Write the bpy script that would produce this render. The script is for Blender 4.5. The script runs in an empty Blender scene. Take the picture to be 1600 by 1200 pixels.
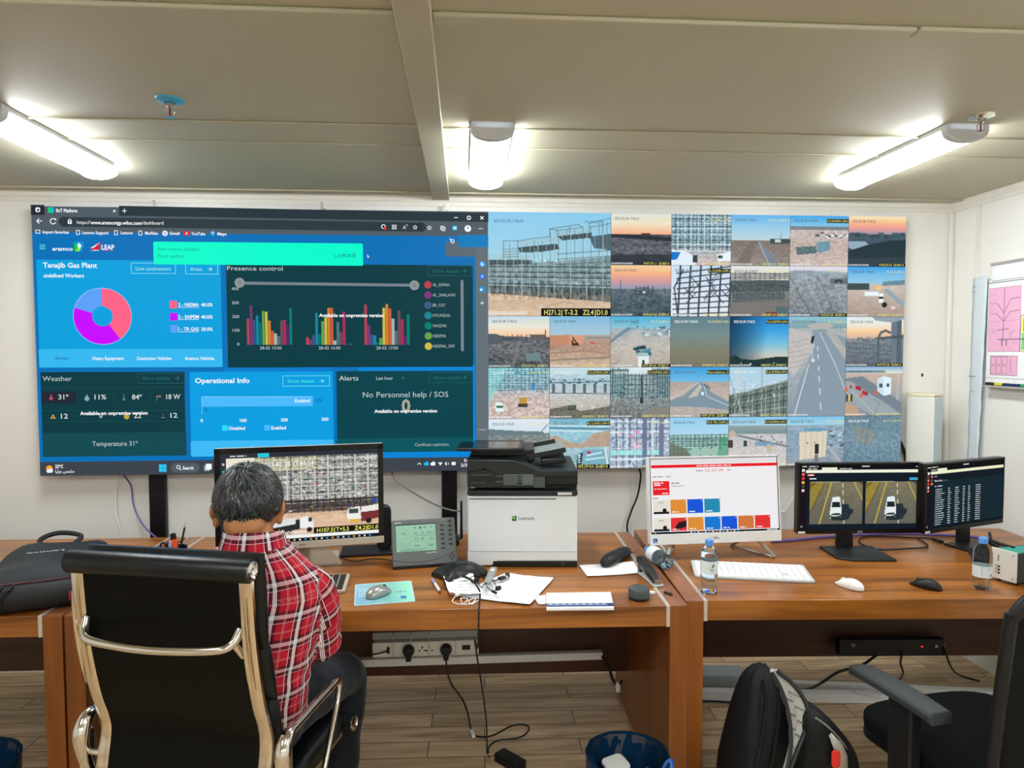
import bpy, bmesh, math, random
import numpy as np
from mathutils import Vector, Matrix, noise as mnoise

S = bpy.context.scene
C = S.collection
R = math.radians
# ------------------------------------------------------------------ camera
CAM_H, F_PX = 1.61, 1084.0
PITCH, YAW, ROLL = R(2.73), R(3.953), R(.09)
_fw = Vector((math.sin(YAW)*math.cos(PITCH), math.cos(YAW)*math.cos(PITCH), -math.sin(PITCH)))
_r0 = Vector((math.cos(YAW), -math.sin(YAW), 0)); _u0 = _r0.cross(_fw)
_r = math.cos(ROLL)*_r0 - math.sin(ROLL)*_u0
_u = math.sin(ROLL)*_r0 + math.cos(ROLL)*_u0
cd = bpy.data.cameras.new('camera'); cam = bpy.data.objects.new('camera', cd); C.objects.link(cam)
cd.sensor_width = 36; cd.lens = F_PX/1600*36; cd.clip_start = .02
cam.matrix_world = Matrix(((_r.x, _u.x, -_fw.x, 0), (_r.y, _u.y, -_fw.y, 0), (_r.z, _u.z, -_fw.z, CAM_H), (0, 0, 0, 1)))
S.camera = cam
def at(x, y, z=None, Y=None, X=None):
    """the point of the place seen at photo pixel x, y on a level, or a wall plane"""
    d = _fw + (x-800)/F_PX*_r + (600-y)/F_PX*_u
    t = (z-CAM_H)/d.z if z is not None else (Y/d.y if Y is not None else X/d.x)
    return Vector((0, 0, CAM_H)) + t*d
# ------------------------------------------------------------------ world, exposure
w = bpy.data.worlds.new('world'); S.world = w; w.use_nodes = True
w.node_tree.nodes['Background'].inputs[0].default_value = (1, .97, .93, 1)
w.node_tree.nodes['Background'].inputs[1].default_value = .02
S.view_settings.view_transform = 'Standard'; S.view_settings.look = 'None'
S.view_settings.exposure = 0; S.view_settings.gamma = 1; S.view_settings.use_curve_mapping = False
LAMP_STRENGTH = 56.0
LAMP_COLOR = (.955, .99, 1)
# ------------------------------------------------------------------ helpers
def lin(c):
    return tuple((v/255/12.92 if v/255 <= .04045 else ((v/255+.055)/1.055)**2.4) for v in c[:3])
def nlin(a):
    a = np.clip(a, 0, 1)
    return np.where(a <= .04045, a/12.92, ((a+.055)/1.055)**2.4)
MATS = {}
def mat(name, col=(128, 128, 128), rough=.5, metal=0, spec=.5, bump=0, bscale=60, var=0, vscale=8, emit=None, estr=0, trans=0, ior=1.45, alpha=1, coat=0, stretch=(1, 1, 1), sheen=0):
    if name in MATS: return MATS[name]
    m = bpy.data.materials.new(name); m.use_nodes = True; MATS[name] = m
    nt = m.node_tree; b = nt.nodes['Principled BSDF']
    I = b.inputs
    I['Base Color'].default_value = (*lin(col), 1); I['Roughness'].default_value = rough
    I['Metallic'].default_value = metal; I['Specular IOR Level'].default_value = spec
    I['Transmission Weight'].default_value = trans; I['IOR'].default_value = ior; I['Alpha'].default_value = alpha
    I['Coat Weight'].default_value = coat; I['Sheen Weight'].default_value = sheen
    if emit: I['Emission Color'].default_value = (*lin(emit), 1); I['Emission Strength'].default_value = estr
    tc = nt.nodes.new('ShaderNodeTexCoord'); mp = nt.nodes.new('ShaderNodeMapping'); mp.inputs['Scale'].default_value = stretch
    nt.links.new(tc.outputs['Object'], mp.inputs['Vector'])
    if var:
        n = nt.nodes.new('ShaderNodeTexNoise'); n.inputs['Scale'].default_value = vscale; n.inputs['Detail'].default_value = 4
        h = nt.nodes.new('ShaderNodeHueSaturation'); mr = nt.nodes.new('ShaderNodeMapRange')
        mr.inputs[3].default_value = 1-var; mr.inputs[4].default_value = 1+var; mr.inputs[1].default_value = .3; mr.inputs[2].default_value = .7
        nt.links.new(mp.outputs[0], n.inputs['Vector']); nt.links.new(n.outputs[0], mr.inputs[0]); nt.links.new(mr.outputs[0], h.inputs['Value'])
        h.inputs['Color'].default_value = (*lin(col), 1); nt.links.new(h.outputs[0], I['Base Color'])
    if bump:
        n = nt.nodes.new('ShaderNodeTexNoise'); n.inputs['Scale'].default_value = bscale; n.inputs['Detail'].default_value = 3
        bp = nt.nodes.new('ShaderNodeBump'); bp.inputs['Strength'].default_value = bump; bp.inputs['Distance'].default_value = .01
        nt.links.new(mp.outputs[0], n.inputs['Vector']); nt.links.new(n.outputs[0], bp.inputs['Height']); nt.links.new(bp.outputs[0], I['Normal'])
    return m
def wood(name, dark, light, stretch, rough=.3, coat=.15):
    m = bpy.data.materials.new(name); m.use_nodes = True; nt = m.node_tree; b = nt.nodes['Principled BSDF']
    tc = nt.nodes.new('ShaderNodeTexCoord'); mp = nt.nodes.new('ShaderNodeMapping'); mp.inputs['Scale'].default_value = stretch
    nt.links.new(tc.outputs['Object'], mp.inputs['Vector'])
    n1 = nt.nodes.new('ShaderNodeTexNoise'); n1.inputs['Scale'].default_value = 1.0; n1.inputs['Detail'].default_value = 6; n1.inputs['Roughness'].default_value = .62; n1.inputs['Distortion'].default_value = .5
    nt.links.new(mp.outputs[0], n1.inputs['Vector'])
    rp = nt.nodes.new('ShaderNodeValToRGB'); rp.color_ramp.elements[0].position = .32; rp.color_ramp.elements[1].position = .7
    rp.color_ramp.elements[0].color = (*lin(dark), 1); rp.color_ramp.elements[1].color = (*lin(light), 1)
    nt.links.new(n1.outputs[0], rp.inputs[0])
    nt.links.new(rp.outputs[0], b.inputs['Base Color'])
    b.inputs['Roughness'].default_value = rough; b.inputs['Coat Weight'].default_value = coat; b.inputs['Coat Roughness'].default_value = .12
    MATS[name] = m; return m
def attr_mat(name, emission=True, strength=1.0, rough=.35, spec=.2):
    """colour comes from the mesh's own colour attribute: pictures on screens, print on paper"""
    m = bpy.data.materials.new(name); m.use_nodes = True; nt = m.node_tree; b = nt.nodes['Principled BSDF']
    a = nt.nodes.new('ShaderNodeAttribute'); a.attribute_name = 'Col'
    if emission:
        b.inputs['Base Color'].default_value = (.004, .004, .004, 1)
        nt.links.new(a.outputs['Color'], b.inputs['Emission Color']); b.inputs['Emission Strength'].default_value = strength
    else:
        nt.links.new(a.outputs['Color'], b.inputs['Base Color'])
    b.inputs['Roughness'].default_value = rough; b.inputs['Specular IOR Level'].default_value = spec
    MATS[name] = m; return m

class MB:
    """collects shapes and links them as ONE mesh object"""
    def __init__(s): s.v = []; s.f = []; s.mi = []; s.cur = 0
    def add(s, vs, fs):
        o = len(s.v); s.v += [tuple(v) for v in vs]; s.f += [tuple(i+o for i in f) for f in fs]; s.mi += [s.cur]*len(fs); return s
    def mesh(s, vs, fs, M=None):
        return s.add([M @ Vector(v) for v in vs] if M else vs, fs)
    def box(s, c, d, M=None, taper=1.0):
        x, y, z = d[0]/2, d[1]/2, d[2]/2; c = Vector(c)
        vs = [c+Vector((a*x*(taper if e > 0 else 1), b*y*(taper if e > 0 else 1), e*z)) for e in (-1, 1) for b in (-1, 1) for a in (-1, 1)]
        return s.mesh(vs, [(0, 2, 3, 1), (4, 5, 7, 6), (0, 1, 5, 4), (2, 6, 7, 3), (0, 4, 6, 2), (1, 3, 7, 5)], M)
    def prism(s, pts, a, b, axis='z', M=None):
        n = len(pts)
        f = {'z': lambda p, h: (p[0], p[1], h), 'y': lambda p, h: (p[0], h, p[1]), 'x': lambda p, h: (h, p[0], p[1])}[axis]
        vs = [f(p, a) for p in pts]+[f(p, b) for p in pts]
        return s.mesh(vs, [tuple(range(n))[::-1], tuple(range(n, 2*n))]+[(i, (i+1) % n, n+(i+1) % n, n+i) for i in range(n)], M)
    def loft(s, rings, cap=True, close=True, M=None):
        n = len(rings[0]); vs = [p for r in rings for p in r]; fs = []
        for k in range(len(rings)-1):
            for i in range(n if close else n-1):
                j = (i+1) % n; fs.append((k*n+i, k*n+j, (k+1)*n+j, (k+1)*n+i))
        if cap and close: fs += [tuple(range(n))[::-1], tuple(range((len(rings)-1)*n, len(rings)*n))]
        return s.mesh(vs, fs, M)
    def cyl(s, p, q, r, r2=None, n=16):
        return s.tube([p, q], [r, r if r2 is None else r2], n, smooth=False)
    def lathe(s, prof, n=24, c=(0, 0, 0), M=None, sx=1, sy=1):
        c = Vector(c)
        return s.loft([[c+Vector((sx*r*math.cos(2*math.pi*i/n), sy*r*math.sin(2*math.pi*i/n), z)) for i in range(n)] for r, z in prof], M=M)
    def tube(s, pts, r, n=8, smooth=True, seg=6, cap=True, flat=1.0):
        pts = [Vector(p) for p in pts]
        rs = r if isinstance(r, (list, tuple)) else [r]*len(pts)
        if smooth and len(pts) > 2: pts, rs = spline(pts, seg, rs)
        t = (pts[1]-pts[0]).normalized(); up = Vector((0, 0, 1)) if abs(t.z) < .9 else Vector((1, 0, 0))
        nrm = (up-t*up.dot(t)).normalized(); rings = []
        for i, p in enumerate(pts):
            a = pts[max(i-1, 0)]; b = pts[min(i+1, len(pts)-1)]
            if (b-a).length > 1e-9: t = (b-a).normalized()
            nrm = nrm-t*nrm.dot(t)
            nrm = nrm.normalized() if nrm.length > 1e-6 else t.orthogonal().normalized()
            bi = t.cross(nrm)
            rings.append([p+rs[i]*(math.cos(2*math.pi*k/n)*bi+flat*math.sin(2*math.pi*k/n)*nrm) for k in range(n)])
        return s.loft(rings, cap)
    def ball(s, c, r, n=16, m=10, M=None):
        r = (r, r, r) if not isinstance(r, (tuple, list)) else r; c = Vector(c); rings = []
        for j in range(m+1):
            a = -math.pi/2+math.pi*j/m; q = max(math.cos(a), .02)
            rings.append([c+Vector((r[0]*q*math.cos(2*math.pi*i/n), r[1]*q*math.sin(2*math.pi*i/n), r[2]*math.sin(a))) for i in range(n)])
        return s.loft(rings, M=M)
    def build(s, name, m, parent=None, smooth=40, bevel=0, seg=2, sub=0, loc=None):
        me = bpy.data.meshes.new(name); me.from_pydata([tuple(v) for v in s.v], [], s.f)
        ms = m if isinstance(m, (list, tuple)) else [m]
        for x in ms: me.materials.append(x)
        if len(ms) > 1: me.polygons.foreach_set('material_index', s.mi)
        bm = bmesh.new(); bm.from_mesh(me); bmesh.ops.recalc_face_normals(bm, faces=bm.faces); bm.to_mesh(me); bm.free()
        if smooth:
            me.polygons.foreach_set('use_smooth', [True]*len(me.polygons)); me.set_sharp_from_angle(angle=R(smooth))
        o = bpy.data.objects.new(name, me); C.objects.link(o)
        if parent: o.parent = parent
        if loc: o.location = loc
        if bevel:
            b = o.modifiers.new('bevel', 'BEVEL'); b.width = bevel; b.segments = seg; b.limit_method = 'ANGLE'; b.angle_limit = R(35)
        if sub:
            b = o.modifiers.new('sub', 'SUBSURF'); b.levels = sub; b.render_levels = sub
        return o
def spline(pts, seg, rs=None):
    out, ro = [], []
    P = [pts[0]*2-pts[1]]+list(pts)+[pts[-1]*2-pts[-2]]
    for i in range(1, len(P)-2):
        a, b, c, d = P[i-1:i+3]
        for k in range(seg):
            t = k/seg
            out.append(.5*((2*b)+(c-a)*t+(2*a-5*b+4*c-d)*t*t+(3*b-a-3*c+d)*t**3))
            if rs: ro.append(rs[i-1]*(1-t)+rs[i]*t)
    out.append(pts[-1])
    if rs: ro.append(rs[-1])
    return out, ro
def tag(o, label, cat, group=None):
    o['label'] = label; o['category'] = cat
    if group: o['group'] = group
    return o
def thing(name, label, cat, loc=(0, 0, 0), rz=0, group=None):
    o = bpy.data.objects.new(name, None); C.objects.link(o); o.empty_display_size = .05
    o.location = loc; o.rotation_euler = (0, 0, rz)
    return tag(o, label, cat, group)
def struct(o): o['kind'] = 'structure'; return o
def copy_tree(o, parent=None):
    c = o.copy(); C.objects.link(c); c.parent = parent
    for ch in list(o.children): copy_tree(ch, c)
    return c
def RZ(a, loc=(0, 0, 0)): return Matrix.Translation(loc) @ Matrix.Rotation(a, 4, 'Z')
def rrect(w, h, r, n=4, cx=0, cy=0):
    pts = []
    for (sx, sy, a0) in ((1, 1, 0), (-1, 1, 90), (-1, -1, 180), (1, -1, 270)):
        for k in range(n+1):
            a = R(a0+90*k/n); pts.append((cx+sx*(w/2-r)+r*math.cos(a), cy+sy*(h/2-r)+r*math.sin(a)))
    return pts
# ---------------------------------------------------------------- flat pictures: screens and print
_TXT = {}
def glyphs(body, off=0.0, res=2):
    k = (body, off)
    if k in _TXT: return _TXT[k]
    cu = bpy.data.curves.new('t', 'FONT'); cu.body = body; cu.size = 1; cu.offset = off; cu.resolution_u = res; cu.fill_mode = 'BOTH'
    ob = bpy.data.objects.new('t', cu); me = ob.to_mesh()
    v = np.array([x.co[:2] for x in me.vertices]) if len(me.vertices) else np.zeros((0, 2)); f = [tuple(p.vertices) for p in me.polygons]
    ob.to_mesh_clear(); bpy.data.objects.remove(ob); bpy.data.curves.remove(cu)
    _TXT[k] = (v, f); return _TXT[k]
class Paint:
    """flat shapes and lettering; fn maps picture coordinates (x right, y down, height) to space"""
    def __init__(s, fn, eps=.0004): s.fn = fn; s.eps = eps; s.v = []; s.f = []; s.c = []
    def put(s, pts, faces, col, L):
        o = len(s.v); c = lin(col)
        s.v += [tuple(s.fn(x, y, L*s.eps)) for x, y in pts]; s.f += [tuple(i+o for i in f) for f in faces]; s.c += [c]*len(pts)
    def poly(s, pts, col, L=1): s.put(pts, [tuple(range(len(pts)))], col, L)
    def rect(s, x0, y0, x1, y1, col, L=1, r=0):
        if r: return s.poly(rrect(x1-x0, y1-y0, r, 3, (x0+x1)/2, (y0+y1)/2), col, L)
        s.poly([(x0, y0), (x1, y0), (x1, y1), (x0, y1)], col, L)
    def frame(s, x0, y0, x1, y1, w, col, L=2):
        s.rect(x0, y0, x1, y0+w, col, L); s.rect(x0, y1-w, x1, y1, col, L); s.rect(x0, y0+w, x0+w, y1-w, col, L); s.rect(x1-w, y0+w, x1, y1-w, col, L)
    def line(s, pts, w, col, L=2):
        for (x0, y0), (x1, y1) in zip(pts, pts[1:]):
            l = math.hypot(x1-x0, y1-y0) or 1; nx, ny = -(y1-y0)/l*w/2, (x1-x0)/l*w/2
            s.poly([(x0+nx, y0+ny), (x1+nx, y1+ny), (x1-nx, y1-ny), (x0-nx, y0-ny)], col, L)
    def disc(s, x, y, r, col, L=2, n=20, ry=None): s.poly([(x+r*math.cos(2*math.pi*k/n), y+(ry or r)*math.sin(2*math.pi*k/n)) for k in range(n)], col, L)
    def ring(s, x, y, r0, r1, col, L=2, a0=0, a1=360, n=24):
        P = []
        for k in range(n+1):
            a = R(a0+(a1-a0)*k/n); P += [(x+r0*math.cos(a), y+r0*math.sin(a)), (x+r1*math.cos(a), y+r1*math.sin(a))]
        s.put(P, [(2*k, 2*k+1, 2*k+3, 2*k+2) for k in range(n)], col, L)
    def text(s, body, x, y, h, col, L=4, w=None, bold=0, align='l', slope=0):
        """x, y: left (or centre) of the baseline; h: capital height; w: total width"""
        v, f = glyphs(body, bold)
        if not len(v): return
        k = h/.70; a, b = v[:, 0].min(), v[:, 0].max(); sx = (w/(b-a)) if w else k
        x0 = x-(b-a)*sx/2 if align == 'c' else x
        s.put([(x0+(p[0]-a)*sx, y-p[1]*k+slope*((p[0]-a)*sx)) for p in v], f, col, L)
    def words(s, x, y, h, col, L=4, w=.1, seed=1):
        """lettering too small to read: a row of word-long marks ending at the baseline y"""
        r = random.Random(seed+int(x*977)+int(y*613)); a = x
        while a < x+w-h*.3:
            l = min(h*(1.2+2.4*r.random()), x+w-a); s.rect(a, y-h*.85, a+l, y-h*.1, col, L); a += l+h*.45
    def grid(s, x0, y0, x1, y1, img, L=0):
        h, w_ = img.shape[:2]; o = len(s.v)
        for j in range(h):
            for i in range(w_): s.v.append(tuple(s.fn(x0+(x1-x0)*i/(w_-1), y0+(y1-y0)*j/(h-1), L*s.eps)))
        s.c += [tuple(q) for q in nlin(img).reshape(-1, 3)]
        s.f += [(o+j*w_+i, o+j*w_+i+1, o+(j+1)*w_+i+1, o+(j+1)*w_+i) for j in range(h-1) for i in range(w_-1)]
    def build(s, name, m, parent=None):
        me = bpy.data.meshes.new(name); me.from_pydata(s.v, [], s.f); me.materials.append(m)
        a = me.attributes.new('Col', 'FLOAT_COLOR', 'POINT')
        arr = np.ones((len(s.v), 4), 'f'); arr[:, :3] = np.array(s.c); a.data.foreach_set('color', arr.ravel())
        o = bpy.data.objects.new(name, me); C.objects.link(o)
        if parent: o.parent = parent
        return o
class Cv:
    """a small picture painted in numbers (a camera feed); x right, y down, both 0..1"""
    def __init__(s, w, h, seed=0):
        s.w, s.h = w, h; s.a = np.zeros((h, w, 3)); s.rng = np.random.RandomState(seed)
        s.Y, s.X = np.mgrid[0:h, 0:w]; s.X = (s.X+.5)/w; s.Y = (s.Y+.5)/h
    def grad(s, y0, y1, *cols):
        cols = np.array(cols, float)/255; m = (s.Y >= y0) & (s.Y <= y1); t = np.clip((s.Y-y0)/(y1-y0), 0, 1)*(len(cols)-1)
        i = np.clip(t.astype(int), 0, len(cols)-2) if len(cols) > 1 else np.zeros_like(t, int); f = (t-i)[..., None]
        s.a = np.where(m[..., None], cols[i]*(1-f)+cols[np.minimum(i+1, len(cols)-1)]*f, s.a); return s
    def mask(s, pts):
        m = np.zeros((s.h, s.w), bool); n = len(pts)
        for k in range(n):
            (x0, y0), (x1, y1) = pts[k], pts[(k+1) % n]
            if y0 == y1: continue
            m ^= ((s.Y < y0) != (s.Y < y1)) & (s.X < (x1-x0)*(s.Y-y0)/(y1-y0)+x0)
        return m
    def poly(s, pts, c, al=1): m = s.mask(pts)[..., None]*al; s.a = s.a*(1-m)+np.array(c)/255*m; return s
    def rect(s, x0, y0, x1, y1, c, al=1): return s.poly([(x0, y0), (x1, y0), (x1, y1), (x0, y1)], c, al)
    def line(s, pts, wd, c, al=1):
        c = np.array(c)/255; asp = s.h/s.w
        for (x0, y0), (x1, y1) in zip(pts, pts[1:]):
            dx, dy = x1-x0, (y1-y0)*asp; L2 = dx*dx+dy*dy+1e-9
            t = np.clip(((s.X-x0)*dx+(s.Y-y0)*asp*dy)/L2, 0, 1); d = np.hypot(s.X-x0-t*dx, (s.Y-y0)*asp-t*dy)
            m = np.clip((wd/2-d)*s.w+.5, 0, 1)[..., None]*al; s.a = s.a*(1-m)+c*m
        return s
    def disc(s, x, y, r, c, al=1, ry=None):
        m = np.clip((1-np.hypot((s.X-x)/r, (s.Y-y)/(ry or r*s.w/s.h)))*r*s.w+.5, 0, 1)[..., None]*al; s.a = s.a*(1-m)+np.array(c)/255*m; return s
    def vn(s, sx, sy):
        g = s.rng.rand(int(sy)+2, int(sx)+2); x = s.X*sx; y = s.Y*sy; i = x.astype(int); j = y.astype(int); fx = x-i; fy = y-j
        fx = fx*fx*(3-2*fx); fy = fy*fy*(3-2*fy)
        return (g[j, i]*(1-fx)+g[j, i+1]*fx)*(1-fy)+(g[j+1, i]*(1-fx)+g[j+1, i+1]*fx)*fy
    def noise(s, amp, y0=0, y1=1, sx=14, sy=24, tint=(1, 1, 1)):
        amp *= .5; sx *= 1.5; sy *= 1.4; n = (s.vn(sx, sy)-.5)+.6*(s.vn(sx*2.3, sy*2.3)-.5)+.5*(s.vn(sx*5, sy*5)-.5); m = (s.Y >= y0) & (s.Y <= y1)
        s.a = np.clip(s.a+(n*m)[..., None]*amp*np.array(tint), 0, 1); return s
    def steel(s, x0, y0, x1, y1, n, c, wd=.006, al=.9, dark=None):
        r = s.rng
        if dark: s.rect(x0, y0, x1, y1, dark, .75)
        for k in range(n+1):
            x = x0+(x1-x0)*k/n; s.line([(x, y0-.02*r.rand()), (x, y1)], wd*(.7+.6*r.rand()), c, al)
        for k in range(max(2, int(n*.7))):
            y = y0+(y1-y0)*(k+.5*r.rand())/max(1, n*.7-1); s.line([(x0, y), (x1, y+.01*r.randn())], wd*(.6+.8*r.rand()), c, al)
        for k in range(n*2):
            x = x0+(x1-x0)*r.rand(); y = y0+(y1-y0)*r.rand(); s.line([(x, y), (x+(x1-x0)/n, y+(y1-y0)/n*r.choice([-1, 1]))], wd*.7, c, al*.8)
        return s
    def spots(s, n, x0, y0, x1, y1, cols, sz=.012):
        r = s.rng
        for k in range(n):
            x = x0+(x1-x0)*r.rand(); y = y0+(y1-y0)*r.rand(); q = sz*(.5+r.rand()); s.rect(x, y, x+q*1.6, y+q, cols[r.randint(len(cols))], .85)
        return s
SCREEN = attr_mat('screen_picture', spec=.02, rough=.6); PRINT = attr_mat('printed_surface', False, rough=.6); STICKER = attr_mat('printed_plastic', False, rough=.4, spec=.4)
# ================================================================== the room
XL, XR, YF, YB, ZC = -3.4, 2.613, -3.2, 3.58, 2.394
WHITE = mat('wall_paint', (232, 231, 226), .45, spec=.35, bump=.02, bscale=9, var=.012, vscale=2)
CEIL = mat('ceiling_paint_shaded', (186, 182, 160), .55, spec=.3, bump=.015, bscale=6, var=.012, vscale=1.5)  # darker and warmer than the white walls: ceiling shade put into the colour
TRIMW = mat('trim_paint', (226, 223, 214), .4, spec=.4)
def floor_mat():
    m = bpy.data.materials.new('wood_look_floor_tile'); m.use_nodes = True; nt = m.node_tree; b = nt.nodes['Principled BSDF']; N = nt.nodes.new; K = nt.links.new
    tc = N('ShaderNodeTexCoord'); mp = N('ShaderNodeMapping'); mp.inputs['Rotation'].default_value = (0, 0, R(1.6)); K(tc.outputs['Object'], mp.inputs[0])
    br = N('ShaderNodeTexBrick'); K(mp.outputs[0], br.inputs['Vector']); br.inputs['Scale'].default_value = 1
    br.inputs['Brick Width'].default_value = .62; br.inputs['Row Height'].default_value = .112; br.inputs['Mortar Size'].default_value = .0028; br.offset = .37; br.inputs['Bias'].default_value = 0
    br.inputs['Color1'].default_value = (.0, .0, .0, 1); br.inputs['Color2'].default_value = (1, 1, 1, 1); br.inputs['Mortar'].default_value = (.5, .5, .5, 1)
    m2 = N('ShaderNodeMapping'); m2.inputs['Scale'].default_value = (2.2, 26, 1); K(tc.outputs['Object'], m2.inputs[0])
    ad = N('ShaderNodeVectorMath'); ad.operation = 'ADD'; K(m2.outputs[0], ad.inputs[0]); sc = N('ShaderNodeVectorMath'); sc.operation = 'SCALE'; sc.inputs['Scale'].default_value = 7; K(br.outputs['Color'], sc.inputs[0]); K(sc.outputs[0], ad.inputs[1])
    n = N('ShaderNodeTexNoise'); n.inputs['Scale'].default_value = 1; n.inputs['Detail'].default_value = 6; n.inputs['Distortion'].default_value = .8; K(ad.outputs[0], n.inputs['Vector'])
    rp = N('ShaderNodeValToRGB'); rp.color_ramp.elements[0].position = .3; rp.color_ramp.elements[1].position = .72
    rp.color_ramp.elements[0].color = (*lin((150, 124, 94)), 1); rp.color_ramp.elements[1].color = (*lin((218, 192, 154)), 1); K(n.outputs[0], rp.inputs[0])
    hs = N('ShaderNodeHueSaturation'); K(rp.outputs[0], hs.inputs['Color']); mr = N('ShaderNodeMapRange'); mr.inputs[3].default_value = .86; mr.inputs[4].default_value = 1.1; K(br.outputs['Color'], mr.inputs[0]); K(mr.outputs[0], hs.inputs['Value'])
    mx = N('ShaderNodeMix'); mx.data_type = 'RGBA'; K(br.outputs['Fac'], mx.inputs[0]); K(hs.outputs[0], mx.inputs[6]); mx.inputs[7].default_value = (*lin((112, 92, 70)), 1)
    K(mx.outputs[2], b.inputs['Base Color']); b.inputs['Roughness'].default_value = .42; b.inputs['Specular IOR Level'].default_value = .35
    bp = N('ShaderNodeBump'); bp.inputs['Strength'].default_value = .35; bp.inputs['Distance'].default_value = .004; bp.invert = True; K(br.outputs['Fac'], bp.inputs['Height']); K(bp.outputs[0], b.inputs['Normal'])
    return m
T = .06
struct(MB().box(((XL+XR)/2, (YF+YB)/2, -T/2), (XR-XL+2*T, YB-YF+2*T, T)).build('floor', floor_mat(), smooth=0))
struct(MB().box(((XL+XR)/2, (YF+YB)/2, ZC+T/2), (XR-XL+2*T, YB-YF+2*T, T)).build('ceiling', CEIL, smooth=0))
wb = MB().box(((XL+XR)/2, YB+T/2, ZC/2), (XR-XL+2*T, T, ZC))
struct(wb.build('wall_back', WHITE, smooth=0))
struct(MB().box((XR+T/2, (YF+YB)/2, ZC/2), (T, YB-YF, ZC)).build('wall_right', WHITE, smooth=0))
struct(MB().box((XL-T/2, (YF+YB)/2, ZC/2), (T, YB-YF, ZC)).build('wall_left', WHITE, smooth=0))
struct(MB().box(((XL+XR)/2, YF-T/2, ZC/2), (XR-XL+2*T, T, ZC)).build('wall_front', WHITE, smooth=0))
# ceiling joints, beam and cove
tn = [0]
def trim(mb, m=TRIMW, **k):
    tn[0] += 1; return struct(mb.build('trim_%d' % tn[0], m, **k))
BX0, BX1 = -.155, -.070
def batten(y, w, h, x0=XL, x1=XR): trim(MB().box(((x0+x1)/2, y, ZC-h/2), (x1-x0, w, h)), CEIL, bevel=min(w, h)*.45)
batten(1.669, .05, .012, XL, BX0); batten(1.669, .05, .012, BX1, 1.10); batten(1.666, .05, .0118, 1.105, XR)
batten(2.463, .012, .006, XL, BX0); batten(2.482, .012, .006, BX1, XR)
batten(2.70, .010, .004, XL, BX0); batten(2.724, .010, .004, BX1, XR)
batten(3.474, .016, .008, XL, BX0); batten(3.483, .016, .008, BX1, XR)
trim(MB().box(((BX0+BX1)/2, (YF+YB)/2, ZC-.011), (BX1-BX0, YB-YF, .022)), CEIL, bevel=.003)     # the cover strip running to the wall
def cove(mb, p, q, inward):      # a small profiled moulding along the top of a wall
    p, q, n = Vector(p), Vector(q), Vector(inward); prof = [(0, -.05), (.006, -.05), (.008, -.03), (.012, -.026), (.016, -.008), (.022, -.004), (.022, 0), (0, 0)]
    mb.loft([[e+n*a+Vector((0, 0, b)) for a, b in prof] for e in (p, q)])
m = MB(); cove(m, (XL, YB, ZC), (XR, YB, ZC), (0, -1, 0)); trim(m, smooth=25)
m = MB(); cove(m, (XR, YF, ZC), (XR, YB, ZC), (-1, 0, 0)); trim(m, smooth=25)
trim(MB().box((XR-.012, YB-.012, (ZC-.05)/2), (.024, .024, ZC-.05)), bevel=.006)           # corner post
for px in (1530,):
    y = at(px, 340, X=XR).y; trim(MB().box((XR-.003, y, (ZC-.05)/2), (.006, .03, ZC-.05)), bevel=.002)
for px in (985, 1290): 
    x = at(px, 790, Y=YB).x; trim(MB().box((x, YB-.001, (ZC-.05)/2), (.006, .002, ZC-.05)))
trim(MB().box(((XL+XR)/2, YB-.006, .04), (XR-XL-.06, .012, .08)), bevel=.002)      # skirting
# ------------------------------------------------------------------ ceiling lamps
DIFF = mat('lamp_diffuser', (250, 250, 250), .4, emit=(255, 255, 255), estr=LAMP_STRENGTH)
DIFF.node_tree.nodes['Principled BSDF'].inputs['Emission Color'].default_value = (*LAMP_COLOR, 1)
LGREY = mat('lamp_grey_plastic', (196, 198, 198), .4, spec=.4)
def lamp():
    t = thing('ceiling_lamp', '', 'lamp', group='ceiling batten lamps')
    L, W_ = .74, .146
    MB().prism([(-W_/2, 0), (W_/2, 0), (W_/2, -.016), (W_/2-.012, -.022), (-W_/2+.012, -.022), (-W_/2, -.016)], -L/2, L/2, 'y').build('housing', LGREY, t)
    n = 12; prof = [(-W_/2+.006, -.020)]+[(-(W_/2-.004)*math.cos(math.pi*k/n), -.024-.034*math.sin(math.pi*k/n)**.7) for k in range(n+1)]+[(W_/2-.006, -.020)]
    MB().prism(prof, -L/2+.03, L/2-.012, 'y').build('diffuser', DIFF, t, smooth=60)
    cp = [(-W_/2-.003, 0), (W_/2+.003, 0), (W_/2+.004, -.022)]+[((W_/2+.002)*math.cos(math.pi*k/n), -.028-.034*math.sin(math.pi*k/n)**.9) for k in range(n+1)]+[(-W_/2-.004, -.022)]
    MB().prism(cp, -L/2, -L/2+.034, 'y').build('end_cap', LGREY, t, smooth=50, bevel=.003)
    MB().prism(cp, L/2-.016, L/2, 'y').build('end_cap', DIFF, t, smooth=50, bevel=.003)
    return t
lm = lamp()
spots = [(.101, 2.777, 'white batten lamp on the ceiling beside the central cover strip'), (-1.524, 2.70, 'white batten lamp on the ceiling above the left half of the screen wall'),
         (1.742, 2.69, 'white batten lamp on the ceiling towards the right wall')]
for x, y, lab in spots:
    o = lm if lab == spots[0][2] else copy_tree(lm); o.location = (x, y, ZC); o['label'] = lab
for x in (.101, -1.524, 1.742):  # unseen lamp rows, added and placed to light the fronts of things
    for y in (.35, -2.3):
        o = copy_tree(lm); o.location = (x, y, ZC); o['label'] = 'unseen white batten lamp added on the ceiling behind the viewer'
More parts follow.
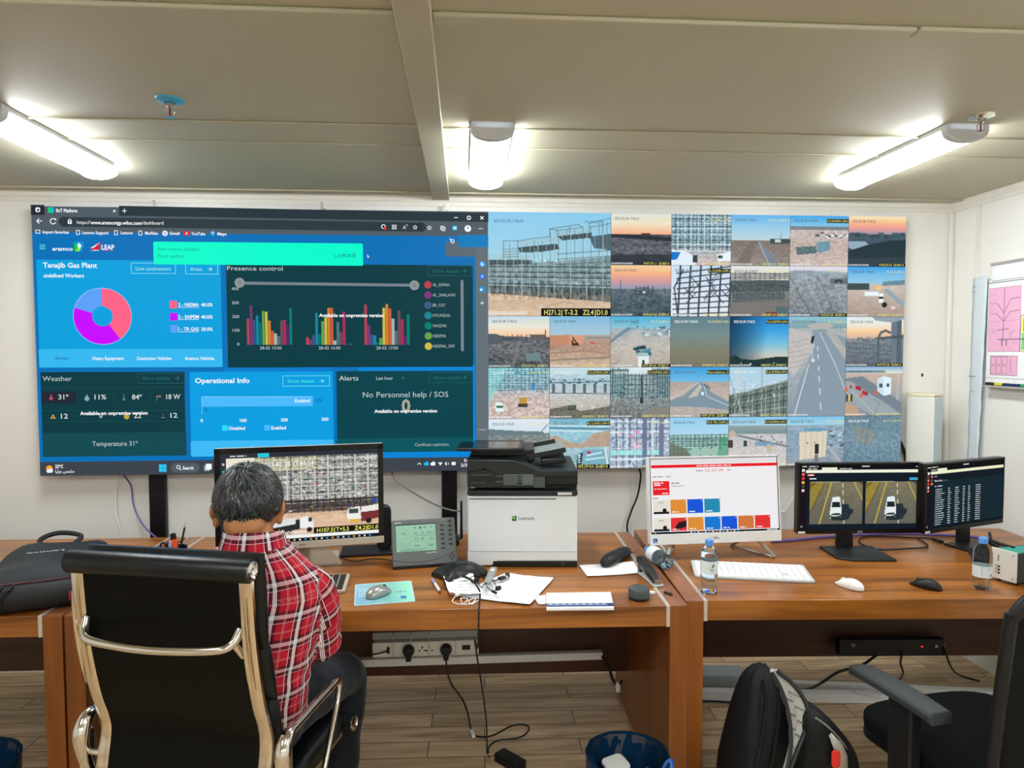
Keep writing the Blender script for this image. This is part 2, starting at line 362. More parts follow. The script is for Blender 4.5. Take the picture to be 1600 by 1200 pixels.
# ------------------------------------------------------------------ sprinklers
CHROME = mat('chrome', (225, 222, 215), .12, 1); STEEL = mat('brushed_steel', (190, 188, 182), .3, 1); BLUEF = mat('blue_film', (70, 170, 215), .35, spec=.6)
BLACKP = mat('black_plastic', (22, 23, 25), .42, spec=.4, bump=.02, bscale=400); BLACKG = mat('black_gloss', (10, 10, 12), .12, spec=.5); DARKG = mat('dark_grey_plastic', (52, 56, 58), .5, spec=.4, bump=.02, bscale=300)
def sprinkler(x, y, plate, label):
    t = thing('fire_sprinkler', label, 'sprinkler', (x, y, ZC), 0, 'ceiling sprinklers')
    MB().lathe([(.002, 0), (.042, 0), (.040, -.005), (.018, -.012), (.016, -.006), (.002, -.006)], 24).build('escutcheon', plate, t)
    MB().lathe([(.011, 0), (.011, -.022), (.007, -.026), (.007, -.03)], 12).build('nozzle', CHROME, t)
    f = MB()
    for s in (-1, 1): f.tube([(s*.007, 0, -.026), (s*.014, 0, -.036), (s*.010, 0, -.048), (0, 0, -.054)], .0022, 6)
    f.lathe([(.002, -.053), (.014, -.055), (.014, -.057), (.002, -.058)], 14).build('deflector', STEEL, t)
    MB().cyl((0, 0, -.03), (0, 0, -.053), .0025).build('glass_bulb', mat('red_bulb', (150, 20, 20), .1), t)
p = at(265, 155, z=ZC); sprinkler(p.x, p.y, BLUEF, 'ceiling sprinkler with a blue film on its plate, left of the beam')
p = at(1533, 181, z=ZC); sprinkler(p.x, p.y, CHROME, 'bare metal ceiling sprinkler beside the right lamp')

# ================================================================== desks
DZ = .7506
WX = wood('desk_wood_along', (108, 60, 16), (180, 112, 42), (1.1, 16, 16)); WZ = wood('desk_wood_upright', (112, 60, 12), (156, 88, 24), (16, 16, 1.0), .38, .08)
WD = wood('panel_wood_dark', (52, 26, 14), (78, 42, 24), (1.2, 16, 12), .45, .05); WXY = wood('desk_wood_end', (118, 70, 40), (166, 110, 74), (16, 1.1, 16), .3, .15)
ALU = mat('aluminium_strip', (214, 210, 204), .32, .6)
def desk(name, label, right_front, width, depth, ang, ends, panel_y=.68, panel_z=(.21, .675)):
    """right_front: outer front corner at the floor; local x runs along the front edge, y to the wall"""
    t = thing(name, label, 'desk', right_front, ang, 'wooden desks in a row'); w = .062; x0, x1 = -width, 0
    tx0 = x0+(w if 'l' in ends else 0); tx1 = x1-(w if 'r' in ends else 0)
    s = .012
    MB().box(((tx0+tx1)/2, depth/2, .75-.035), (tx1-tx0-2*s*0, depth, .07)).build('tabletop', WX, t, bevel=.0015)
    for e, xa in (('l', x0), ('r', x1-w)):
        if e not in ends: continue
        lg = MB().box((xa+w/2, depth/2, .374), (w, depth+.004, .748)); lg.build('end_panel', WZ, t, bevel=.0015)
        MB().box((xa+w/2, depth/2, .7487), (w-.001, depth+.003, .003)).build('edge_cap', WXY, t)
        xs = xa+w+.0065 if e == 'l' else xa-.0065
        MB().box((xs, depth/2-.001, .7155), (.013, depth+.006, .0725)).build('metal_strip', ALU, t, bevel=.001)
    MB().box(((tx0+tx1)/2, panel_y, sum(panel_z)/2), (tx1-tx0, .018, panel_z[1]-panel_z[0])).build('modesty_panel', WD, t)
    return t
A1, A2, A0 = R(-1.75), R(-3.3), R(-1.2)
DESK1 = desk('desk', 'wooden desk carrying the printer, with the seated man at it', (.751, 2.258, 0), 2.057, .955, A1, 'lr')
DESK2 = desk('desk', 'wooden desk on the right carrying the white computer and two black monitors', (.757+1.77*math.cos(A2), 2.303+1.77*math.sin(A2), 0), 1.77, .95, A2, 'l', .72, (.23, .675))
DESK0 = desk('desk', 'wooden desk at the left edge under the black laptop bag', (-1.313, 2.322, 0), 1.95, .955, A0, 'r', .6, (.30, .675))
# ================================================================== the screen wall
SY = 3.5; SX0, SXM, SX1, SZ0, SZ1 = -2.0585, .1227, 2.3038, 1.0054, 2.3042
VW = thing('video_wall', 'wall-wide screen showing a dashboard and a grid of camera views', 'screen', (SXM, SY+.05, 0))
def vfn(x, y, h): return (x-SXM, -.05-h, y)                  # picture coordinates: x and height of the place itself
class Px(Paint):
    """a Paint whose positions are read off the photograph and turned into places on the screen's plane"""
    def __init__(s, Y=SY, fn=None): super().__init__(fn or vfn, .0003); s.Y0 = Y
    def q(s, x, y): p = at(x, y, Y=s.Y0); return p.x, p.z
    def R(s, x0, y0, x1, y1, col, L=1, r=0):
        a, b = s.q(x0, y0); c, d = s.q(x1, y1)
        if r: s.poly(rrect(abs(c-a), abs(b-d), r*.0033, 3, (a+c)/2, (b+d)/2), col, L)
        else: s.rect(a, d, c, b, col, L)
    def O(s, x0, y0, x1, y1, w, col, L=2):
        a, b = s.q(x0, y0); c, d = s.q(x1, y1); s.frame(a, d, c, b, w*.0033, col, L)
    def P(s, pts, col, L=1): s.poly([s.q(*p) for p in pts], col, L)
    def Ln(s, pts, w, col, L=2): s.line([s.q(*p) for p in pts], w*.0033, col, L)
    def D(s, x, y, r, col, L=2, n=20): a, b = s.q(x, y); s.disc(a, b, r*.0033, col, L, n)
    def Rg(s, x, y, r0, r1, col, L=2, a0=0, a1=360): a, b = s.q(x, y); s.ring(a, b, r0*.0033, r1*.0033, col, L, -a1, -a0)
    def T(s, body, x, y, x1, h, col, L=5, bold=0):
        v, f = glyphs(body, bold)
        if not len(v): return
        a, b = s.q(x, y); c, d = s.q(x1, y); g0, g1 = v[:, 0].min(), v[:, 0].max(); sx = (c-a)/(g1-g0); k = h*.0033/.70
        s.put([(a+(p[0]-g0)*sx, b+p[1]*k) for p in v], f, col, L)
Wt = (245, 248, 250)
cas = MB(); cas.box((0, -.0275, (SZ0+SZ1)/2), (SX1-SX0, .04, SZ1-SZ0)); cas.build('casing', mat('screen_casing', (30, 32, 34), .5), VW, bevel=.002)
for px in (244, 702):
    p = at(px, 745, Y=SY+.04); MB().box((p.x-SXM, .008, .60), (.078, .032, 1.2)).box((p.x-SXM, -.06, .012), (.4, .17, .024)).build('support_post', mat('black_steel', (14, 14, 15), .45, .3), VW, bevel=.004)
for px, py in ((236, 318), (501, 322), (694, 326)):
    p = at(px, py, Y=SY); MB().box((p.x-SXM, -.02, SZ1+.02), (.008, .02, .045)).box((p.x-SXM+.012, -.02, SZ1+.006), (.016, .02, .012)).build('bracket', STEEL, VW)
# --- the dashboard
DB = Px(); DB.rect(SX0, SZ0, SXM, SZ1, (0, 112, 184), 0)
BG = [(48, 372, (0, 100, 172)), (420, 372, (0, 116, 192))]
DB.R(350, 575, 520, 722, (0, 122, 205), .5); DB.R(560, 570, 743, 722, (0, 132, 214), .5)
for y in (385, 388, 391): DB.R(62, y-3, 71, y-1.6, (90, 225, 215), 3)
DB.T('aramco', 82, 391.5, 114, 5.6, Wt, 5, .02)
DB.R(116, 377.5, 131, 393, (0, 150, 220), 3); DB.P([(116, 378), (124, 386), (122, 393), (116, 393)], (0, 200, 60), 4); DB.P([(118, 393), (124, 384), (127, 388), (124, 393)], (120, 230, 90), 5); DB.P([(123, 379), (128, 384), (124, 389), (121, 384)], (230, 250, 255), 6); DB.P([(126, 390), (131, 386), (131, 393)], (40, 100, 220), 5)
DB.P([(141.5, 391), (157, 378.5), (156, 390)], (215, 30, 50), 4); DB.P([(141, 388), (157.5, 378), (147, 387)], Wt, 5); DB.P([(141, 392), (157, 391.5), (150, 390.4)], Wt, 5)
DB.T('LEAP', 159, 390, 179, 7, Wt, 5, .025); DB.R(160, 391, 178, 392, (200, 60, 70), 5)
dash = DB.build('dashboard_background', SCREEN, VW)
# browser bars
b = Px(); b.rect(SX0, 2.182, SXM, SZ1, (80, 92, 102), 1)
b.P([(186, 321.5), (763, 333), (763, 347), (186, 337)], (40, 54, 62), 2); b.R(48, 320, 70, 336, (38, 40, 50), 2)
b.P([(100, 339), (659, 347.5), (659, 362), (100, 354)], (44, 58, 64), 2)
for x, y in ((100, 346.5), (658, 354.8)): b.D(x, y, 7.4, (44, 58, 64), 2)
b.R(55.5, 324, 63, 331.5, Wt, 3, 2); b.R(58, 326.5, 61.5, 330, (38, 40, 50), 4)
b.R(75.5, 324, 84, 332.5, (0, 190, 220), 3); b.P([(75.5, 324), (80, 328), (79, 332.5), (75.5, 332.5)], (0, 220, 90), 4)
b.T('IIoT Platform', 88, 331.5, 121, 4.8, Wt, 5, .03); b.Ln([(177, 328), (180.5, 331.5)], 1, Wt, 4); b.Ln([(180.5, 328), (177, 331.5)], 1, Wt, 4)
b.Ln([(191, 329.5), (198, 329.5)], 1, Wt, 4); b.Ln([(194.5, 326), (194.5, 333)], 1, Wt, 4)
b.Ln([(57.5, 345.4), (66, 345.5)], 1.2, Wt, 4); b.Ln([(61.5, 341.5), (57.5, 345.4), (61.5, 349.5)], 1.2, Wt, 4)
b.Rg(83, 345.8, 3.2, 4.4, Wt, 4, 20, 320); b.P([(85, 341.5), (88, 341.5), (88, 345)], Wt, 4)
b.R(106, 345, 112.5, 350, Wt, 4, 1); b.Rg(109.2, 345, 1.8, 2.8, Wt, 4, 180, 360); b.R(108.3, 346.4, 110.2, 348.4, (44, 58, 64), 5)
b.T('https://', 120.5, 350, 141.5, 5, Wt, 5); b.T('www.aramcotgp.wiloc.com', 142, 350.4, 221.5, 5, Wt, 5, .025); b.T('/dashboard', 222, 350.8, 255.5, 5, Wt, 5)
for x0, t, x1, y in ((67, 'Import favorites', 108, 364.8), (129, 'Lenovo Support', 170, 365.8), (189, 'Lenovo', 208, 366), (227, 'McAfee', 247, 366.6), (265, 'Gmail', 281, 366.8), (299, 'YouTube', 321, 367.4), (340, 'Maps', 354, 367.8)): b.T(t, x0, y, x1, 4.4, Wt, 5, .02)
b.O(55.5, 359, 63, 365, .9, Wt, 4)
for x, y in ((119, 359.5), (178.5, 360), (216.5, 360.4)): b.O(x, y, x+6, y+7.5, .9, Wt, 4)
b.D(258, 364.6, 4, Wt, 4); b.Rg(258, 364.6, 1.2, 2.2, (90, 140, 220), 5); b.R(287.5, 361.2, 296.5, 368, (235, 30, 30), 4, 1.5); b.P([(290.5, 363), (290.5, 366.5), (294, 364.7)], Wt, 5)
b.D(332.5, 364, 3.4, (60, 150, 235), 4); b.P([(329.5, 365), (335.5, 365), (332.5, 370)], (50, 190, 110), 4); b.D(332.5, 364, 1.2, Wt, 5)
b.Ln([(710, 340), (715.5, 340)], 1.2, Wt, 4); b.Rg(732.6, 340.4, 1.8, 3.2, Wt, 4); b.Ln([(750.5, 338), (755.5, 343)], 1.3, Wt, 4); b.Ln([(755.5, 338), (750.5, 343)], 1.3, Wt, 4)
b.Rg(599, 354, 2.2, 3.3, Wt, 4); b.D(601.5, 357, 2.2, (230, 50, 50), 5)
for dx, dy in ((-2, -2), (2, -2), (-2, 2), (2, 2)): b.O(616+dx-1.5, 354.8+dy-1.5, 616+dx+1.5, 354.8+dy+1.5, .7, Wt, 4)
b.T('A', 629.5, 358, 634.5, 5.4, Wt, 4); b.Rg(634.5, 353, 1.5, 2.2, Wt, 4, 270, 380)
def star(p, x, y, r, c, L): p.P([(x+(r if k % 2 == 0 else r*.5)*math.sin(R(36*k)), y-(r if k % 2 == 0 else r*.5)*math.cos(R(36*k))) for k in range(10)], c, L)
star(b, 648.6, 355.4, 4, Wt, 4); star(b, 648.6, 355.4, 2.4, (44, 58, 64), 5); star(b, 671, 356, 4.2, Wt, 4); star(b, 671, 356, 2.4, (80, 92, 102), 5)
b.O(688, 353, 694, 359, 1, Wt, 4); b.O(690, 355, 696, 361, .8, Wt, 4); b.R(706.8, 352.5, 714, 360, (40, 190, 225), 4, 1); b.R(709, 355, 713, 358, (240, 240, 240), 5)
b.D(731, 357.2, 5, Wt, 4); b.D(731, 356, 1.6, (150, 150, 150), 5)
for x in (748.6, 751.2, 753.8): b.D(x, 357.4, .8, Wt, 4)
b.build('browser_toolbar', SCREEN, dash)
sb = Px(); sb.R(743, 374, 763.2, 721, (100, 112, 118), 2); sb.R(696.5, 378, 744, 401, (92, 104, 114), 1.5); sb.R(716.5, 367, 763, 386.5, (0, 124, 190), 3)
sb.Rg(707, 377, 1.8, 3, Wt, 4); sb.Ln([(702.5, 372.5), (705, 375)], 1.4, Wt, 4)
sb.D(753.5, 412.5, 4.6, (40, 150, 235), 4); sb.T('b', 751.5, 415, 756, 5, Wt, 6, .03); sb.D(753.5, 432, 4.4, (70, 110, 225), 4); sb.P([(752, 429.5), (752, 434.5), (756, 432)], (150, 230, 250), 6)
sb.R(749, 448, 757.5, 456.5, (30, 150, 220), 4, 1); sb.D(752, 452.6, 1.7, Wt, 6); sb.Ln([(750.5, 473.5), (756, 473.5)], 1, Wt, 4); sb.Ln([(753.2, 471), (753.2, 476)], 1, Wt, 4); sb.R(748, 671, 760, 672, (170, 178, 182), 4)
sb.build('browser_sidebar', SCREEN, dash)
# cards
TEAL, CARD = (0, 58, 66), (0, 160, 222)
def arrow(p, x, y, c): p.Ln([(x-3.5, y), (x+3, y)], .8, c, 5); p.Ln([(x, y-2.8), (x+3, y), (x, y+2.8)], .8, c, 5)
k = Px(); k.R(56.5, 405.5, 348, 573.5, CARD, 1, 2); k.R(60.5, 545.5, 348, 573.5, (52, 184, 240), 2, 2)
k.T('Tanajib Gas Plant', 67.5, 418, 152, 7.2, Wt, 5, .02); k.T('undefined Workers', 68.5, 433.4, 131.5, 5.6, Wt, 5, .018)
for x0, x1, y0, y1 in ((204.5, 275, 410.5, 428), (289.5, 341, 412, 429)): k.O(x0, y0, x1, y1, .9, (130, 220, 240), 4)
k.T('Live contractors', 212.5, 422.4, 267, 5.4, (170, 240, 240), 5); k.T('Areas', 297.5, 423, 316, 5.2, (170, 240, 240), 5); arrow(k, 328.5, 420.6, (200, 245, 245))
for a0, a1, c in ((-90, 54, (255, 98, 134)), (54, 198, (200, 0, 255)), (198, 270, (92, 160, 246))): k.Rg(160.3, 494.3, 14.6, 41.2, c, 3, a0, a1)
k.Rg(160.3, 494.3, 41, 41.8, (170, 190, 245), 4)
for i, (c, t, pc) in enumerate((((255, 98, 134), '2 - NESMA', '40.0%'), ((200, 0, 255), '2 - SAIPEM', '40.0%'), ((92, 160, 246), '1 - TR GAS', '20.0%'))):
    y = 476+19*i; k.R(265+i*.5, y-6, 277+i*.5, y+6, c, 3, 1.5); k.T(t, 279, y+2.6, 311, 5, Wt, 5, .02); k.R(279, y+4, 311, y+4.7, Wt, 5); k.T(pc, 314.5, y+2.8, 332.5, 5, Wt, 5, .02)
for t, x0, x1, c in (('Worker', 86, 108, (20, 70, 120)), ('Heavy Equipment', 145, 193.5, Wt), ('Contractor Vehicles', 214, 268, Wt), ('Aramco Vehicles', 289, 335, Wt)): k.T(t, x0, 562.4, x1, 4.8, c, 5, .018 if c == Wt else 0)
k.build('workers_card', SCREEN, dash)
k = Px(); k.R(353, 412, 739.5, 573, TEAL, 1, 2); k.T('Presence control', 355, 422.5, 442, 6.6, (200, 212, 214), 5)
def details(p, x0, y0, x1, y1, bright):
    c = (70, 225, 225) if bright else (30, 112, 112); p.O(x0, y0, x1, y1, .8, (120, 225, 240) if bright else (28, 98, 100), 4); h = (y0+y1)/2
    p.T('Show details', x0+8, h+2.8, x0+50, 5.2, c, 5, .01 if bright else 0); arrow(p, x1-12.5, h, (150, 240, 240) if bright else (40, 125, 125))
details(k, 667.5, 415, 738, 431.5, False)
k.P([(374, 440), (648, 443.5), (648, 448), (374, 444.6)], (118, 130, 138), 2)
for x, y in ((374.5, 441.8), (647.5, 445.8)): k.D(x, y, 7.4, (140, 148, 150), 3); k.R(x-1.4, y-3, x-.6, y+3, (90, 100, 102), 4); k.R(x+.8, y-3, x+1.6, y+3, (90, 100, 102), 4)
for t, x, y in (('400', 362, 453.5), ('300', 362.4, 475.5), ('200', 363, 497), ('100', 363.6, 518.5), ('0', 370.5, 540)): k.T(t, x, y, x+(11 if len(t) > 1 else 4), 4.6, (190, 200, 202), 5)
RB, PU, BL, TB, TE, GR, YE, OR, RO, GW, GG, BR, PK, VI = (178, 66, 78), (122, 52, 120), (60, 80, 130), (10, 132, 160), (10, 110, 104), (98, 160, 78), (206, 184, 74), (206, 130, 50), (206, 92, 54), (170, 178, 178), (84, 112, 120), (110, 74, 84), (170, 40, 94), (84, 36, 104)
CC = (RB, PU, BL, TB, TE, GR, YE, OR, RO, GW, GG, BR, PK, VI, (0, 124, 110))
for x0, tops in ((385.5, (498, 477, 500, 493, 504, 486, 487, 501, 517, 521, 525, 501, 500, 508, 481)), (478.2, (527, 531, 523, 489, 522, 502, 496, 481, 481, 532, 503, 519, 487, 538, 537)), (569, (476, 508, 523, 524, 535, 528, 481, 475, 482, 498, 517, 485, 499, 524, 491))):
    for i, y in enumerate(tops): k.R(x0+4.75*i, y, x0+4.75*i+4.85, 538.8, CC[i], 3)
for t, x in (('28-02 15:00', 406), ('28-02 16:00', 498), ('28-02 17:00', 588)): k.T(t, x, 546, x+34, 4.6, (196, 206, 208), 5)
for i, (t, c) in enumerate((('AL_KIFAH', RB), ('AL_SHALAWI', PU), ('BR_CAT', (62, 90, 128)), ('HYUNDAI', (20, 132, 150)), ('NAIZAK', (0, 124, 110)), ('NESMA', GR), ('NESMA_OM', YE))):
    y = 445+16*i; k.D(668.5+i*.15, y, 5.6, c, 3); k.T(t, 676+i*.1, y+2.2, 676+(26, 35, 20, 27, 22, 21, 34)[i], 4.6, (178, 190, 192), 5)
k.R(719.6, 437, 724.8, 549, (122, 134, 140), 3, 2.4); k.T('Available on onpremise version', 498.5, 495.2, 600, 5, Wt, 6, .03)
k.build('presence_card', SCREEN, dash)
k = Px(); k.R(63, 581.5, 291, 711.5, (6, 58, 66), 1, 2); k.R(66, 677, 292, 711.5, (14, 74, 82), 2, 2); k.R(65, 612, 120, 630, (30, 38, 54), 2)
k.Ln([(64, 605.5), (291, 605)], .6, (20, 84, 90), 2); k.Ln([(65, 641.5), (291, 641)], .6, (20, 84, 90), 2); k.Ln([(66, 659), (291, 658)], .6, (20, 84, 90), 2)
for x in (121, 178, 235): k.Ln([(x, 606), (x+.6, 632)], .6, (18, 78, 84), 2)
k.T('Weather', 67, 595.3, 112.5, 7, (190, 204, 206), 5); details(k, 215, 583, 289.5, 599, False)
for t, x0, x1, y in (('31º', 91.5, 107.5, 624), ('11%', 148, 166.5, 624), ('84º', 206.5, 222, 624), ('18 W', 260, 282, 623.6), ('12', 95.5, 106.5, 654), ('0', 155.5, 160.5, 653), ('22', 209.5, 221, 653), ('12', 266.5, 277.5, 652.6)): k.T(t, x0, y, x1, 7.2, (206, 214, 214), 5, .015)
k.D(80, 622.5, 2.6, (190, 80, 100), 4); k.R(79, 616, 81, 622, (190, 80, 100), 4); k.P([(136, 616), (139.5, 623), (132.5, 623)], (130, 176, 176), 4); k.D(136, 623, 3.4, (130, 176, 176), 4); k.R(193, 616, 194.4, 625, (90, 140, 142), 4); k.D(193.7, 624, 1.8, (90, 140, 142), 4); k.R(244.6, 618, 245.6, 626, (130, 150, 150), 4); k.R(246, 618, 252, 620.6, (180, 100, 100), 4)
k.P([(83, 647), (87.5, 654), (79, 654)], (206, 180, 80), 4); k.D(83.2, 651.6, 1.3, (60, 60, 40), 5); k.D(198, 651, 4, (196, 160, 70), 4); k.R(252, 652, 258, 653, (140, 150, 150), 4); k.D(255, 648, .8, (190, 100, 90), 4)
k.T('Available on onpremise version', 125.5, 648.4, 231, 5, Wt, 6, .03); k.T('Temperature 31º', 144.5, 697, 215.5, 7, (170, 188, 190), 5, .01)
k.build('weather_card', SCREEN, dash)
k = Px(); k.R(296, 581, 522, 711, (0, 158, 226), 1, 2); k.R(298, 689, 522, 711, (62, 186, 246), 2, 2); k.T('Operational Info', 305, 598.6, 390, 7.4, Wt, 5, .022); details(k, 441.5, 587, 515.5, 603.5, True)
k.R(315, 620, 489, 634.4, (76, 186, 255), 3); k.R(315, 620, 316, 648, (200, 232, 250), 4); k.Ln([(316, 620), (489, 620)], .7, (160, 215, 250), 4)
for x in (380, 444, 507): k.R(x, 634.5, x+.7, 650, (0, 138, 206), 2)
k.T('Enabled', 461, 628.6, 484.5, 5, Wt, 5, .015); k.T('270', 493, 628.4, 503.5, 5, (20, 80, 150), 5); k.T('1', 321.5, 643, 323, 4.6, (10, 80, 130), 5)
for t, x0, x1, y in (('0', 313.5, 317.5, 659.6), ('100', 375, 385.5, 659.4), ('200', 439, 450, 658.4), ('300', 502.5, 513.5, 657.4)): k.T(t, x0, y, x1, 4.8, Wt, 5, .02)
k.R(347, 664.4, 356, 673, (40, 220, 250), 3, 1); k.T('Disabled', 358, 671.6, 383, 5, Wt, 5, .02); k.R(413, 664, 422, 672.6, (76, 186, 255), 3, 1); k.T('Enabled', 424, 671, 447, 5, Wt, 5, .02)
k.build('operational_card', SCREEN, dash)
k = Px(); k.R(525.5, 580, 739.5, 705, (0, 66, 76), 1, 2); k.R(526, 685.5, 739.5, 705, (4, 84, 94), 2, 2); k.T('Alerts', 530, 594.6, 560, 7.2, (205, 214, 216), 5); k.T('Last hour', 588, 593.4, 614, 5, (200, 210, 212), 5)
k.P([(628, 589.6), (632, 589.6), (630, 591.6)], (110, 140, 144), 4); details(k, 669.5, 582, 738, 598, False); k.T('No Personnel help / SOS', 567, 621, 700.5, 8.4, (186, 202, 204), 5)
k.T('0', 627.6, 643.6, 641.4, 19, (172, 166, 150), 4, .03)
k.T('Available on onpremise version', 585, 645, 683, 5, Wt, 6, .03); k.T('Certificate expiration.', 648.5, 697, 702, 4.8, (176, 190, 192), 5)
k.build('alerts_card', SCREEN, dash)
k = Px(); k.R(239.5, 377.6, 567.5, 415.4, (0, 250, 206), 6, 2); k.T('New version available', 247.2, 391.6, 311.5, 5, (0, 172, 140), 8); k.T('Press update', 247.4, 402.4, 286.4, 5, (0, 172, 140), 8)
k.T('UPDATE', 530.5, 402, 556, 5.2, (0, 150, 120), 8, .015); k.Rg(525.8, 399.6, 2.6, 3.3, (0, 150, 120), 8, -30, 240)
k.P([(573.6, 397.4), (577.4, 402), (575.4, 401.8), (574.8, 404)], Wt, 9)
k.build('update_banner', SCREEN, dash)
k = Px(); k.rect(SX0, SZ0, SXM, 1.074, (60, 66, 75), 2)
k.D(77.4, 732, 4.6, (250, 170, 40), 4); k.D(76, 736, 2.8, (235, 240, 248), 5); k.D(79.6, 735.4, 3.2, (235, 240, 248), 5); k.T('22ºC', 86.4, 731.2, 99, 4.8, Wt, 5, .03)
k.T('\ufe8e\ufef4\ufe8b\ufeb0\ufe9f \ufeb2\ufee4\ufeb8\ufee3', 86.6, 738.6, 116.4, 4.2, Wt, 5, .02)
for i in (0, 1):
    for j in (0, 1): k.R(248.6+6*i, 725.6+6*j, 254.2+6*i, 731.2+6*j, (40, 200, 245), 4)
k.R(266.5, 723.4, 312, 738.2, (82, 90, 100), 3, 7); k.Rg(278.8, 729.8, 2, 3, Wt, 5); k.Ln([(281, 732), (283.4, 734.4)], 1.2, Wt, 5); k.T('Search', 285.6, 733.6, 302.6, 4.8, Wt, 5, .025); k.R(319, 727.6, 328, 735.6, (170, 175, 182), 4); k.R(321.6, 724.6, 331, 733.4, Wt, 5, 1)
k.Ln([(652.4, 726), (655.2, 723), (658, 726)], 1, Wt, 5)
for x, c in ((666, (40, 180, 240)), (676.4, Wt)): k.D(x-1.6, 725, 2.2, c, 5); k.D(x+1, 724, 2.8, c, 5); k.R(x-3, 724.8, x+3.6, 727.2, c, 5, 1)
k.P([(684.6, 722.6), (691.6, 722.6), (688, 727.4)], Wt, 5); k.P([(695.6, 723), (698, 721.6), (698, 727.2), (695.6, 726)], Wt, 5); k.Rg(699, 724.4, 1.8, 2.4, Wt, 5, -60, 60); k.R(705.6, 721.8, 712, 726.6, Wt, 5, 1); k.T('5:46 PM', 725, 721.6, 751, 4.6, Wt, 5, .02); k.T('2/28/2023', 720, 729, 754, 4.6, Wt, 5, .02)
k.build('taskbar', SCREEN, dash)

# --- the camera feeds: a grid of seven by five
CW, RH = (SX1-SXM)/7, (SZ1-SZ0)/5
SAND, DARK = (206, 180, 160), (66, 74, 82)
def sunset(c, hz, cols, land, amp=.25):
    c.grad(0, hz, *cols).grad(hz, 1, *land).noise(amp, hz, 1); return c
def f_big(c):
    r = c.rng; c.grad(0, 1, (142, 200, 228), (170, 208, 222), (196, 212, 216)).grad(.76, 1, (206, 176, 150), (216, 186, 156)).noise(.14, .80, 1)
    st, dk, lt = (104, 120, 118), (58, 70, 74), (172, 184, 176); roof = lambda x: .43 if x < .13 else (.28 if x < .24 else (.29-.10*(x-.24) if x < .5 else (.17-.12*(x-.5) if x < .82 else .11-.25*(x-.82)))); gnd = lambda x: .775+.085*x
    c.poly([(0, .49), (.35, .49), (1, .42), (1, .80), (0, .74)], (112, 126, 126), .75); c.noise(.5, .45, .80, 26, 30)
    c.poly([(0, .46), (.36, .46), (.35, .50), (0, .51)], dk, .85); c.poly([(.24, .34), (.56, .30), (.58, .35), (.44, .38), (.26, .39)], dk, .9); c.poly([(.56, .23), (.84, .19), (.84, .24), (.60, .27)], dk, .9); c.poly([(.82, .23), (1, .20), (1, .36), (.86, .34)], dk, .75)
    c.poly([(0, .70), (1, .72), (1, .86), (0, .78)], (70, 78, 78), .7); c.noise(.5, .66, .84, 40, 20)
    for k in range(4): c.line([(.13, .36+.025*k), (.25, .35+.025*k)], .005, st); c.line([(.25, .325-.012*k), (.57, .275-.012*k)], .0045, lt, .8); c.line([(.57, .225-.012*k), (.82, .18-.012*k)], .0045, lt, .8); c.line([(0, .45-.012*k), (.34, .45-.010*k)], .0045, lt, .7)
    for k in range(5): c.line([(.56, .40+.05*k), (1, .36+.055*k)], .006, (70, 92, 94), .8)
    for y, dy in ((.525, .0), (.575, .005), (.62, .01), (.685, .02)): c.line([(0, y), (1, y+dy)], .010, dk, .9); c.line([(0, y+.016), (1, y+dy+.018)], .006, lt, .9)
    for k in range(31): x = .01+.033*k; top = roof(x)+.03*r.rand(); c.line([(x, top), (x, gnd(x))], .0075 if k % 4 == 0 else .0045, lt if k % 2 == 0 else st, .95)
    for k in range(14): x = .05+.9*r.rand(); y = .38+.3*r.rand(); c.line([(x, y), (x+.03, y-.07), (x+.06, y)], .0035, lt, .7)
    for pts in ([(.125, .47), (.125, .28), (.24, .275), (.24, .34)], [(.24, .28), (.36, .255), (.5, .235)], [(.5, .235), (.5, .16), (.73, .115), (.77, .14), (.56, .175), (.5, .16)], [(.82, .22), (.82, .10), (1, .05)], [(.82, .14), (.92, .12), (1, .10)], [(.56, .17), (.56, .24)], [(.66, .13), (.66, .2)], [(.93, .08), (.93, .2)]): c.line(pts, .0055, st)
    c.line([(.48, .9), (.62, .86), (.7, .88)], .006, (150, 124, 104), .6)
def f_r1c3(c): sunset(c, .40, [(224, 222, 212), (240, 222, 190), (246, 176, 136)], [(84, 86, 92), (104, 104, 108), (62, 66, 74)], .35); c.rect(.5, .38, .65, .47, (84, 62, 60)); c.poly([(0, .4), (.2, .4), (1, .46), (1, .54), (0, .46)], (48, 54, 62)); c.poly([(0, .8), (1, .78), (1, 1), (0, 1)], (52, 56, 64), .8)
def f_lat(c): c.grad(0, 1, (166, 190, 200), (140, 164, 172), (214, 184, 176)); c.steel(0, 0, 1, .7, 14, (62, 84, 92), .014, .9); c.steel(0, 0, 1, .7, 9, (224, 236, 238), .012, .9); c.noise(.4, 0, .72, 30, 30); c.noise(.3, .7, 1); c.poly([(0, .72), (.2, .7), (.42, .84), (.4, 1), (0, 1)], (226, 232, 240)); c.poly([(0, .74), (.16, .74), (.1, .88), (0, .9)], (30, 120, 200)); c.rect(.36, .8, .44, .94, (60, 70, 80)); c.poly([(.76, .78), (1, .72), (1, .9), (.78, .92)], (236, 236, 236)); c.rect(.78, .80, .86, .86, (60, 90, 90))
def f_road(c): c.grad(0, .5, (104, 178, 226), (158, 200, 222), (196, 210, 212)).grad(.5, 1, (132, 118, 110), (150, 138, 128)).noise(.16, .52, 1); c.poly([(.44, .53), (.50, .53), (.86, 1), (.64, 1)], (126, 134, 142)); c.line([(.47, .53), (.66, 1)], .012, (184, 188, 188)); c.poly([(.30, .55), (.42, .53), (.3, 1), (.06, 1)], (118, 108, 100), .7); c.rect(.66, .47, 1, .56, (70, 80, 80)); c.rect(.74, .48, .84, .54, (200, 206, 206)); c.line([(.83, .48), (.85, .36)], .008, (90, 110, 120))
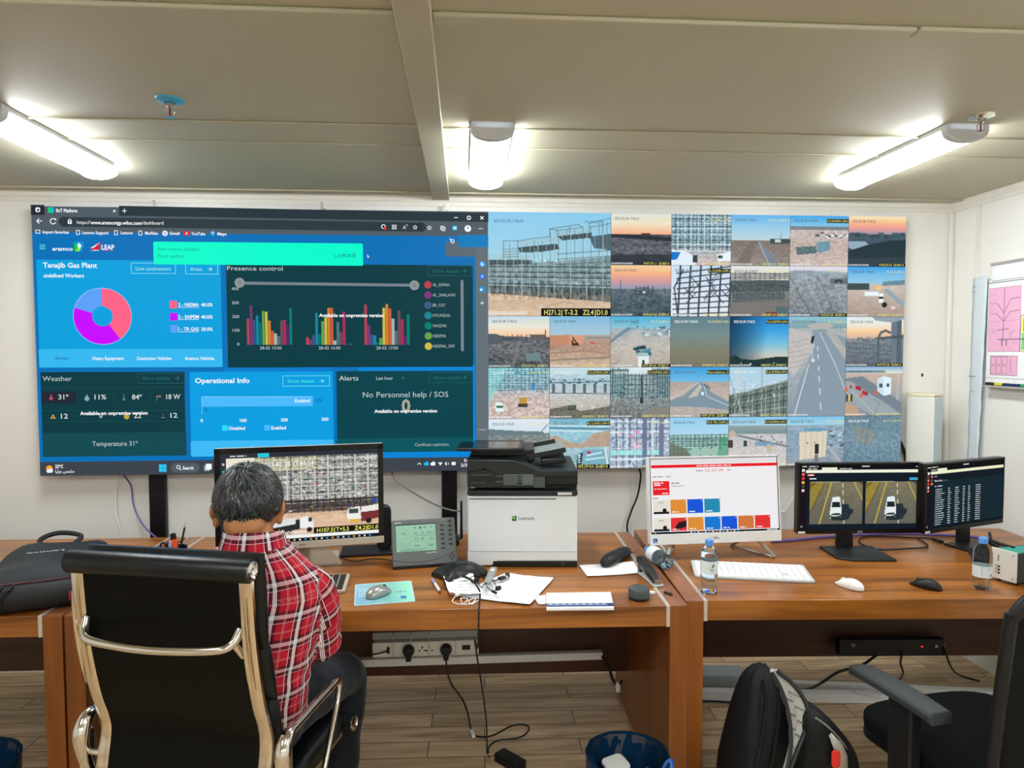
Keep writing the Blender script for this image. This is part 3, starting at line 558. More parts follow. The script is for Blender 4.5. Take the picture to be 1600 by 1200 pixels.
def f_yard(c): c.grad(0, .22, (72, 166, 222), (140, 196, 222)).grad(.22, 1, (200, 184, 178), (196, 174, 164), (206, 186, 176)).noise(.22, .24, 1); c.rect(0, .22, 1, .28, (110, 120, 124), .8); c.spots(16, .4, .3, 1, .42, [(70, 76, 80), (236, 236, 236), (90, 96, 100)], .03); c.poly([(.1, .62), (.45, .6), (.46, .74), (.12, .78)], (96, 116, 114)); c.poly([(.46, .52), (.68, .5), (.68, .68), (.54, .73), (.46, .7)], (112, 148, 162)); c.noise(.2, .5, .8, 30, 30)
def f_hill(c): sunset(c, .36, [(250, 232, 186), (250, 186, 140), (238, 156, 144), (160, 150, 172)], [(78, 96, 106), (60, 76, 84)], .15); c.spots(26, 0, .30, 1, .40, [(52, 72, 80), (70, 92, 100)], .05); c.poly([(0, .7), (.3, .58), (.7, .48), (1, .46), (1, 1), (0, 1)], (44, 60, 66)); c.poly([(0, .50), (.3, .5), (.35, .56), (.08, .66), (0, .62)], (150, 170, 186)); c.poly([(0, .84), (1, .80), (1, 1), (0, 1)], (58, 72, 80), .8)
def f_r2c3(c): sunset(c, .46, [(240, 208, 160), (250, 176, 132), (214, 156, 152), (150, 152, 176)], [(104, 116, 122), (84, 98, 104), (70, 84, 88)], .3); c.steel(.42, .42, .62, .56, 3, (52, 64, 72), .012); c.line([(.16, .3), (.17, .5)], .01, (70, 84, 96)); c.line([(.7, .42), (.7, .54)], .018, (70, 60, 62)); c.line([(.88, .44), (.9, .54)], .014, (80, 80, 84)); c.disc(.55, .53, .018, (226, 250, 244))
def f_truss(c):
    c.grad(0, 1, (206, 220, 232), (222, 222, 232), (230, 226, 230)); d = (58, 72, 80)
    for k in range(6): x = .16+.17*k; c.line([(x, 0), (x-.04, 1)], .03, d)
    for k in range(9): y = .1*k+.04; c.line([(.04 if k > 3 else .1, y+.12), (1, y-.02+.012*k)], .02, d)
    for k in range(16): x = c.rng.rand()*.9+.05; y = c.rng.rand()*.8; c.line([(x, y), (x+.16, y+.2*c.rng.choice([-1, 1]))], .014, d)
    c.line([(.05, .45), (.2, .1)], .024, d); c.line([(.06, .45), (.12, 1)], .02, d)
def f_r2c5(c): c.grad(0, .3, (226, 224, 216), (232, 214, 198)).grad(.3, 1, (120, 128, 126), (116, 120, 120), (120, 114, 110)); c.poly([(0, .3), (1, .28), (1, .5), (.5, .5), (0, .52)], (82, 92, 92)); c.noise(.3, .3, .7, 24, 40); c.steel(0, .14, 1, .34, 12, (84, 92, 94), .012, .9); c.steel(.05, .5, .9, .72, 14, (70, 78, 80), .009, .8); c.poly([(0, .72), (1, .66), (1, 1), (0, 1)], (130, 120, 114), .8); c.poly([(.76, .8), (.98, .8), (1, .96), (.8, .94)], (88, 110, 114)); c.rect(.6, .9, .8, 1, (120, 70, 60))
def f_tracks(c):
    c.grad(0, .12, (232, 220, 226), (214, 206, 212)).grad(.12, 1, (150, 158, 164), (148, 150, 152), (124, 130, 134)).noise(.34, .12, 1)
    for k in range(12): x = -.7+.14*k; c.line([(x+.1*k, .22), (x+.5+.06*k, 1)], .014+.01*(k % 2), (98, 104, 108) if k % 2 else (190, 194, 196), .55)
    c.rect(0, .1, .9, .16, (150, 166, 176), .8); c.rect(.7, .24, 1, .34, (110, 116, 122)); c.spots(8, .75, .26, 1, .32, [(50, 54, 60)], .03)
def f_cars(c): c.grad(0, .34, (66, 160, 224), (126, 188, 222), (158, 198, 218)).grad(.34, 1, (206, 190, 178), (190, 170, 156), (176, 152, 138)).noise(.12, .36, 1); c.rect(.0, .33, .38, .46, (70, 84, 82)); c.poly([(.62, .46), (.7, .44), (1, .72), (1, .84)], (150, 166, 172)); c.rect(.5, .38, .58, .46, (246, 196, 120)); c.rect(.3, .5, .54, .58, (236, 240, 240)); c.rect(.55, .54, .63, .72, (244, 246, 246)); c.rect(.55, .60, .63, .64, (50, 60, 60)); c.disc(.65, .76, .045, (40, 44, 44)); c.rect(.76, .78, .84, .84, (240, 200, 190)); c.poly([(.62, .3), (1, .26), (1, .36), (.6, .38)], (92, 128, 140), .8)
def f_r3c1(c): sunset(c, .40, [(196, 212, 220), (236, 226, 206), (250, 196, 150)], [(104, 106, 110), (112, 110, 110), (78, 84, 88)], .4); c.poly([(0, .34), (.14, .35), (.42, .46), (0, .56)], (92, 96, 102)); c.steel(.24, .38, .62, .46, 5, (74, 78, 86), .012); c.rect(.68, .36, .92, .46, (104, 96, 98)); c.line([(.93, .28), (.93, .44)], .018, (90, 80, 84)); c.poly([(.6, .72), (.84, .7), (.86, .86), (.62, .88)], (116, 132, 136)); c.line([(.5, .5), (.4, 1)], .06, (140, 136, 134), .5)
def f_bldg(c): c.grad(0, .37, (128, 182, 214), (158, 192, 210), (170, 196, 208)).grad(.37, 1, (186, 160, 144), (178, 146, 126), (196, 164, 140), (206, 180, 156)).noise(.22, .52, 1); c.poly([(0, .38), (.32, .36), (.55, .37), (.55, .55), (0, .58)], (198, 140, 110)); c.poly([(.32, .36), (.55, .37), (.55, .54), (.33, .57)], (216, 156, 122)); c.rect(.36, .47, .39, .56, (90, 60, 52)); c.line([(.38, .42), (.46, .55)], .02, (60, 44, 40)); c.rect(.36, .52, .48, .57, (70, 50, 44)); c.rect(.66, .51, .74, .54, (210, 70, 56)); c.rect(.6, .4, 1, .44, (130, 140, 140), .8); c.line([(0, .86), (1, .8)], .03, (138, 128, 112), .8); c.line([(0, .72), (.6, .68), (1, .74)], .02, (150, 120, 104), .7)
def f_path(c): c.grad(0, .24, (84, 176, 214), (150, 194, 206)).grad(.24, 1, (168, 176, 178), (196, 184, 172), (176, 160, 148)).noise(.2, .24, 1); c.spots(30, .3, .16, 1, .36, [(120, 160, 170), (80, 120, 130), (220, 230, 228)], .03); c.steel(.34, .06, .44, .2, 2, (70, 150, 170), .01); c.line([(.3, .24), (0, .5)], .05, (110, 128, 140), .8); c.poly([(.36, .3), (.52, .3), (.5, 1), (.1, 1)], (206, 192, 178), .5); c.spots(26, .36, .56, .62, .74, [(60, 110, 124), (40, 60, 70), (90, 150, 160)], .04); c.poly([(.46, .78), (.64, .76), (.64, 1), (.46, 1)], (226, 232, 226)); c.rect(.53, .86, .57, 1, (60, 64, 60)); c.rect(.46, .72, .63, .79, (170, 190, 190))
def f_flat(c): c.grad(0, 1, (98, 128, 140), (122, 140, 138), (132, 130, 112), (126, 118, 100)).noise(.04)
def f_dusk(c):
    c.grad(0, 1, (38, 136, 196), (60, 158, 214), (112, 184, 216), (196, 200, 190), (226, 172, 128)); t = np.clip((.75-c.X-.2*c.Y), 0, 1)[..., None]; c.a = c.a*(1-t)+np.array((36, 108, 160))/255*t; c.a *= (.55+.45*np.clip(c.X*1.6, 0, 1))[..., None]
    c.poly([(0, .80), (.1, .76), (.2, .84), (.4, .86), (.65, .82), (.78, .80), (1, .8), (1, 1), (0, 1)], (38, 58, 58)); c.noise(.14, .8, 1, 30, 30); c.disc(.36, .94, .015, (190, 230, 220)); c.disc(.2, .93, .01, (220, 226, 210)); c.disc(.76, .92, .01, (200, 220, 210))
def f_round(c):
    c.grad(0, .12, (150, 196, 206), (130, 156, 160)).grad(.12, 1, (176, 178, 176), (166, 172, 176), (142, 152, 160)).noise(.1, .1, 1); c.poly([(0, .12), (.38, .16), (.42, .34), (.1, .6), (0, .5)], (196, 188, 182)); c.noise(.08, .1, .5)
    c.poly([(.38, .14), (.6, .12), (1, .22), (1, .34), (.62, .14)], (140, 156, 164)); c.disc(.55, .095, .22, (186, 176, 168), ry=.03); c.poly([(.42, .14), (.62, .14), (1.02, .46), (1.02, 1), (.06, 1), (.22, .6), (.46, .3)], (142, 154, 164)); c.poly([(.64, .15), (.78, .15), (1, .32), (1, .42)], (186, 176, 164), .8)
    c.line([(.36, .48), (.12, 1)], .014, (226, 230, 230)); c.line([(.54, .16), (.8, .46), (1, .74)], .012, (212, 216, 214))
    for a, b2 in ((.3, .34), (.38, .42), (.5, .54), (.6, .65), (.72, .78), (.86, .93)): c.line([(.47+.12*a, a), (.47+.12*b2, b2)], .016, (226, 228, 226))
    for k in range(6): c.line([(.0, .26+.05*k), (.16, .25+.05*k), (.34, .22+.05*k)], .01, (140, 132, 126), .6)
    c.line([(.42, .20), (.42, .44)], .018, (190, 196, 200)); c.poly([(.4, .2), (.45, .19), (.43, .265), (.385, .27)], (32, 40, 46)); c.rect(.4, .42, .46, .45, (214, 218, 218)); c.line([(.36, .46), (.2, .62)], .05, (160, 166, 170), .5)
def f_post(c): sunset(c, .44, [(226, 230, 230), (236, 228, 214), (252, 206, 156), (214, 176, 160)], [(126, 134, 140), (120, 126, 132), (98, 104, 112)], .2); c.spots(12, 0, .41, .6, .47, [(104, 108, 116), (150, 144, 144)], .05); [c.line([(0, .52+.09*k), (1, .62+.09*k)], .01, (84, 92, 100), .8) for k in range(4)]; [c.line([(.06*k, .55), (.06*k, .66+.01*k)], .008, (84, 92, 100), .8) for k in range(14)]; c.rect(.78, 0, .96, 1, (112, 124, 134)); c.rect(.88, 0, .96, 1, (86, 98, 108), .8); c.poly([(.44, 0), (1, 0), (1, .05), (.8, .12), (.5, .08)], (150, 160, 168)); c.poly([(.5, .42), (1, .36), (1, .44), (.5, .45)], (84, 94, 102)); c.rect(.54, .44, .58, 1, (92, 104, 112)); c.line([(.56, .42), (.6, .32), (.68, .28), (.76, .32)], .04, (94, 104, 112))
def f_r4c1(c): c.grad(0, 1, (170, 206, 214), (178, 184, 184), (206, 180, 172), (204, 182, 174)); c.steel(0, 0, 1, .46, 15, (60, 130, 150), .012, .8); c.noise(.42, 0, 1, 18, 24); c.poly([(0, 0), (.3, 0), (0, .8)], (150, 226, 214), .5); c.rect(.5, .58, .63, .70, (196, 150, 70)); c.rect(.48, .70, .64, .77, (74, 70, 66)); c.poly([(.12, .68), (.22, .68), (.26, .86), (.12, .86)], (226, 240, 232)); c.rect(.13, .74, .24, .79, (80, 110, 100)); c.rect(.7, .3, .76, .44, (70, 140, 186))
def f_pill(c): c.grad(0, 1, (206, 222, 226), (176, 196, 202), (196, 198, 196), (196, 184, 172), (150, 146, 140)).noise(.22, .1, 1, 14, 40); c.spots(30, 0, .22, 1, .3, [(80, 100, 110)], .025); c.line([(0, .30), (1, .28)], .016, (90, 112, 122)); c.line([(0, .50), (1, .52)], .012, (66, 80, 84)); [c.rect(.04+.17*k, .32, .09+.17*k, .5, (84, 104, 112), .9) for k in range(6)]; c.poly([(0, .82), (.3, .74), (.5, .86), (1, .76), (1, 1), (0, 1)], (112, 106, 96), .9); c.rect(.3, .74, .44, .84, (84, 92, 86)); c.noise(.3, .74, 1, 30, 30)
def f_grey(c): c.grad(0, 1, (226, 232, 232), (176, 190, 190), (138, 142, 140), (122, 122, 118)); c.steel(0, .04, .3, .6, 7, (70, 96, 100), .014, .9, (120, 150, 152)); c.steel(.7, .04, 1, .6, 7, (70, 92, 96), .014, .9, (110, 136, 138)); c.steel(.24, .14, .78, .6, 9, (70, 88, 92), .012, .9, (148, 164, 164)); c.noise(.4, .3, 1, 22, 24); c.poly([(.6, .86), (.76, .78), (1, .84), (1, 1), (.5, 1)], (140, 132, 122)); c.rect(.5, .6, .55, .72, (40, 50, 52)); c.line([(.52, .2), (.53, .62)], .03, (60, 80, 84))
def f_yroad(c): c.grad(0, .30, (66, 158, 214), (122, 186, 220)).grad(.30, 1, (184, 164, 152), (196, 180, 168), (178, 168, 158)).noise(.12, .31, 1); c.poly([(.52, .28), (.56, .28), (.7, .5), (1, .7), (1, .86), (.6, .80), (0, .78), (0, .66), (.24, .56)], (132, 148, 158)); c.poly([(.5, .34), (.54, .4), (.46, .58), (.3, .62)], (196, 184, 172)); c.line([(0, .64), (.5, .3)], .012, (206, 206, 200)); c.line([(.56, .3), (.62, .58), (1, .78)], .012, (206, 210, 208)); c.rect(.53, .50, .57, .56, (240, 246, 246)); [c.line([(.57+.06*k, .34+.03*k), (.61+.06*k, .40+.03*k)], .014, (60, 70, 80)) for k in range(2)]; c.rect(.0, .28, 1, .305, (150, 170, 176), .8)
def f_conv(c):
    c.grad(0, 1, (176, 206, 222), (190, 206, 214), (150, 162, 160)); c.poly([(0, .56), (.3, .5), (1, .26), (1, 1), (0, 1)], (112, 122, 116)); c.noise(.3, .3, 1, 20, 26); st = (176, 184, 174); dk = (64, 76, 74)
    for k in range(5): c.line([(0, .56+.1*k), (1, .28+.13*k)], .014, dk if k % 2 else st)
    for k in range(14): c.line([(.03+.075*k, .58-.02*k), (.03+.075*k, 1)], .012, st if k % 3 else dk)
    for k in range(12): x = .08*k; c.line([(x, .9-.03*k), (x+.09, .62-.02*k)], .01, dk)
    c.line([(.13, 0), (.13, .46)], .035, (196, 206, 204)); c.line([(.56, 0), (.56, .4)], .03, (170, 184, 184)); c.line([(.0, .18), (.24, .96)], .02, (166, 174, 164)); c.poly([(.75, .52), (.79, .6), (.76, .6)], (250, 250, 250))
def f_gate(c): c.grad(0, .14, (130, 170, 200), (222, 226, 226)).grad(.14, 1, (206, 178, 158), (166, 164, 162), (140, 144, 148)).noise(.08, .14, 1); c.rect(0, .08, .7, .13, (90, 110, 110), .7); c.poly([(0, .24), (.3, .2), (1, .74), (1, .98), (.7, .72), (0, .3)], (124, 134, 142)); c.poly([(0, .3), (.1, .3), (1, .98), (.5, 1), (.2, .8), (0, .5)], (160, 166, 168)); c.poly([(.56, .25), (.66, .2), (.8, .23), (.8, .56), (.68, .6), (.56, .5)], (206, 222, 228)); c.poly([(.66, .2), (.8, .23), (.8, .56), (.68, .6)], (226, 236, 240)); c.rect(.59, .34, .65, .43, (70, 100, 104)); c.rect(.72, .34, .77, .42, (70, 100, 104)); [c.poly([(x, .38+.1*i), (x+.1, .42+.1*i), (x+.1, .5+.1*i), (x, .46+.1*i)], (180, 50, 66)) for i, x in enumerate((.18, .30))]; c.rect(.08, .38, .12, .44, (190, 60, 70)); [c.poly([(x, y), (x+.03, y+.12), (x-.03, y+.12)], (240, 90, 60)) for x, y in ((.28, .5), (.54, .44), (.02, .38))]; [c.rect(.02+.04*k, .56, .05+.04*k, .7, (220, 180, 60) if k % 2 else (50, 50, 46)) for k in range(3)]; c.line([(.93, .05), (.91, .68)], .012, (196, 206, 206)); c.poly([(0, .72), (.2, .8), (.3, 1), (0, 1)], (196, 160, 132)); c.line([(.12, .5), (.5, .94)], .008, (206, 210, 206)); c.line([(.5, .66), (.6, .74), (.52, .98)], .008, (100, 106, 110), .7)
def f_r5c1(c): c.grad(0, 1, (226, 226, 228), (196, 216, 228), (150, 160, 160)).grad(.28, 1, (130, 140, 138), (140, 138, 134), (110, 112, 110)).noise(.3, .3, 1); c.poly([(0, .2), (.5, .24), (.9, .26), (.9, .32), (0, .32)], (110, 128, 130)); c.line([(.98, .1), (.86, .26)], .012, (80, 96, 104))
def f_mound(c): c.grad(0, 1, (126, 180, 196), (156, 196, 206), (170, 192, 198), (150, 172, 176)).noise(.2, 0, 1); [c.line([(0, .14+.05*k), (1, .17+.05*k)], .016, (60, 104, 124) if k % 2 else (226, 236, 236)) for k in range(3)]; c.poly([(.0, .34), (.1, .34), (.3, .46), (.54, .5), (.74, .3), (1, .24), (1, .56), (.5, .58), (.0, .6)], (186, 160, 138)); c.noise(.14, .26, .6, 20, 30); c.poly([(.4, .74), (.6, .62), (.94, .62), (1, .9), (.46, .94)], (124, 172, 186)); c.poly([(.46, .72), (.55, .68), (.53, .92), (.45, .92)], (50, 66, 70)); [c.rect(.475, .72+.045*k, .515, .745+.045*k, (220, 226, 220)) for k in range(4)]; c.rect(.62, .66, .68, .7, (190, 50, 80)); c.line([(.62, .74), (.86, .68)], .03, (206, 220, 222)); c.line([(.6, .82), (.9, .78)], .03, (200, 216, 220)); c.line([(.92, .6), (.96, .9)], .03, (226, 230, 226))
def f_pink(c): c.grad(0, 1, (180, 190, 204), (170, 180, 194)); c.steel(0, 0, 1, 1, 9, (110, 120, 138), .026, .9); c.steel(0, 0, 1, 1, 7, (228, 236, 240), .018, .9); c.noise(.4, 0, 1, 26, 26); c.spots(12, .02, .2, .96, .6, [(222, 150, 176), (240, 190, 206)], .05); [c.rect(.02+.14*k, .64, .12+.14*k, .74, (160, 226, 214)) for k in range(6)]; c.rect(.55, 0, .62, 1, (112, 124, 150)); c.rect(.82, 0, .9, .8, (118, 126, 146)); c.line([(0, .82), (1, .8)], .02, (220, 228, 230))
def f_tank(c): c.grad(0, 1, (150, 202, 228), (190, 216, 228), (196, 214, 218)).grad(.72, 1, (132, 140, 132), (120, 132, 126)); c.steel(0, .36, 1, .74, 14, (76, 104, 96), .012, .95, (160, 192, 180)); c.noise(.24, .34, 1, 24, 30); c.poly([(.0, .5), (.3, .64), (.4, .9), (0, .9)], (110, 112, 96), .7); [c.disc(.44+.17*k, .7, .09, (160, 190, 172)) for k in range(4)]; c.rect(0, .82, 1, 1, (150, 150, 140), .8); c.poly([(.86, .4), (1, .42), (1, .8), (.8, .8)], (70, 150, 110), .5)
def f_field(c): c.grad(0, .18, (142, 196, 224), (176, 206, 218)).grad(.18, .34, (150, 164, 160), (124, 144, 146)).grad(.34, 1, (196, 190, 190), (206, 194, 190), (214, 206, 202)).noise(.16, .3, 1); c.line([(.1, .36), (1, .6)], .03, (120, 128, 134)); c.line([(.3, .36), (1, .48)], .02, (206, 206, 206)); c.spots(12, .3, .38, 1, .56, [(66, 70, 76)], .02); c.rect(.0, .46, .08, .62, (84, 66, 66)); c.rect(.26, .48, .32, .6, (50, 84, 80)); c.poly([(.46, .5), (.78, .52), (.78, .6), (.46, .58)], (126, 158, 178)); c.rect(.66, .56, .74, .7, (196, 180, 150)); c.poly([(0, .32), (.08, .26), (.16, .38), (0, .42)], (196, 176, 158))
def f_cont(c): c.grad(0, .18, (130, 192, 222), (168, 206, 220)).grad(.18, 1, (150, 172, 184), (146, 162, 172), (150, 152, 154)).noise(.3, .2, 1); c.poly([(.0, .3), (.25, .26), (.25, .8), (0, .9)], (140, 160, 176), .5); c.poly([(.3, .24), (.62, .24), (.7, .3), (.3, .32)], (110, 160, 180)); c.poly([(.22, .32), (.7, .3), (.68, .82), (.23, .88)], (222, 206, 184)); [c.line([(.33+.1*k, .32), (.32+.1*k, .86)], .008, (184, 168, 148)) for k in range(4)]; c.rect(.49, .56, .56, .76, (48, 50, 50)); c.rect(.49, .77, .55, .92, (120, 120, 118)); c.disc(.36, .54, .012, (60, 60, 60)); c.disc(.49, .53, .01, (60, 60, 60)); c.spots(20, .72, .26, 1, .6, [(80, 106, 120), (190, 206, 212)], .03); c.line([(.72, .6), (.98, 1)], .04, (190, 188, 186), .7)
def f_tarmac(c): c.grad(0, 1, (112, 136, 148), (124, 148, 160), (110, 134, 148)).noise(.22, 0, 1, 20, 26); c.noise(.22, .3, 1, 40, 50); c.poly([(.1, .2), (.44, .26), (.56, .4), (.48, .6), (.2, .5)], (152, 146, 130), .55); c.line([(.46, .0), (.38, .56)], .016, (90, 110, 122), .7); c.line([(.36, .1), (.3, .5)], .012, (96, 116, 126), .6)
FEEDS = [(0, 0, 2, 2, f_big, 'steel'), (2, 0, 1, 1, f_r1c3), (3, 0, 1, 1, f_lat), (4, 0, 1, 1, f_road), (5, 0, 1, 1, f_yard), (6, 0, 1, 1, f_hill),
         (2, 1, 1, 1, f_r2c3), (3, 1, 1, 1, f_truss), (4, 1, 1, 1, f_r2c5), (5, 1, 1, 1, f_tracks), (6, 1, 1, 1, f_cars),
         (0, 2, 1, 1, f_r3c1), (1, 2, 1, 1, f_bldg), (2, 2, 1, 1, f_path), (3, 2, 1, 1, f_flat), (4, 2, 1, 1, f_dusk), (5, 2, 1, 2, f_round), (6, 2, 1, 1, f_post),
         (0, 3, 1, 1, f_r4c1), (1, 3, 1, 1, f_pill), (2, 3, 1, 1, f_grey), (3, 3, 1, 1, f_yroad), (4, 3, 1, 1, f_conv), (6, 3, 1, 1, f_gate),
         (0, 4, 1, 1, f_r5c1), (1, 4, 1, 1, f_mound), (2, 4, 1, 1, f_pink), (3, 4, 1, 1, f_tank), (4, 4, 1, 1, f_field), (5, 4, 1, 1, f_cont), (6, 4, 1, 1, f_tarmac)]
YL = (232, 226, 130); BK = (16, 18, 18)
CODES = {2: 'PL11-SUBST-CAM-3', 3: 'PL16-CAM-2', 4: 'PL12-RUNSMA1-CAM-2', 5: 'PL11-RVE1-CAM-1', 6: 'PL17-CAM-3', 8: 'PL14-CAM-6', 7: 'PL-15-RVE1-CAM-1', 14: 'PL14-RVXDH1-CAM-1', 15: 'PL15-ASSIMTN-CAM-2', 18: 'PL10-RATPER-CAM-6', 19: 'PL16-SATRNA-CAM-1', 20: 'PL14-SATRNA-CAM-2', 21: 'Rawdahut-2', 22: 'PL16-SATRNA-CAM-2', 25: 'PL12-RVE-CAM-5', 27: 'PL9-TR-CAM-2', 28: 'PL14-SATRNA-CAM-1'}
DARKSKY = {14, 15, 18, 19, 20, 22, 30}
for i, fd in enumerate(FEEDS):
    cx, cy, cw, ch, fn = fd[:5]; x0 = SXM+CW*cx; z1 = SZ1-RH*cy; Wd, Ht = CW*cw-.0016, RH*ch-.0016
    c = Cv(int(100*min(cw, 1.9)), int(84*min(ch, 2)), 11+i); fn(c); c.a = np.clip((c.a-.5)*1.06+.5, 0, 1)*np.array((.97, 1, 1.02))
    p = Paint(lambda x, y, h, x0=x0, z1=z1, Wd=Wd, Ht=Ht: (x0+x*Wd-SXM, -.0501-h, z1-y*Ht), .0003); p.grid(0, 0, 1, 1, c.a, 1)
    if i == 0:
        p.text('2023-02-28 17:46:54', .045, .10, .030, (70, 90, 104), 3, .24); p.text('PL14-CAM', .79, .10, .028, (80, 100, 112), 3, .14); p.rect(.43, .925, 1, 1, BK, 2)
        for t, xx, ww in (('H271.2', .455, .135), ('|', .597, .006), ('T-3.2', .617, .112), ('Z2.4', .772, .088), ('|', .872, .006), ('D1.0', .888, .088)): p.text(t, xx, .988, .048, YL, 3, ww, .012)
        p.text('E0.000000,N0.000000', .004, .990, .036, (240, 240, 236), 3, .312, .01)
    else:
        s = 1/ch; dk = i in DARKSKY
        p.text('2023-02-28 17:46:5%d' % (i % 6), .06, .125*s, .052*s, (236, 240, 240) if dk else (96, 108, 118), 3, .40 if i % 3 else .36, .01)
        if i in CODES: p.rect(.62, .06*s, 1, .14*s, BK, 2) if i in (4, 7, 15, 19, 20, 21, 22, 25, 27, 28) else None; p.text(CODES[i], .63, .125*s, .05*s, YL, 3, .36)
        elif i not in (12, 17): p.text('PL11-CAM-4', .68, .125*s, .05*s, YL, 3, .30)
        p.text('E0.000000,N0.000000', .01, 1-.012*s, .034*s, (236, 238, 238), 3, .35, .015)
        if i == 25: p.rect(.45, .92, 1, 1, BK, 2); p.text('H75.1|T+5.4  Z6.6|D1.0', .475, .985, .058, YL, 3, .49, .012)
        elif i != 16:
            if i % 4 == 1: p.rect(.52, 1-.062*s, 1, 1, BK, 2)
            p.text('H%d.%d|T-%d.%d  Z%d.0|D1.0' % (100+7*i, i % 10, i % 7, i % 9, 1+i % 4), .54, 1-.012*s, .042*s, YL, 3, .43, .012)
    p.build('camera_feed', SCREEN, VW)
# ================================================================== computers
SILVER = mat('silver_paint', (196, 190, 176), .38, .35, spec=.5); WHITEP = mat('white_plastic', (226, 228, 228), .35, spec=.45); BEZEL = mat('bezel_black', (9, 9, 10), .25, spec=.4); GREYP = mat('grey_plastic', (120, 124, 126), .45)
def monitor(name, label, x, y, rz, zb, w, h, chin, bz, body, edge, tilt=0, deep=.035, cat='monitor'):
    """stands facing local -y; returns the thing and a picture mapping onto its display"""
    t = thing(name, label, cat, (x, y, DZ), rz); M = Matrix.Translation((0, 0, zb-.75)) @ Matrix.Rotation(-tilt, 4, 'X')
    MB().box((0, deep/2, h/2), (w, deep, h), M).build('back_shell', body, t, bevel=.004)
    f = MB(); y0, y1 = -.004, 0
    for c, d in (((0, -.002, h-bz/2), (w, .004, bz)), ((-w/2+bz/2, -.002, (chin+h)/2), (bz, .004, h-chin)), ((w/2-bz/2, -.002, (chin+h)/2), (bz, .004, h-chin))): f.box(c, d, M)
    if chin < .03: f.box((0, -.002, chin/2), (w, .004, chin), M)
    f.build('bezel', edge, t)
    if chin >= .03: MB().box((0, -.0025, chin/2), (w, .005, chin), M).build('chin', body, t, bevel=.0015)
    dw, dh = w-2*bz, h-chin-bz
    fn = lambda u, v, k: tuple(M @ Vector((-dw/2+u*dw, -.0015-k, chin+(1-v)*dh)))
    return t, M, fn, dw/dh
def chin_text(t, M, body, z, hgt, col, x=0, dy=-.0056):
    p = Paint(lambda a, b, k: tuple(M @ Vector((a, dy-k, b))), .0001)
    v, f = glyphs(body, .02); s = hgt/.7; a, b = v[:, 0].min(), v[:, 0].max()
    p.put([(x+(q[0]-(a+b)/2)*s, z+q[1]*s) for q in v], f, col, 1); p.build('logo', STICKER, t)
# --- the silver all-in-one in front of the man
pl, pr = at(333.5, 701, Y=2.685), at(598.5, 694.7, Y=2.80); cxm, cym = (pl.x+pr.x)/2, (pl.y+pr.y)/2; wm = math.hypot(pr.x-pl.x, pr.y-pl.y); rzm = math.atan2(pr.y-pl.y, pr.x-pl.x)
zt = (pl.z+pr.z)/2; zb = (at(333.5, 862.9, Y=2.685).z+at(598.8, 849.9, Y=2.80).z)/2
t, M, fn, asp = monitor('all_in_one_computer', 'large silver computer with a building site on its screen, behind the seated man', cxm, cym, rzm, zb, wm, zt-zb, .026+.001, .021, SILVER, BEZEL, R(1.5), cat='computer')
for ch in list(t.children):
    if ch.name.startswith('bezel'): pass
MB().box((0, -.0035, .0135), (wm, .006, .027), M).build('chin', SILVER, t, bevel=.0015)
c = Cv(250, 150, 5); c.grad(0, 1, (206, 208, 204), (196, 192, 184)); c.grad(.62, 1, (206, 176, 150), (222, 186, 156), (216, 180, 152)); c.steel(0, 0, 1, .66, 12, (96, 100, 98), .010, .95, (150, 152, 148)); c.noise(.6, 0, .7, 40, 34); c.steel(0, 0, 1, .6, 26, (232, 230, 218), .004, .7); c.steel(0, .0, 1, .62, 17, (70, 74, 76), .006, .6); c.noise(.55, .02, .66, 60, 50); c.spots(160, 0, .04, 1, .62, [(60, 64, 66), (236, 234, 226), (120, 118, 110)], .014); [c.line([(.03+.09*k, 0), (.03+.09*k, .66)], .010, (206, 206, 196), .9) for k in range(11)]; [c.line([(0, .06+.11*k), (1, .05+.11*k)], .006, (196, 196, 186), .9) for k in range(6)]; c.steel(0, .56, 1, .72, 24, (60, 52, 52), .008, .8); c.noise(.3, .6, .8, 50, 40); c.rect(.1, .0, .6, .18, (216, 200, 120), .22)
c.spots(50, 0, .1, 1, .7, [(170, 40, 50), (40, 80, 140), (200, 176, 90), (240, 240, 236), (50, 54, 56)], .010); c.noise(.10, .74, 1)
for x0, y0 in ((.25, .80), (.79, .70)):
    pass
c.poly([(.22, .86), (.48, .80), (.50, .92), (.30, .97), (.2, .96)], (40, 44, 46)); c.poly([(.2, .82), (.44, .78), (.44, .86), (.2, .92)], (216, 226, 224)); c.poly([(.47, .78), (.52, .77), (.555, .82), (.56, .92), (.47, .92)], (236, 238, 238)); c.rect(.525, .79, .55, .84, (50, 60, 64)); c.disc(.4, .96, .018, (30, 30, 30)); c.disc(.53, .94, .018, (30, 30, 30))
c.poly([(.88, .69), (1, .66), (1, .76), (.88, .80)], (236, 232, 226)); c.poly([(.86, .76), (1, .74), (1, .84), (.88, .88)], (120, 50, 54)); c.poly([(.79, .70), (.87, .68), (.88, .84), (.80, .88), (.78, .80)], (238, 238, 232)); c.rect(.795, .71, .86, .77, (56, 80, 76)); c.rect(.80, .84, .87, .88, (226, 180, 60)); c.disc(.93, .87, .02, (30, 28, 28)); c.rect(.96, .58, .985, .64, (30, 80, 180))
p = Paint(fn, .0003); p.rect(0, 0, 1, 1, (44, 50, 58), 0); p.grid(.036, .05, 1, .925, c.a, 1); p.rect(.036, .05, .21, .20, (236, 228, 212), 2); p.rect(.036, .20, .10, .5, (236, 228, 212), 2); p.rect(.23, .004, .30, .048, (40, 200, 220), 2); p.rect(.04, .925, 1, .962, (240, 240, 238), 2); p.rect(0, .962, 1, 1, (18, 20, 26), 2)
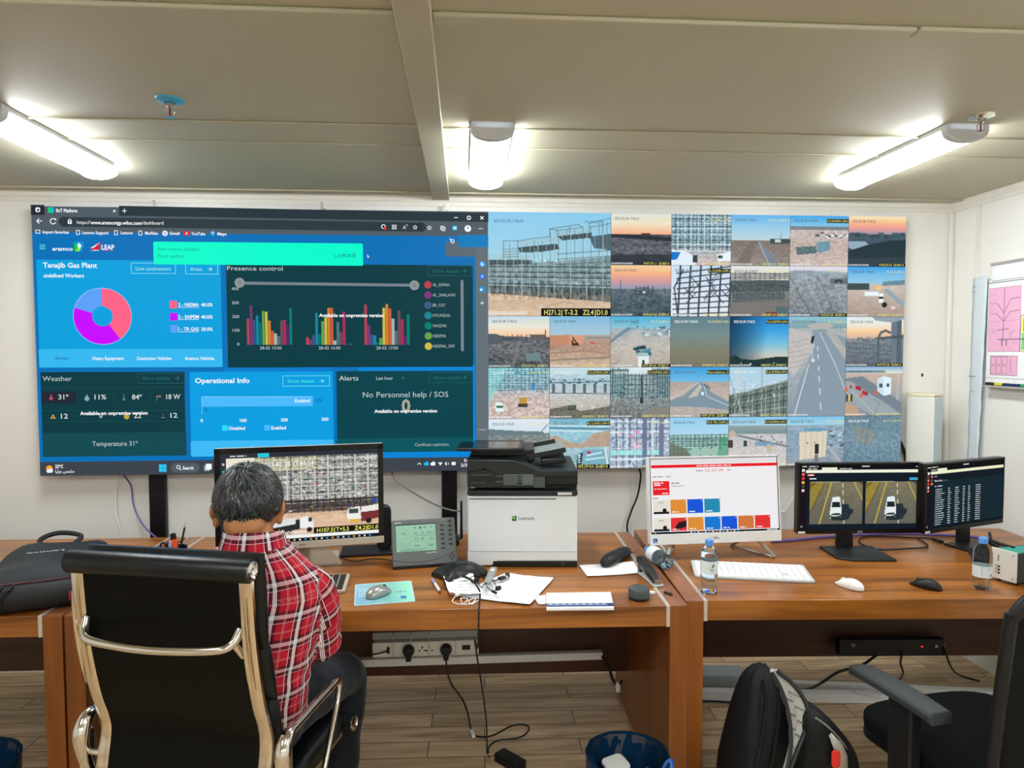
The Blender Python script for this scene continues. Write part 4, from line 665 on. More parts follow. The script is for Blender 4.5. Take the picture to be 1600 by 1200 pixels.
for i in range(6): p.rect(.012, .10+.08*i, .026, .125+.08*i, (190, 200, 204) if i != 1 else (40, 200, 190), 3)
p.words(.06, .035, .018, (200, 206, 210), 3, .10)
p.text('2023-02-28 17:46:54', .25, .155, .050, (244, 244, 240), 4, .33, .012); p.text('CAM-1', .885, .125, .042, (244, 244, 240), 4, .10)
p.rect(.575, .855, 1, .925, (14, 16, 14), 3)
for tx, xx, ww in (('H107.5', .595, .105), ('|', .706, .005), ('T+5.5', .718, .085), ('Z4.2', .84, .072), ('|', .918, .005), ('D1.0', .928, .068)): p.text(tx, xx, .912, .044, (240, 236, 110), 5, ww, .012)
p.text('E0.000000,N0.000000', .16, .915, .036, (244, 244, 240), 4, .37, .012)
for i in range(26): p.rect(.06+.035*i, .974, .072+.035*i, .990, [(230, 234, 236), (60, 160, 230), (240, 170, 60), (200, 206, 210)][i % 4], 3)
p.build('display', SCREEN, t); chin_text(t, M, 'ASUS', .010, .007, (40, 40, 44), dy=-.0067)
MB().prism([(-.07, zb-.75+.02), (.07, zb-.75+.02), (.15, .012), (.15, 0), (-.15, 0), (-.15, .012)], .03, .036, 'y').build('stand_plate', SILVER, t, bevel=.001)
MB().box((0, .12, .005), (.28, .18, .010)).box((0, .045, (zb-.75)/2+.03), (.06, .03, zb-.75+.06)).build('stand_foot', SILVER, t, bevel=.002)
# --- the white all-in-one on the right desk
pl, pr = at(1019.8, 713.7, Y=2.80), at(1227.7, 712.2, Y=2.83); bl_ = at(1015.8, 849.9, Y=2.765); br_ = at(1220.5, 847, Y=2.795)
wm = (bl_-br_).length; rzm = math.atan2(br_.y-bl_.y, br_.x-bl_.x); zb = (bl_.z+br_.z)/2; zt = (pl.z+pr.z)/2
t, M, fn, asp = monitor('all_in_one_computer', 'white computer with a mostly white page of coloured tiles on its screen', (bl_.x+br_.x)/2, (bl_.y+br_.y)/2, rzm, zb, wm, (zt-zb)/math.cos(R(6)), .044, .006, WHITEP, mat('bezel_white_edge', (214, 216, 216), .35), R(6), cat='computer')
p = Paint(fn, .0003); p.rect(0, 0, 1, 1, (10, 10, 12), 0); p.rect(.006, .008, .994, .992, (238, 236, 238), 1)
p.rect(.006, .008, .994, .075, (226, 222, 224), 2); p.rect(.01, .085, .994, .125, (232, 24, 34), 3); p.words(.36, .113, .016, (250, 230, 230), 4, .27); p.words(.355, .180, .018, (150, 150, 156), 4, .06); p.text('523 437 244', .425, .188, .036, (214, 70, 84), 4, .145); p.words(.60, .18, .018, (160, 160, 166), 4, .03)
p.words(.02, .25, .018, (140, 140, 146), 4, .03); p.words(.055, .25, .018, (160, 160, 166), 4, .05); p.words(.12, .25, .018, (160, 160, 166), 4, .04)
p.rect(.02, .30, .147, .485, (232, 30, 40), 2); p.words(.03, .335, .022, (250, 240, 240), 3, .07); p.words(.03, .362, .022, (250, 240, 240), 3, .05); p.words(.03, .41, .014, (250, 220, 220), 3, .10); p.words(.09, .47, .016, (250, 240, 240), 3, .05)
p.words(.162, .34, .020, (120, 120, 126), 3, .06); p.words(.162, .375, .014, (160, 160, 166), 3, .10); p.words(.018, .535, .016, (130, 130, 136), 3, .04)
OG, BU, CY, TN, RD = (222, 142, 52), (20, 86, 214), (34, 140, 176), (226, 222, 210), (226, 52, 52)
for row, y0, y1, cols in ((0, .55, .735, (TN, OG, BU, CY)), (1, .79, .965, (TN, RD, OG, (20, 120, 210), BU, (206, 118, 60), RD))):
    for i, cc in enumerate(cols):
        x0 = .020+.131*i; p.rect(x0, y0, x0+.122, y1, cc, 2)
        if cc == TN: p.rect(x0+.002, y1-.03, x0+.12, y1, (30, 30, 32), 3); p.disc(x0+.085, y1-.045, .016, (24, 24, 26), 4, ry=.03); p.text('MCW', x0+.04, y0+.045, .02, (60, 60, 60), 4, .04)
        else: p.words(x0+.012, y1-.015, .016, (250, 250, 250), 4, .05); p.disc(x0+.113, y0+.02, .003, (250, 250, 250), 4, ry=.006)
        if row == 1 and i == 1: p.poly([(x0+.03, y0+.13), (x0+.06, y0+.06), (x0+.12, y0+.04), (x0+.12, y0+.12), (x0+.05, y0+.16)], (40, 24, 30), 4)
p.rect(.02, .972, .142, .992, (20, 130, 220), 2); p.rect(0, .945+.03, 1, 1, (10, 10, 14), 3)
for i in range(14): p.rect(.30+.028*i, .981, .312+.028*i, .994, [(230, 234, 238), (70, 160, 240), (240, 240, 240), (236, 90, 80)][i % 4], 4)
p.words(.90, .995, .014, (240, 240, 240), 4, .08); p.disc(.03, .987, .006, (240, 140, 60), 4, ry=.009)
p.build('display', SCREEN, t); chin_text(t, M, 'DELL', .018, .008, (70, 74, 78), dy=-.0056)
q = Paint(lambda a, b2, k: tuple(M @ Vector((a, -.0056-k, b2))), .0001); q.rect(-wm/2+.011, .008, -wm/2+.030, .027, (24, 70, 150), 1); q.rect(-wm/2+.013, .010, -wm/2+.028, .014, (190, 210, 235), 2); q.rect(-wm/2+.014, .019, -wm/2+.022, .022, (190, 210, 235), 2); q.build('sticker', STICKER, t)
for s in (-1, 1):
    ft = MB(); a = Vector((s*.16, .035, zb-.75+.012)); tip = Vector((s*.235, -.045, .006)); back = Vector((s*.13, .15, .006))
    ft.tube([a, back], .007, 4, False).tube([back+Vector((0, 0, .001)), tip], .0055, 4, False).tube([a+Vector((s*.02, 0, 0)), tip+Vector((0, 0, .001))], .008, 4, False).build('foot', STEEL, t, bevel=.001)
# --- two black monitors
def black_monitor(label, pl, pr, zt, zb, base, brz, tilt=0):
    w = math.hypot(pr.x-pl.x, pr.y-pl.y); rz = math.atan2(pr.y-pl.y, pr.x-pl.x)
    t, M, fn, asp = monitor('monitor', label, (pl.x+pr.x)/2, (pl.y+pr.y)/2, rz, zb, w, zt-zb, .018, .007, BEZEL, BEZEL, tilt)
    t['group'] = 'black monitors on the right desk'
    I = Matrix.Translation(t.location) @ Matrix.Rotation(rz, 4, 'Z'); I = I.inverted()
    b = I @ Vector((base[0], base[1], .75)); r = brz-rz; B = Matrix.Translation(b) @ Matrix.Rotation(r, 4, 'Z')
    MB().prism([(-.115, -.085), (-.06, -.115), (.115, -.115), (.115, .085), (-.115, .085)], 0, .010, 'z', B).build('base', mat('monitor_base_black', (30, 32, 35), .4, spec=.5), t, bevel=.002)
    MB().prism([(b.x-.036, .008), (b.x+.036, .008), (b.x+.030, zb-.75+.10), (b.x-.030, zb-.75+.10)], .040, .062, 'y').build('neck', BLACKP, t, bevel=.003)
    MB().box((0, .035, (zt-zb)*.4), (.16, .03, .12), M).build('mount', BLACKP, t, bevel=.003)
    q = Paint(lambda a, c2, k: tuple(M @ Vector((a, -.0042-k, c2))), .0001); q.rect(-w/2+.003, .001, -w/2+.034, .0115, (226, 228, 228), 1); q.words(-w/2+.006, .003, .006, (90, 90, 90), 2, .024)
    for f in range(len(q.v)): pass
    q.build('asset_sticker', STICKER, t)
    return t, M, fn
pl, pr = at(1247, 724, Y=2.845), at(1443.5, 724.7, Y=2.825); zt = pl.z; zb = at(1340, 834, Y=2.83).z
t, M, fn = black_monitor('black monitor showing two views of a white car on a road', pl, pr, zt, zb, at(1336, 865, z=.75), R(-5))
chin_text(t, M, 'DELL', .004, .008, (170, 174, 178), .0, dy=-.0046)
p = Paint(fn, .0003); p.rect(0, 0, 1, 1, (10, 10, 14), 0); p.rect(.06, .10, 1, 1, (12, 26, 38), 1); p.rect(.0, .08, .055, 1, (22, 12, 22), 1); p.rect(.18, .042, .305, .082, (236, 234, 214), 2); p.rect(.05, .08, 1, .125, (240, 240, 222), 2)
p.words(.02, .035, .018, (220, 220, 220), 3, .04); p.words(.075, .035, .018, (220, 220, 220), 3, .075); p.words(.505, .037, .02, (230, 230, 230), 3, .065); p.words(.066, .07, .018, (210, 210, 210), 3, .075); p.words(.325, .07, .018, (210, 210, 210), 3, .10)
p.rect(.06, .145, .118, .17, (220, 60, 60), 3); p.words(.07, .168, .02, (250, 250, 250), 4, .045); p.words(.08, .225, .022, (240, 240, 240), 3, .055); p.rect(.895, .205, .98, .245, (70, 160, 206), 3)
for i, cc in enumerate(((236, 236, 236), (236, 110, 100), (226, 50, 50), (240, 180, 70), (70, 70, 76), (240, 200, 190))): p.rect(.018, .065+.062*i, .04, .105+.062*i, cc, 3)
p.rect(.012, .935, .03, .965, (130, 134, 136), 3)
for i in range(4): p.rect(.945+.013*i, .03, .951+.013*i, .042, (220, 220, 220), 3)
def road(seed):
    c = Cv(96, 80, seed); c.grad(0, 1, (126, 120, 94), (110, 106, 90), (100, 98, 88)).noise(.05); c.poly([(0, 0), (.3, 0), (0, .78)], (150, 132, 60)); c.poly([(0, .0), (.16, 0), (0, .2)], (120, 106, 36)); c.line([(.29, 0), (0, .75)], .02, (70, 60, 36), .7); c.noise(.10, 0, .6)
    c.line([(.41, 0), (.19, 1)], .02, (214, 186, 52)); c.line([(.83, 0), (1.0, .44)], .016, (214, 190, 70)); c.poly([(.90, 0), (1, 0), (1, .1)], (90, 76, 60)); [c.line([(.615+.04*a, a), (.615+.04*b2, b2)], .016, (232, 228, 206)) for a, b2 in ((.05, .13), (.21, .30), (.43, .54), (.78, .98))]
    c.poly([(.56, .53), (.74, .53), (.75, .62), (.82, .65), (.82, .74), (.77, .80), (.75, .87), (.66, .91), (.46, .91), (.5, .8)], (34, 46, 56)); c.poly([(.43, .37), (.56, .345), (.585, .40), (.60, .56), (.60, .82), (.55, .88), (.40, .88), (.385, .74), (.40, .58)], (228, 236, 236)); c.poly([(.425, .48), (.575, .475), (.58, .60), (.42, .605)], (26, 34, 38)); c.poly([(.41, .745), (.585, .74), (.58, .78), (.42, .79)], (44, 54, 58)); c.poly([(.40, .82), (.59, .80), (.58, .88), (.41, .90)], (40, 46, 48)); c.rect(.39, .79, .415, .83, (30, 40, 44)); c.rect(.575, .78, .60, .82, (30, 40, 44)); c.line([(.585, .4), (.60, .58)], .012, (90, 104, 106))
    return c.a
p.grid(.085, .265, .515, .915, road(3), 3); p.grid(.54, .265, .955, .915, road(4), 3); p.rect(.09, .262, .33, .268, (210, 206, 190), 4); p.rect(.545, .262, .77, .268, (210, 206, 190), 4); p.build('display', SCREEN, t)
pl = at(1446, 725.5, Y=2.76); ang = R(19); pr = pl+Vector((.512*math.cos(ang), .512*math.sin(ang), 0)); zb = at(1441, 835, Y=2.76).z
t, M, fn = black_monitor('black monitor turned inwards, showing a dark table of text', pl, pr, pl.z, zb, at(1512, 862, z=.75)+Vector((.1, .05, 0)), R(14))
p = Paint(fn, .0003); p.rect(0, 0, 1, 1, (8, 8, 12), 0); p.rect(.055, .115, 1, 1, (10, 22, 32), 1); p.rect(.105, .26, 1, .96, (14, 36, 46), 2); p.rect(0, .1, .05, 1, (24, 14, 24), 2); p.rect(.135, .06, .25, .10, (238, 238, 206), 2); p.rect(.035, .10, 1, .145, (238, 238, 206), 2)
p.words(.01, .045, .018, (220, 220, 220), 3, .04); p.words(.06, .042, .018, (220, 220, 220), 3, .075); p.words(.055, .085, .018, (210, 210, 210), 3, .075); p.words(.46, .042, .02, (230, 230, 230), 3, .07); p.words(.10, .19, .018, (210, 210, 210), 3, .025); p.text('Motive Safety', .10, .262, .026, (240, 240, 240), 4, .09, .012); p.text('Dashboard', .197, .262, .022, (110, 130, 140), 4, .065); p.words(.10, .345, .018, (190, 200, 204), 4, .03); p.words(.14, .345, .018, (220, 224, 226), 4, .055)
for i, cc in enumerate(((236, 236, 230), (90, 80, 86), (240, 120, 90), (230, 50, 50), (220, 200, 200), (240, 130, 90))): p.rect(.012, .105+.055*i, .032, .143+.055*i, cc, 3)
for i, cc in enumerate(((236, 90, 80), (80, 90, 96), (206, 140, 70))): p.rect(.052, .165+.055*i, .078, .20+.055*i, cc, 3)
p.rect(.012, .945, .026, .975, (130, 134, 136), 3)
rg = random.Random(4); cols = [(.125, .105, .02), (.27, .045, .02), (.36, .065, .02), (.46, .028, 0), (.53, .03, 0), (.63, .065, 0)]
for j in range(17):
    y = .395+.0345*j; p.rect(.112, y-.012, .119, y+.002, (200, 206, 208), 4)
    for i, (x, ww, dv) in enumerate(cols):
        l = ww*(1 if dv == 0 else (.55+.45*rg.random())); p.words(x, y, .015, (206, 214, 216), 4, l, j)
p.build('display', SCREEN, t)
# ================================================================== the printer
PBLK = mat('printer_black', (30, 37, 38), .45, spec=.4, bump=.02, bscale=300); PDK = mat('printer_dark', (12, 15, 16), .4); PWH = mat('printer_white', (226, 234, 238), .38, spec=.45, bump=.015, bscale=300); PGR = mat('printer_tray_grey', (120, 130, 130), .5, spec=.3)
pb = Vector((.229, 2.722, DZ)); PRZ = R(-4.5); PT = thing('printer', 'white and black multifunction printer on the desk', 'printer', pb, PRZ); pw = .437
MB().prism(rrect(pw, .39, .012, 3, 0, .195), .006, .285).build('body', PWH, PT, smooth=50, bevel=.002)
MB().box((.05, -.0015, .012), (.335, .012, .022)).box((.1, .19, .003), (.2, .3, .006)).box((-.15, .19, .003), (.1, .3, .006)).build('base', PDK, PT, bevel=.002)
MB().prism([(-pw/2, .006), (-.125, .006), (-.10, .024), (pw/2-.004, .026), (pw/2-.002, .064), (-pw/2, .060)], -.004, .004, 'y').build('paper_drawer', PWH, PT, bevel=.001)
MB().box((-.04, -.0006, .272), (.345, .002, .004)).box((0, -.0042, .0615), (pw-.01, .001, .0015)).box((.16, -.0075, .013), (.012, .003, .008)).build('seam', mat('seam_grey', (70, 78, 80), .5), PT)
MB().prism(rrect(pw+.002, .40, .016, 3, 0, .19), .285, .306).build('output_lip', PBLK, PT, smooth=50, bevel=.004)
MB().box((0, .21, .335), (pw-.004, .34, .062)).build('output_slot', PDK, PT, bevel=.003)
MB().prism([(-pw/2, .318), (.045, .318), (.045, .375), (-pw/2, .395)], -.008, .3, 'y').build('control_panel', PBLK, PT, bevel=.003)
MB().box((.065, .004, .345), (.05, .02, .055)).box((.065, -.007, .341), (.022, .004, .014)).build('usb_port', mat('usb_grey', (74, 82, 82), .5), PT, bevel=.003)
MB().box((.155, .12, .350), (.13, .22, .05)).build('output_bay', PDK, PT, bevel=.004)
sc = [(-pw/2, .378), (-pw/2+.07, .394), (-.085, .362), (pw/2, .362), (pw/2, .388), (.075, .386), (.05, .392), (-.01, .420), (-.035, .428), (-pw/2, .430)]
MB().prism(sc, -.012, .37, 'y').build('scanner_lid', PBLK, PT, smooth=30, bevel=.004)
MB().box((0, .18, .367), (pw-.01, .33, .016)).build('scanner_gap', PDK, PT)
MB().box((-.10, .22, .445), (.22, .26, .034)).box((.0, .22, .430), (.1, .24, .05)).build('feeder_cover', PDK, PT, bevel=.005)
TB2 = Matrix.Translation((.10, .22, .438)) @ Matrix.Rotation(R(-11), 4, 'Y')
MB().box((.0, 0, .0), (.16, .25, .012), TB2).build('feeder_tray', PGR, PT, bevel=.003)
MB().box((.0, .10, .014), (.10, .008, .02), TB2).build('paper_guide', PBLK, PT, bevel=.001)
MB().box((.0, -.127, .002), (.16, .006, .020), TB2).build('tray_edge', PBLK, PT, bevel=.001)
MB().box((.155, .15, .402), (.10, .18, .02), Matrix.Rotation(R(-4), 4, 'Y')).build('exit_tray', PDK, PT, bevel=.003)
MB().box((pw/2+.004, .16, .27), (.006, .1, .2)).build('side_handle', PDK, PT, bevel=.002)
q = Paint(lambda a, b2, k: (a, -.0125-k if b2 > .30 else (-.0108-k if b2 > .284 else -.0005-k), b2), .0002)
q.rect(-.20, .340, -.118, .364, (12, 18, 20), 1); q.rect(-.20, .370, -.118, .3716, (110, 120, 120), 2); q.rect(-.20, .338, -.145, .342, (60, 68, 70), 2)
kx0 = -.075; q.rect(kx0, .330, .0435, .373, (92, 104, 104), 1, .003)
for r_ in range(5):
    for c_ in range(3): q.rect(kx0+.004+.0155*c_, .3675-.0075*r_, kx0+.016+.0155*c_, .3627-.0075*r_, (28, 34, 36), 2); q.rect(kx0+.008+.0155*c_, .3658-.0075*r_, kx0+.012+.0155*c_, .3645-.0075*r_, (190, 196, 196), 3)
for r_ in range(4): q.rect(-.022, .3675-.0082*r_, -.001, .3627-.0082*r_-(.006 if r_ == 3 else 0), (28, 34, 36), 2)
for y in (.3655, .3435): q.rect(-.104, y-.002, -.080, y+.002, (150, 158, 158), 2); q.rect(-.103, y-.0013, -.081, y+.0013, (28, 34, 36), 3)
q.words(-.205, .322, .005, (140, 150, 150), 2, .02)
q.rect(.139, .2895, .195, .3015, (220, 224, 224), 1); q.words(.142, .2975, .004, (90, 90, 90), 2, .048); q.words(.175, .291, .004, (90, 90, 90), 2, .015)
q.rect(-.042, .184, -.024, .204, (40, 120, 50), 1); q.poly([(-.042, .184), (-.024, .184), (-.024, .204)], (20, 70, 40), 2); q.poly([(-.042, .204), (-.030, .204), (-.042, .192)], (140, 200, 60), 3); q.poly([(-.036, .194), (-.030, .190), (-.030, .199)], (240, 244, 240), 4)
v_, f_ = glyphs('Lexmark', .004); ks = .0135/.7; wt = v_[:, 0].max()-v_[:, 0].min(); q.put([(-.016+(a[0]-v_[:, 0].min())*.064/wt, .188+a[1]*ks) for a in v_], f_, (60, 68, 74), 2)
q.text('Lex', .139, .016, .001, (1, 1, 1), 0) if False else None
q.build('front_print', STICKER, PT)['kind'] = 'stuff'
# fix: lettering is laid with height up, so no flip is needed
# the tablet lying on the printer
tb = thing('tablet', 'black glossy tablet lying on top of the printer', 'tablet', (.105, 2.83, .75+.4625), R(-4))
tb.location.z = .75+.463
MB().prism(rrect(.262, .20, .012), 0, .012).build('shell', BLACKP, tb, smooth=40, bevel=.003)
MB().prism(rrect(.250, .188, .008), .012, .0132).build('glass', BLACKG, tb)
# ================================================================== weather console
WG = mat('console_grey', (98, 104, 104), .5, spec=.35, bump=.03, bscale=400)
a, b = Vector((-.283, 2.716, .75)), Vector((-.03, 2.755, .75)); rz = math.atan2(b.y-a.y, b.x-a.x)+R(1); cw = (b-a).length
ws = thing('weather_station', 'grey weather console with a green display, between silver computer and printer', 'weather station', Vector(((a.x+b.x)/2, (a.y+b.y)/2, DZ+.0112)), rz)
tilt = R(22); WM = Matrix.Rotation(-tilt, 4, 'X'); hh = .182
MB().prism(rrect(cw, hh, .008, 3, 0, hh/2), 0, .028, 'y', WM).build('case', WG, ws, smooth=40, bevel=.003)
MB().box((0, .055, -.006), (cw-.004, .11, .010)).prism([(-.09, 0), (.09, 0), (.08, .12), (-.08, .12)], .085, .093, 'y', Matrix.Rotation(R(20), 4, 'X') @ Matrix.Translation((0, .03, -.03)) if False else Matrix.Identity(4)).build('stand', BLACKP, ws, bevel=.001)
q = Paint(lambda x, y, k: tuple(WM @ Vector(((x-.5)*cw, -.0008-k, (1-y)*hh))), .0002)
q.rect(.055, .10, .69, .70, (40, 46, 44), 1); q.rect(.062, .125, .684, .695, (140, 190, 166), 2); LC = (44, 70, 62)
q.ring(.165, .31, .082*.98, .082*1.04, LC, 3) if False else None
for k in range(28): ang = 2*math.pi*k/28; q.disc(.165+.085*math.cos(ang), .31+.132*math.sin(ang), .004, LC, 3, 6, .006)
q.text('04', .15, .335, .048, LC, 3, .06)
for tx, x, y, ww in (('22', .35, .335, .045), ('51', .45, .335, .045), ('1011', .54, .335, .11), ('23', .35, .455, .055), ('43', .445, .455, .05), ('22', .59, .455, .055), ('000', .345, .605, .08), ('500', .565, .605, .08)): q.text(tx, x, y, .052, LC, 3, ww)
q.disc(.445, .19, .016, (36, 52, 110), 3, 12, .026); q.words(.49, .20, .032, (90, 130, 118), 3, .07); q.words(.60, .20, .03, (90, 130, 118), 3, .04); q.words(.34, .20, .03, (90, 130, 118), 3, .04)
for y0, x0 in ((.355, .37), (.365, .285), (.48, .285), (.64, .09)): q.rect(x0, y0, .67, y0+.005, (90, 130, 116), 3)
q.rect(.285, .365, .288, .48, (90, 130, 116), 3)
for i in range(3): q.rect(.085, .50+.055*i, .275, .503+.055*i, (80, 116, 104), 3)
for i in range(4): q.rect(.085+.062*i, .495, .088+.062*i, .615, (80, 116, 104), 3)
q.words(.12, .68, .028, (104, 146, 132), 3, .38); q.words(.05, .075, .022, (226, 230, 230), 3, .10); q.text('Vantage PRO 2', .51, .755, .030, (235, 238, 238), 3, .19)
for k in range(30):
    x0 = .005+.99*k/30; x1 = .005+.99*(k+1)/30; f = lambda x: .93-.34*abs(x-.42)**1.9*(1.1 if x < .42 else 1.7); q.poly([(x0, f(x0)), (x1, f(x1)), (x1, f(x1)+.012), (x0, f(x0)+.012)], (30, 34, 34), 2)
q.build('display', STICKER, ws)
for cx_, y0, n_ in ((.79, .16, 6), (.915, .08, 6)):
    for i in range(n_): yy = y0+.10*i; MB().ball(tuple(WM @ Vector(((cx_-.5)*cw, -.001, (1-yy)*hh))), (.009, .004, .0045), 12, 6).build('button', mat('button_grey', (62, 68, 68), .45), ws)
for dx, dy in ((-.035, 0), (.035, 0), (0, -.05), (0, .05)): MB().ball(tuple(WM @ Vector(((.925-.5+dx)*cw, -.001, (1-.86-dy)*hh))), (.004, .003, .004), 8, 6).build('button', mat('button_grey'), ws)
# ================================================================== black stand behind the silver computer, router
p0 = at(604, 852, z=.75); st = thing('monitor_stand', 'black upright stand with a rounded top, just right of the silver computer', 'stand', (p0.x, 2.98, DZ), R(6))
MB().prism(rrect(.062, .19, .028, 5, 0, .105), -.02, .022, 'y').build('upright', BLACKP, st, smooth=40, bevel=.006)
MB().box((-.05, 0, .006), (.26, .14, .012)).build('base', BLACKP, st, bevel=.003)
MB().prism([(-.12, .09), (-.025, .105), (-.025, .145), (-.12, .125)], -.012, .012, 'y').build('arm', BLACKP, st, bevel=.003)
p0 = at(716, 828, z=.76); rt = thing('router', 'small black router with one upright antenna, beside the printer', 'router', (p0.x-.05, 3.08, DZ), 0)
MB().box((0, 0, .014), (.11, .09, .028)).build('case', BLACKP, rt, bevel=.004)
an = at(721, 829, Y=3.08); dx = an.x-rt.location.x; zt2 = at(721, 783, Y=3.08).z-.75
MB().tube([(.05, 0, .02), (dx-.004, 0, .022), (dx, 0, .03)], .006, 8, False).tube([(dx, 0, .022), (dx, 0, .06), (dx, 0, zt2)], [.007, .0065, .005], 10, False).build('antenna', BLACKP, rt)
# ================================================================== things on the desks
PAPER = mat('paper_white', (236, 238, 240), .75, spec=.2); CABLEB = mat('cable_black', (14, 14, 15), .5); CABLEW = mat('cable_white', (232, 230, 226), .5); CABLEP = mat('cable_purple', (104, 84, 150), .5); CABLEG = mat('cable_grey', (110, 108, 104), .5)
LEATH = mat('black_leather', (16, 19, 20), .38, spec=.5, bump=.06, bscale=220); REDP = mat('red_plastic', (226, 50, 40), .35); ORANGE = mat('orange_plastic', (255, 96, 30), .4)
# pen cup
p = at(274, 851, Y=2.78); cup = thing('pen_cup', 'round black pen cup behind the top of the leather chair', 'pen cup', (p.x, 2.78, DZ))
MB().lathe([(.001, .004), (.038, .004), (.041, .09), (.043, .092), (.044, .09), (.040, 0), (.001, 0)], 24).build('cup', BLACKP, cup)
def stick(name, label, cat, base, tip, parts):
    """a pen-like thing: parts = (part, start, end, radius start, radius end, material) along its length"""
    base, tip = Vector(base), Vector(tip); d = tip-base
    t = thing(name, label, cat, base)
    for nm, a, b, r0, r1, m in parts: MB().cyl(d*a, d*b, r0, r1, 12).build(nm, m, t)
    return t
c0 = Vector((p.x, 2.78, DZ+.006))
e = at(290, 817, Y=2.80); stick('pencil', 'black pencil leaning out of the black pen cup', 'pencil', c0+Vector((.0, .005, 0)), e, (('barrel', 0, .9, .0038, .0038, BLACKP), ('wood_tip', .9, .98, .0038, .0012, STEEL), ('lead', .98, 1, .0012, .0004, BLACKP)))
e = at(270, 834, Y=2.76); stick('highlighter', 'orange highlighter with a black end in the pen cup', 'highlighter', c0+Vector((.014, -.012, 0)), e, (('barrel', 0, .86, .011, .011, ORANGE), ('cap', .86, 1, .0115, .010, BLACKP)))
e = at(266, 846, Y=2.75); stick('marker', 'white marker with a lilac cap in the pen cup', 'marker', c0+Vector((-.006, -.02, 0)), e, (('barrel', 0, .7, .006, .006, WHITEP), ('cap', .7, 1, .0075, .0065, mat('lilac_plastic', (170, 170, 224), .4))))
e = at(257, 845, Y=2.78); t = thing('scissors', 'black scissor handles sticking up at the left of the pen cup', 'scissors', c0+Vector((-.02, .0, 0)))
d = e-t.location; MB().tube([(0, 0, 0), d*.7], .004, 6, False).build('blade', STEEL, t)
for s in (-1, 1): MB().tube([d*.7+Vector((.012*s+.010*math.cos(R(a)), 0, .012+.014*math.sin(R(a)))) for a in range(0, 361, 40)], .0035, 6).build('handle', BLACKP, t)
# mouse pad and silver mouse
t = thing('mouse_pad', 'blue and green mouse pad under the silver mouse', 'mouse pad', (-.287, 2.452, DZ), R(8)); MB().prism(rrect(.205, .218, .008), 0, .003).build('base', mat('pad_base', (190, 206, 214), .7), t, smooth=0)
c = Cv(40, 40, 9); c.grad(0, 1, (150, 190, 214), (120, 170, 206)); tt = np.clip(c.X*1.1, 0, 1)[..., None]; gr = np.array((120, 190, 160))/255; c.a = c.a*(1-tt)+gr*tt; c.a = np.clip(c.a+.25*np.clip(c.X*1.6-.9, 0, 1)[..., None]*np.array((.7, .7, .9)), 0, 1)
q = Paint(lambda x, y, k: (-.098+.196*x, .104-.208*y, .0031+k), .0002); q.grid(0, 0, 1, 1, c.a, 0)
for j in range(4):
    for i in range(6): q.line([(.05+.045*i, .22+.12*j), (.075+.045*i, .30+.12*j)], .010, (226, 240, 246), 1)
q.rect(.78, .74, .88, .86, (60, 120, 180), 1); q.words(.72, .55, .05, (90, 150, 170), 1, .18); q.build('print', PRINT, t)
def mouse(label, x, y, z, rz, l, w_, h, top, under, wheel, btn=None):
    t = thing('computer_mouse', label, 'mouse', (x, y, z), rz); rings = []
    for k in range(13):
        u = -1+2*k/12; s = max(1-abs(u)**2.6, .02)**.5; hh = h*(.30+.70*max(0, 1-((u+.25)/1.15)**2)) * (s*.6+.4); ww = w_/2*(s*.85+.05)*(1-.10*u); n = 16; rg = []
        for i in range(n):
            a = 2*math.pi*i/n; ca, sa = math.cos(a), math.sin(a); zz = .004+max(hh-.004, .001)*max(sa, 0)**.75 if sa >= 0 else .004*(1+sa); rg.append((ww*math.copysign(abs(ca)**.8, ca), u*l/2, zz))
        rings.append(rg)
    MB().loft(rings).build('shell', top, t, smooth=60); MB().prism([(a*w_*.40, b*l*.45) for a, b in [(math.cos(R(k)), math.sin(R(k))) for k in range(0, 360, 20)]], 0, .005).build('underside', under, t)
    MB().cyl((-.004, l*.22, h*.62), (.004, l*.22, h*.62), .008).build('wheel', wheel, t); return t
m = mouse('silver mouse on the blue and green pad', -.302, 2.428, DZ+.0034, R(-38), .112, .062, .036, mat('mouse_silver', (170, 172, 170), .28, .55), BLACKP, BLACKP)
# keyboard of the silver computer
def keyboard(label, x, y, rz, w_, d, body, key, rows=5, cols=17, tilt=R(3), th=.010, gap=.003, num=True):
    t = thing('keyboard', label, 'keyboard', (x, y, DZ), rz); M = Matrix.Rotation(tilt, 4, 'X') @ Matrix.Translation((0, d/2, 0))
    MB().prism(rrect(w_, d, .008), 0, th, 'z', M).build('case', body, t, smooth=40, bevel=.0015)
    f = MB(); f.box((-w_*.42, d*.44, -.004 if tilt > .01 else -.0), (.03, .012, .012), M).box((w_*.42, d*.44, -.004), (.03, .012, .012), M) if tilt > .03 else None
    if tilt > .03: f.build('foot', BLACKP, t)
    kw, kd = (w_-.020)/cols, (d-.018)/rows
    kb = MB(); n = 0
    for r_ in range(rows):
        c_ = 0
        while c_ < cols:
            span = 1
            if r_ == 0 and 3 <= c_ < 8: span = 5
            elif r_ in (1, 2) and c_ in (0, 11): span = 2
            if c_ in (12, 13) and r_ == 1 and num: c_ += 1; continue
            cx_ = -w_/2+.010+kw*(c_+span/2); cy_ = -d/2+.009+kd*(r_+.5)
            kb.box((cx_, cy_, th+.0012), (kw*span-gap, kd-gap, .0028), M, .92); c_ += span
    o = kb.build('keys', key, t); o['kind'] = 'stuff'
    return t
KEYB = mat('key_black', (24, 25, 27), .5)
keyboard('silver keyboard with black keys under the seated man\'s hands', -.648, 2.452, R(3), .445, .165, SILVER, KEYB)
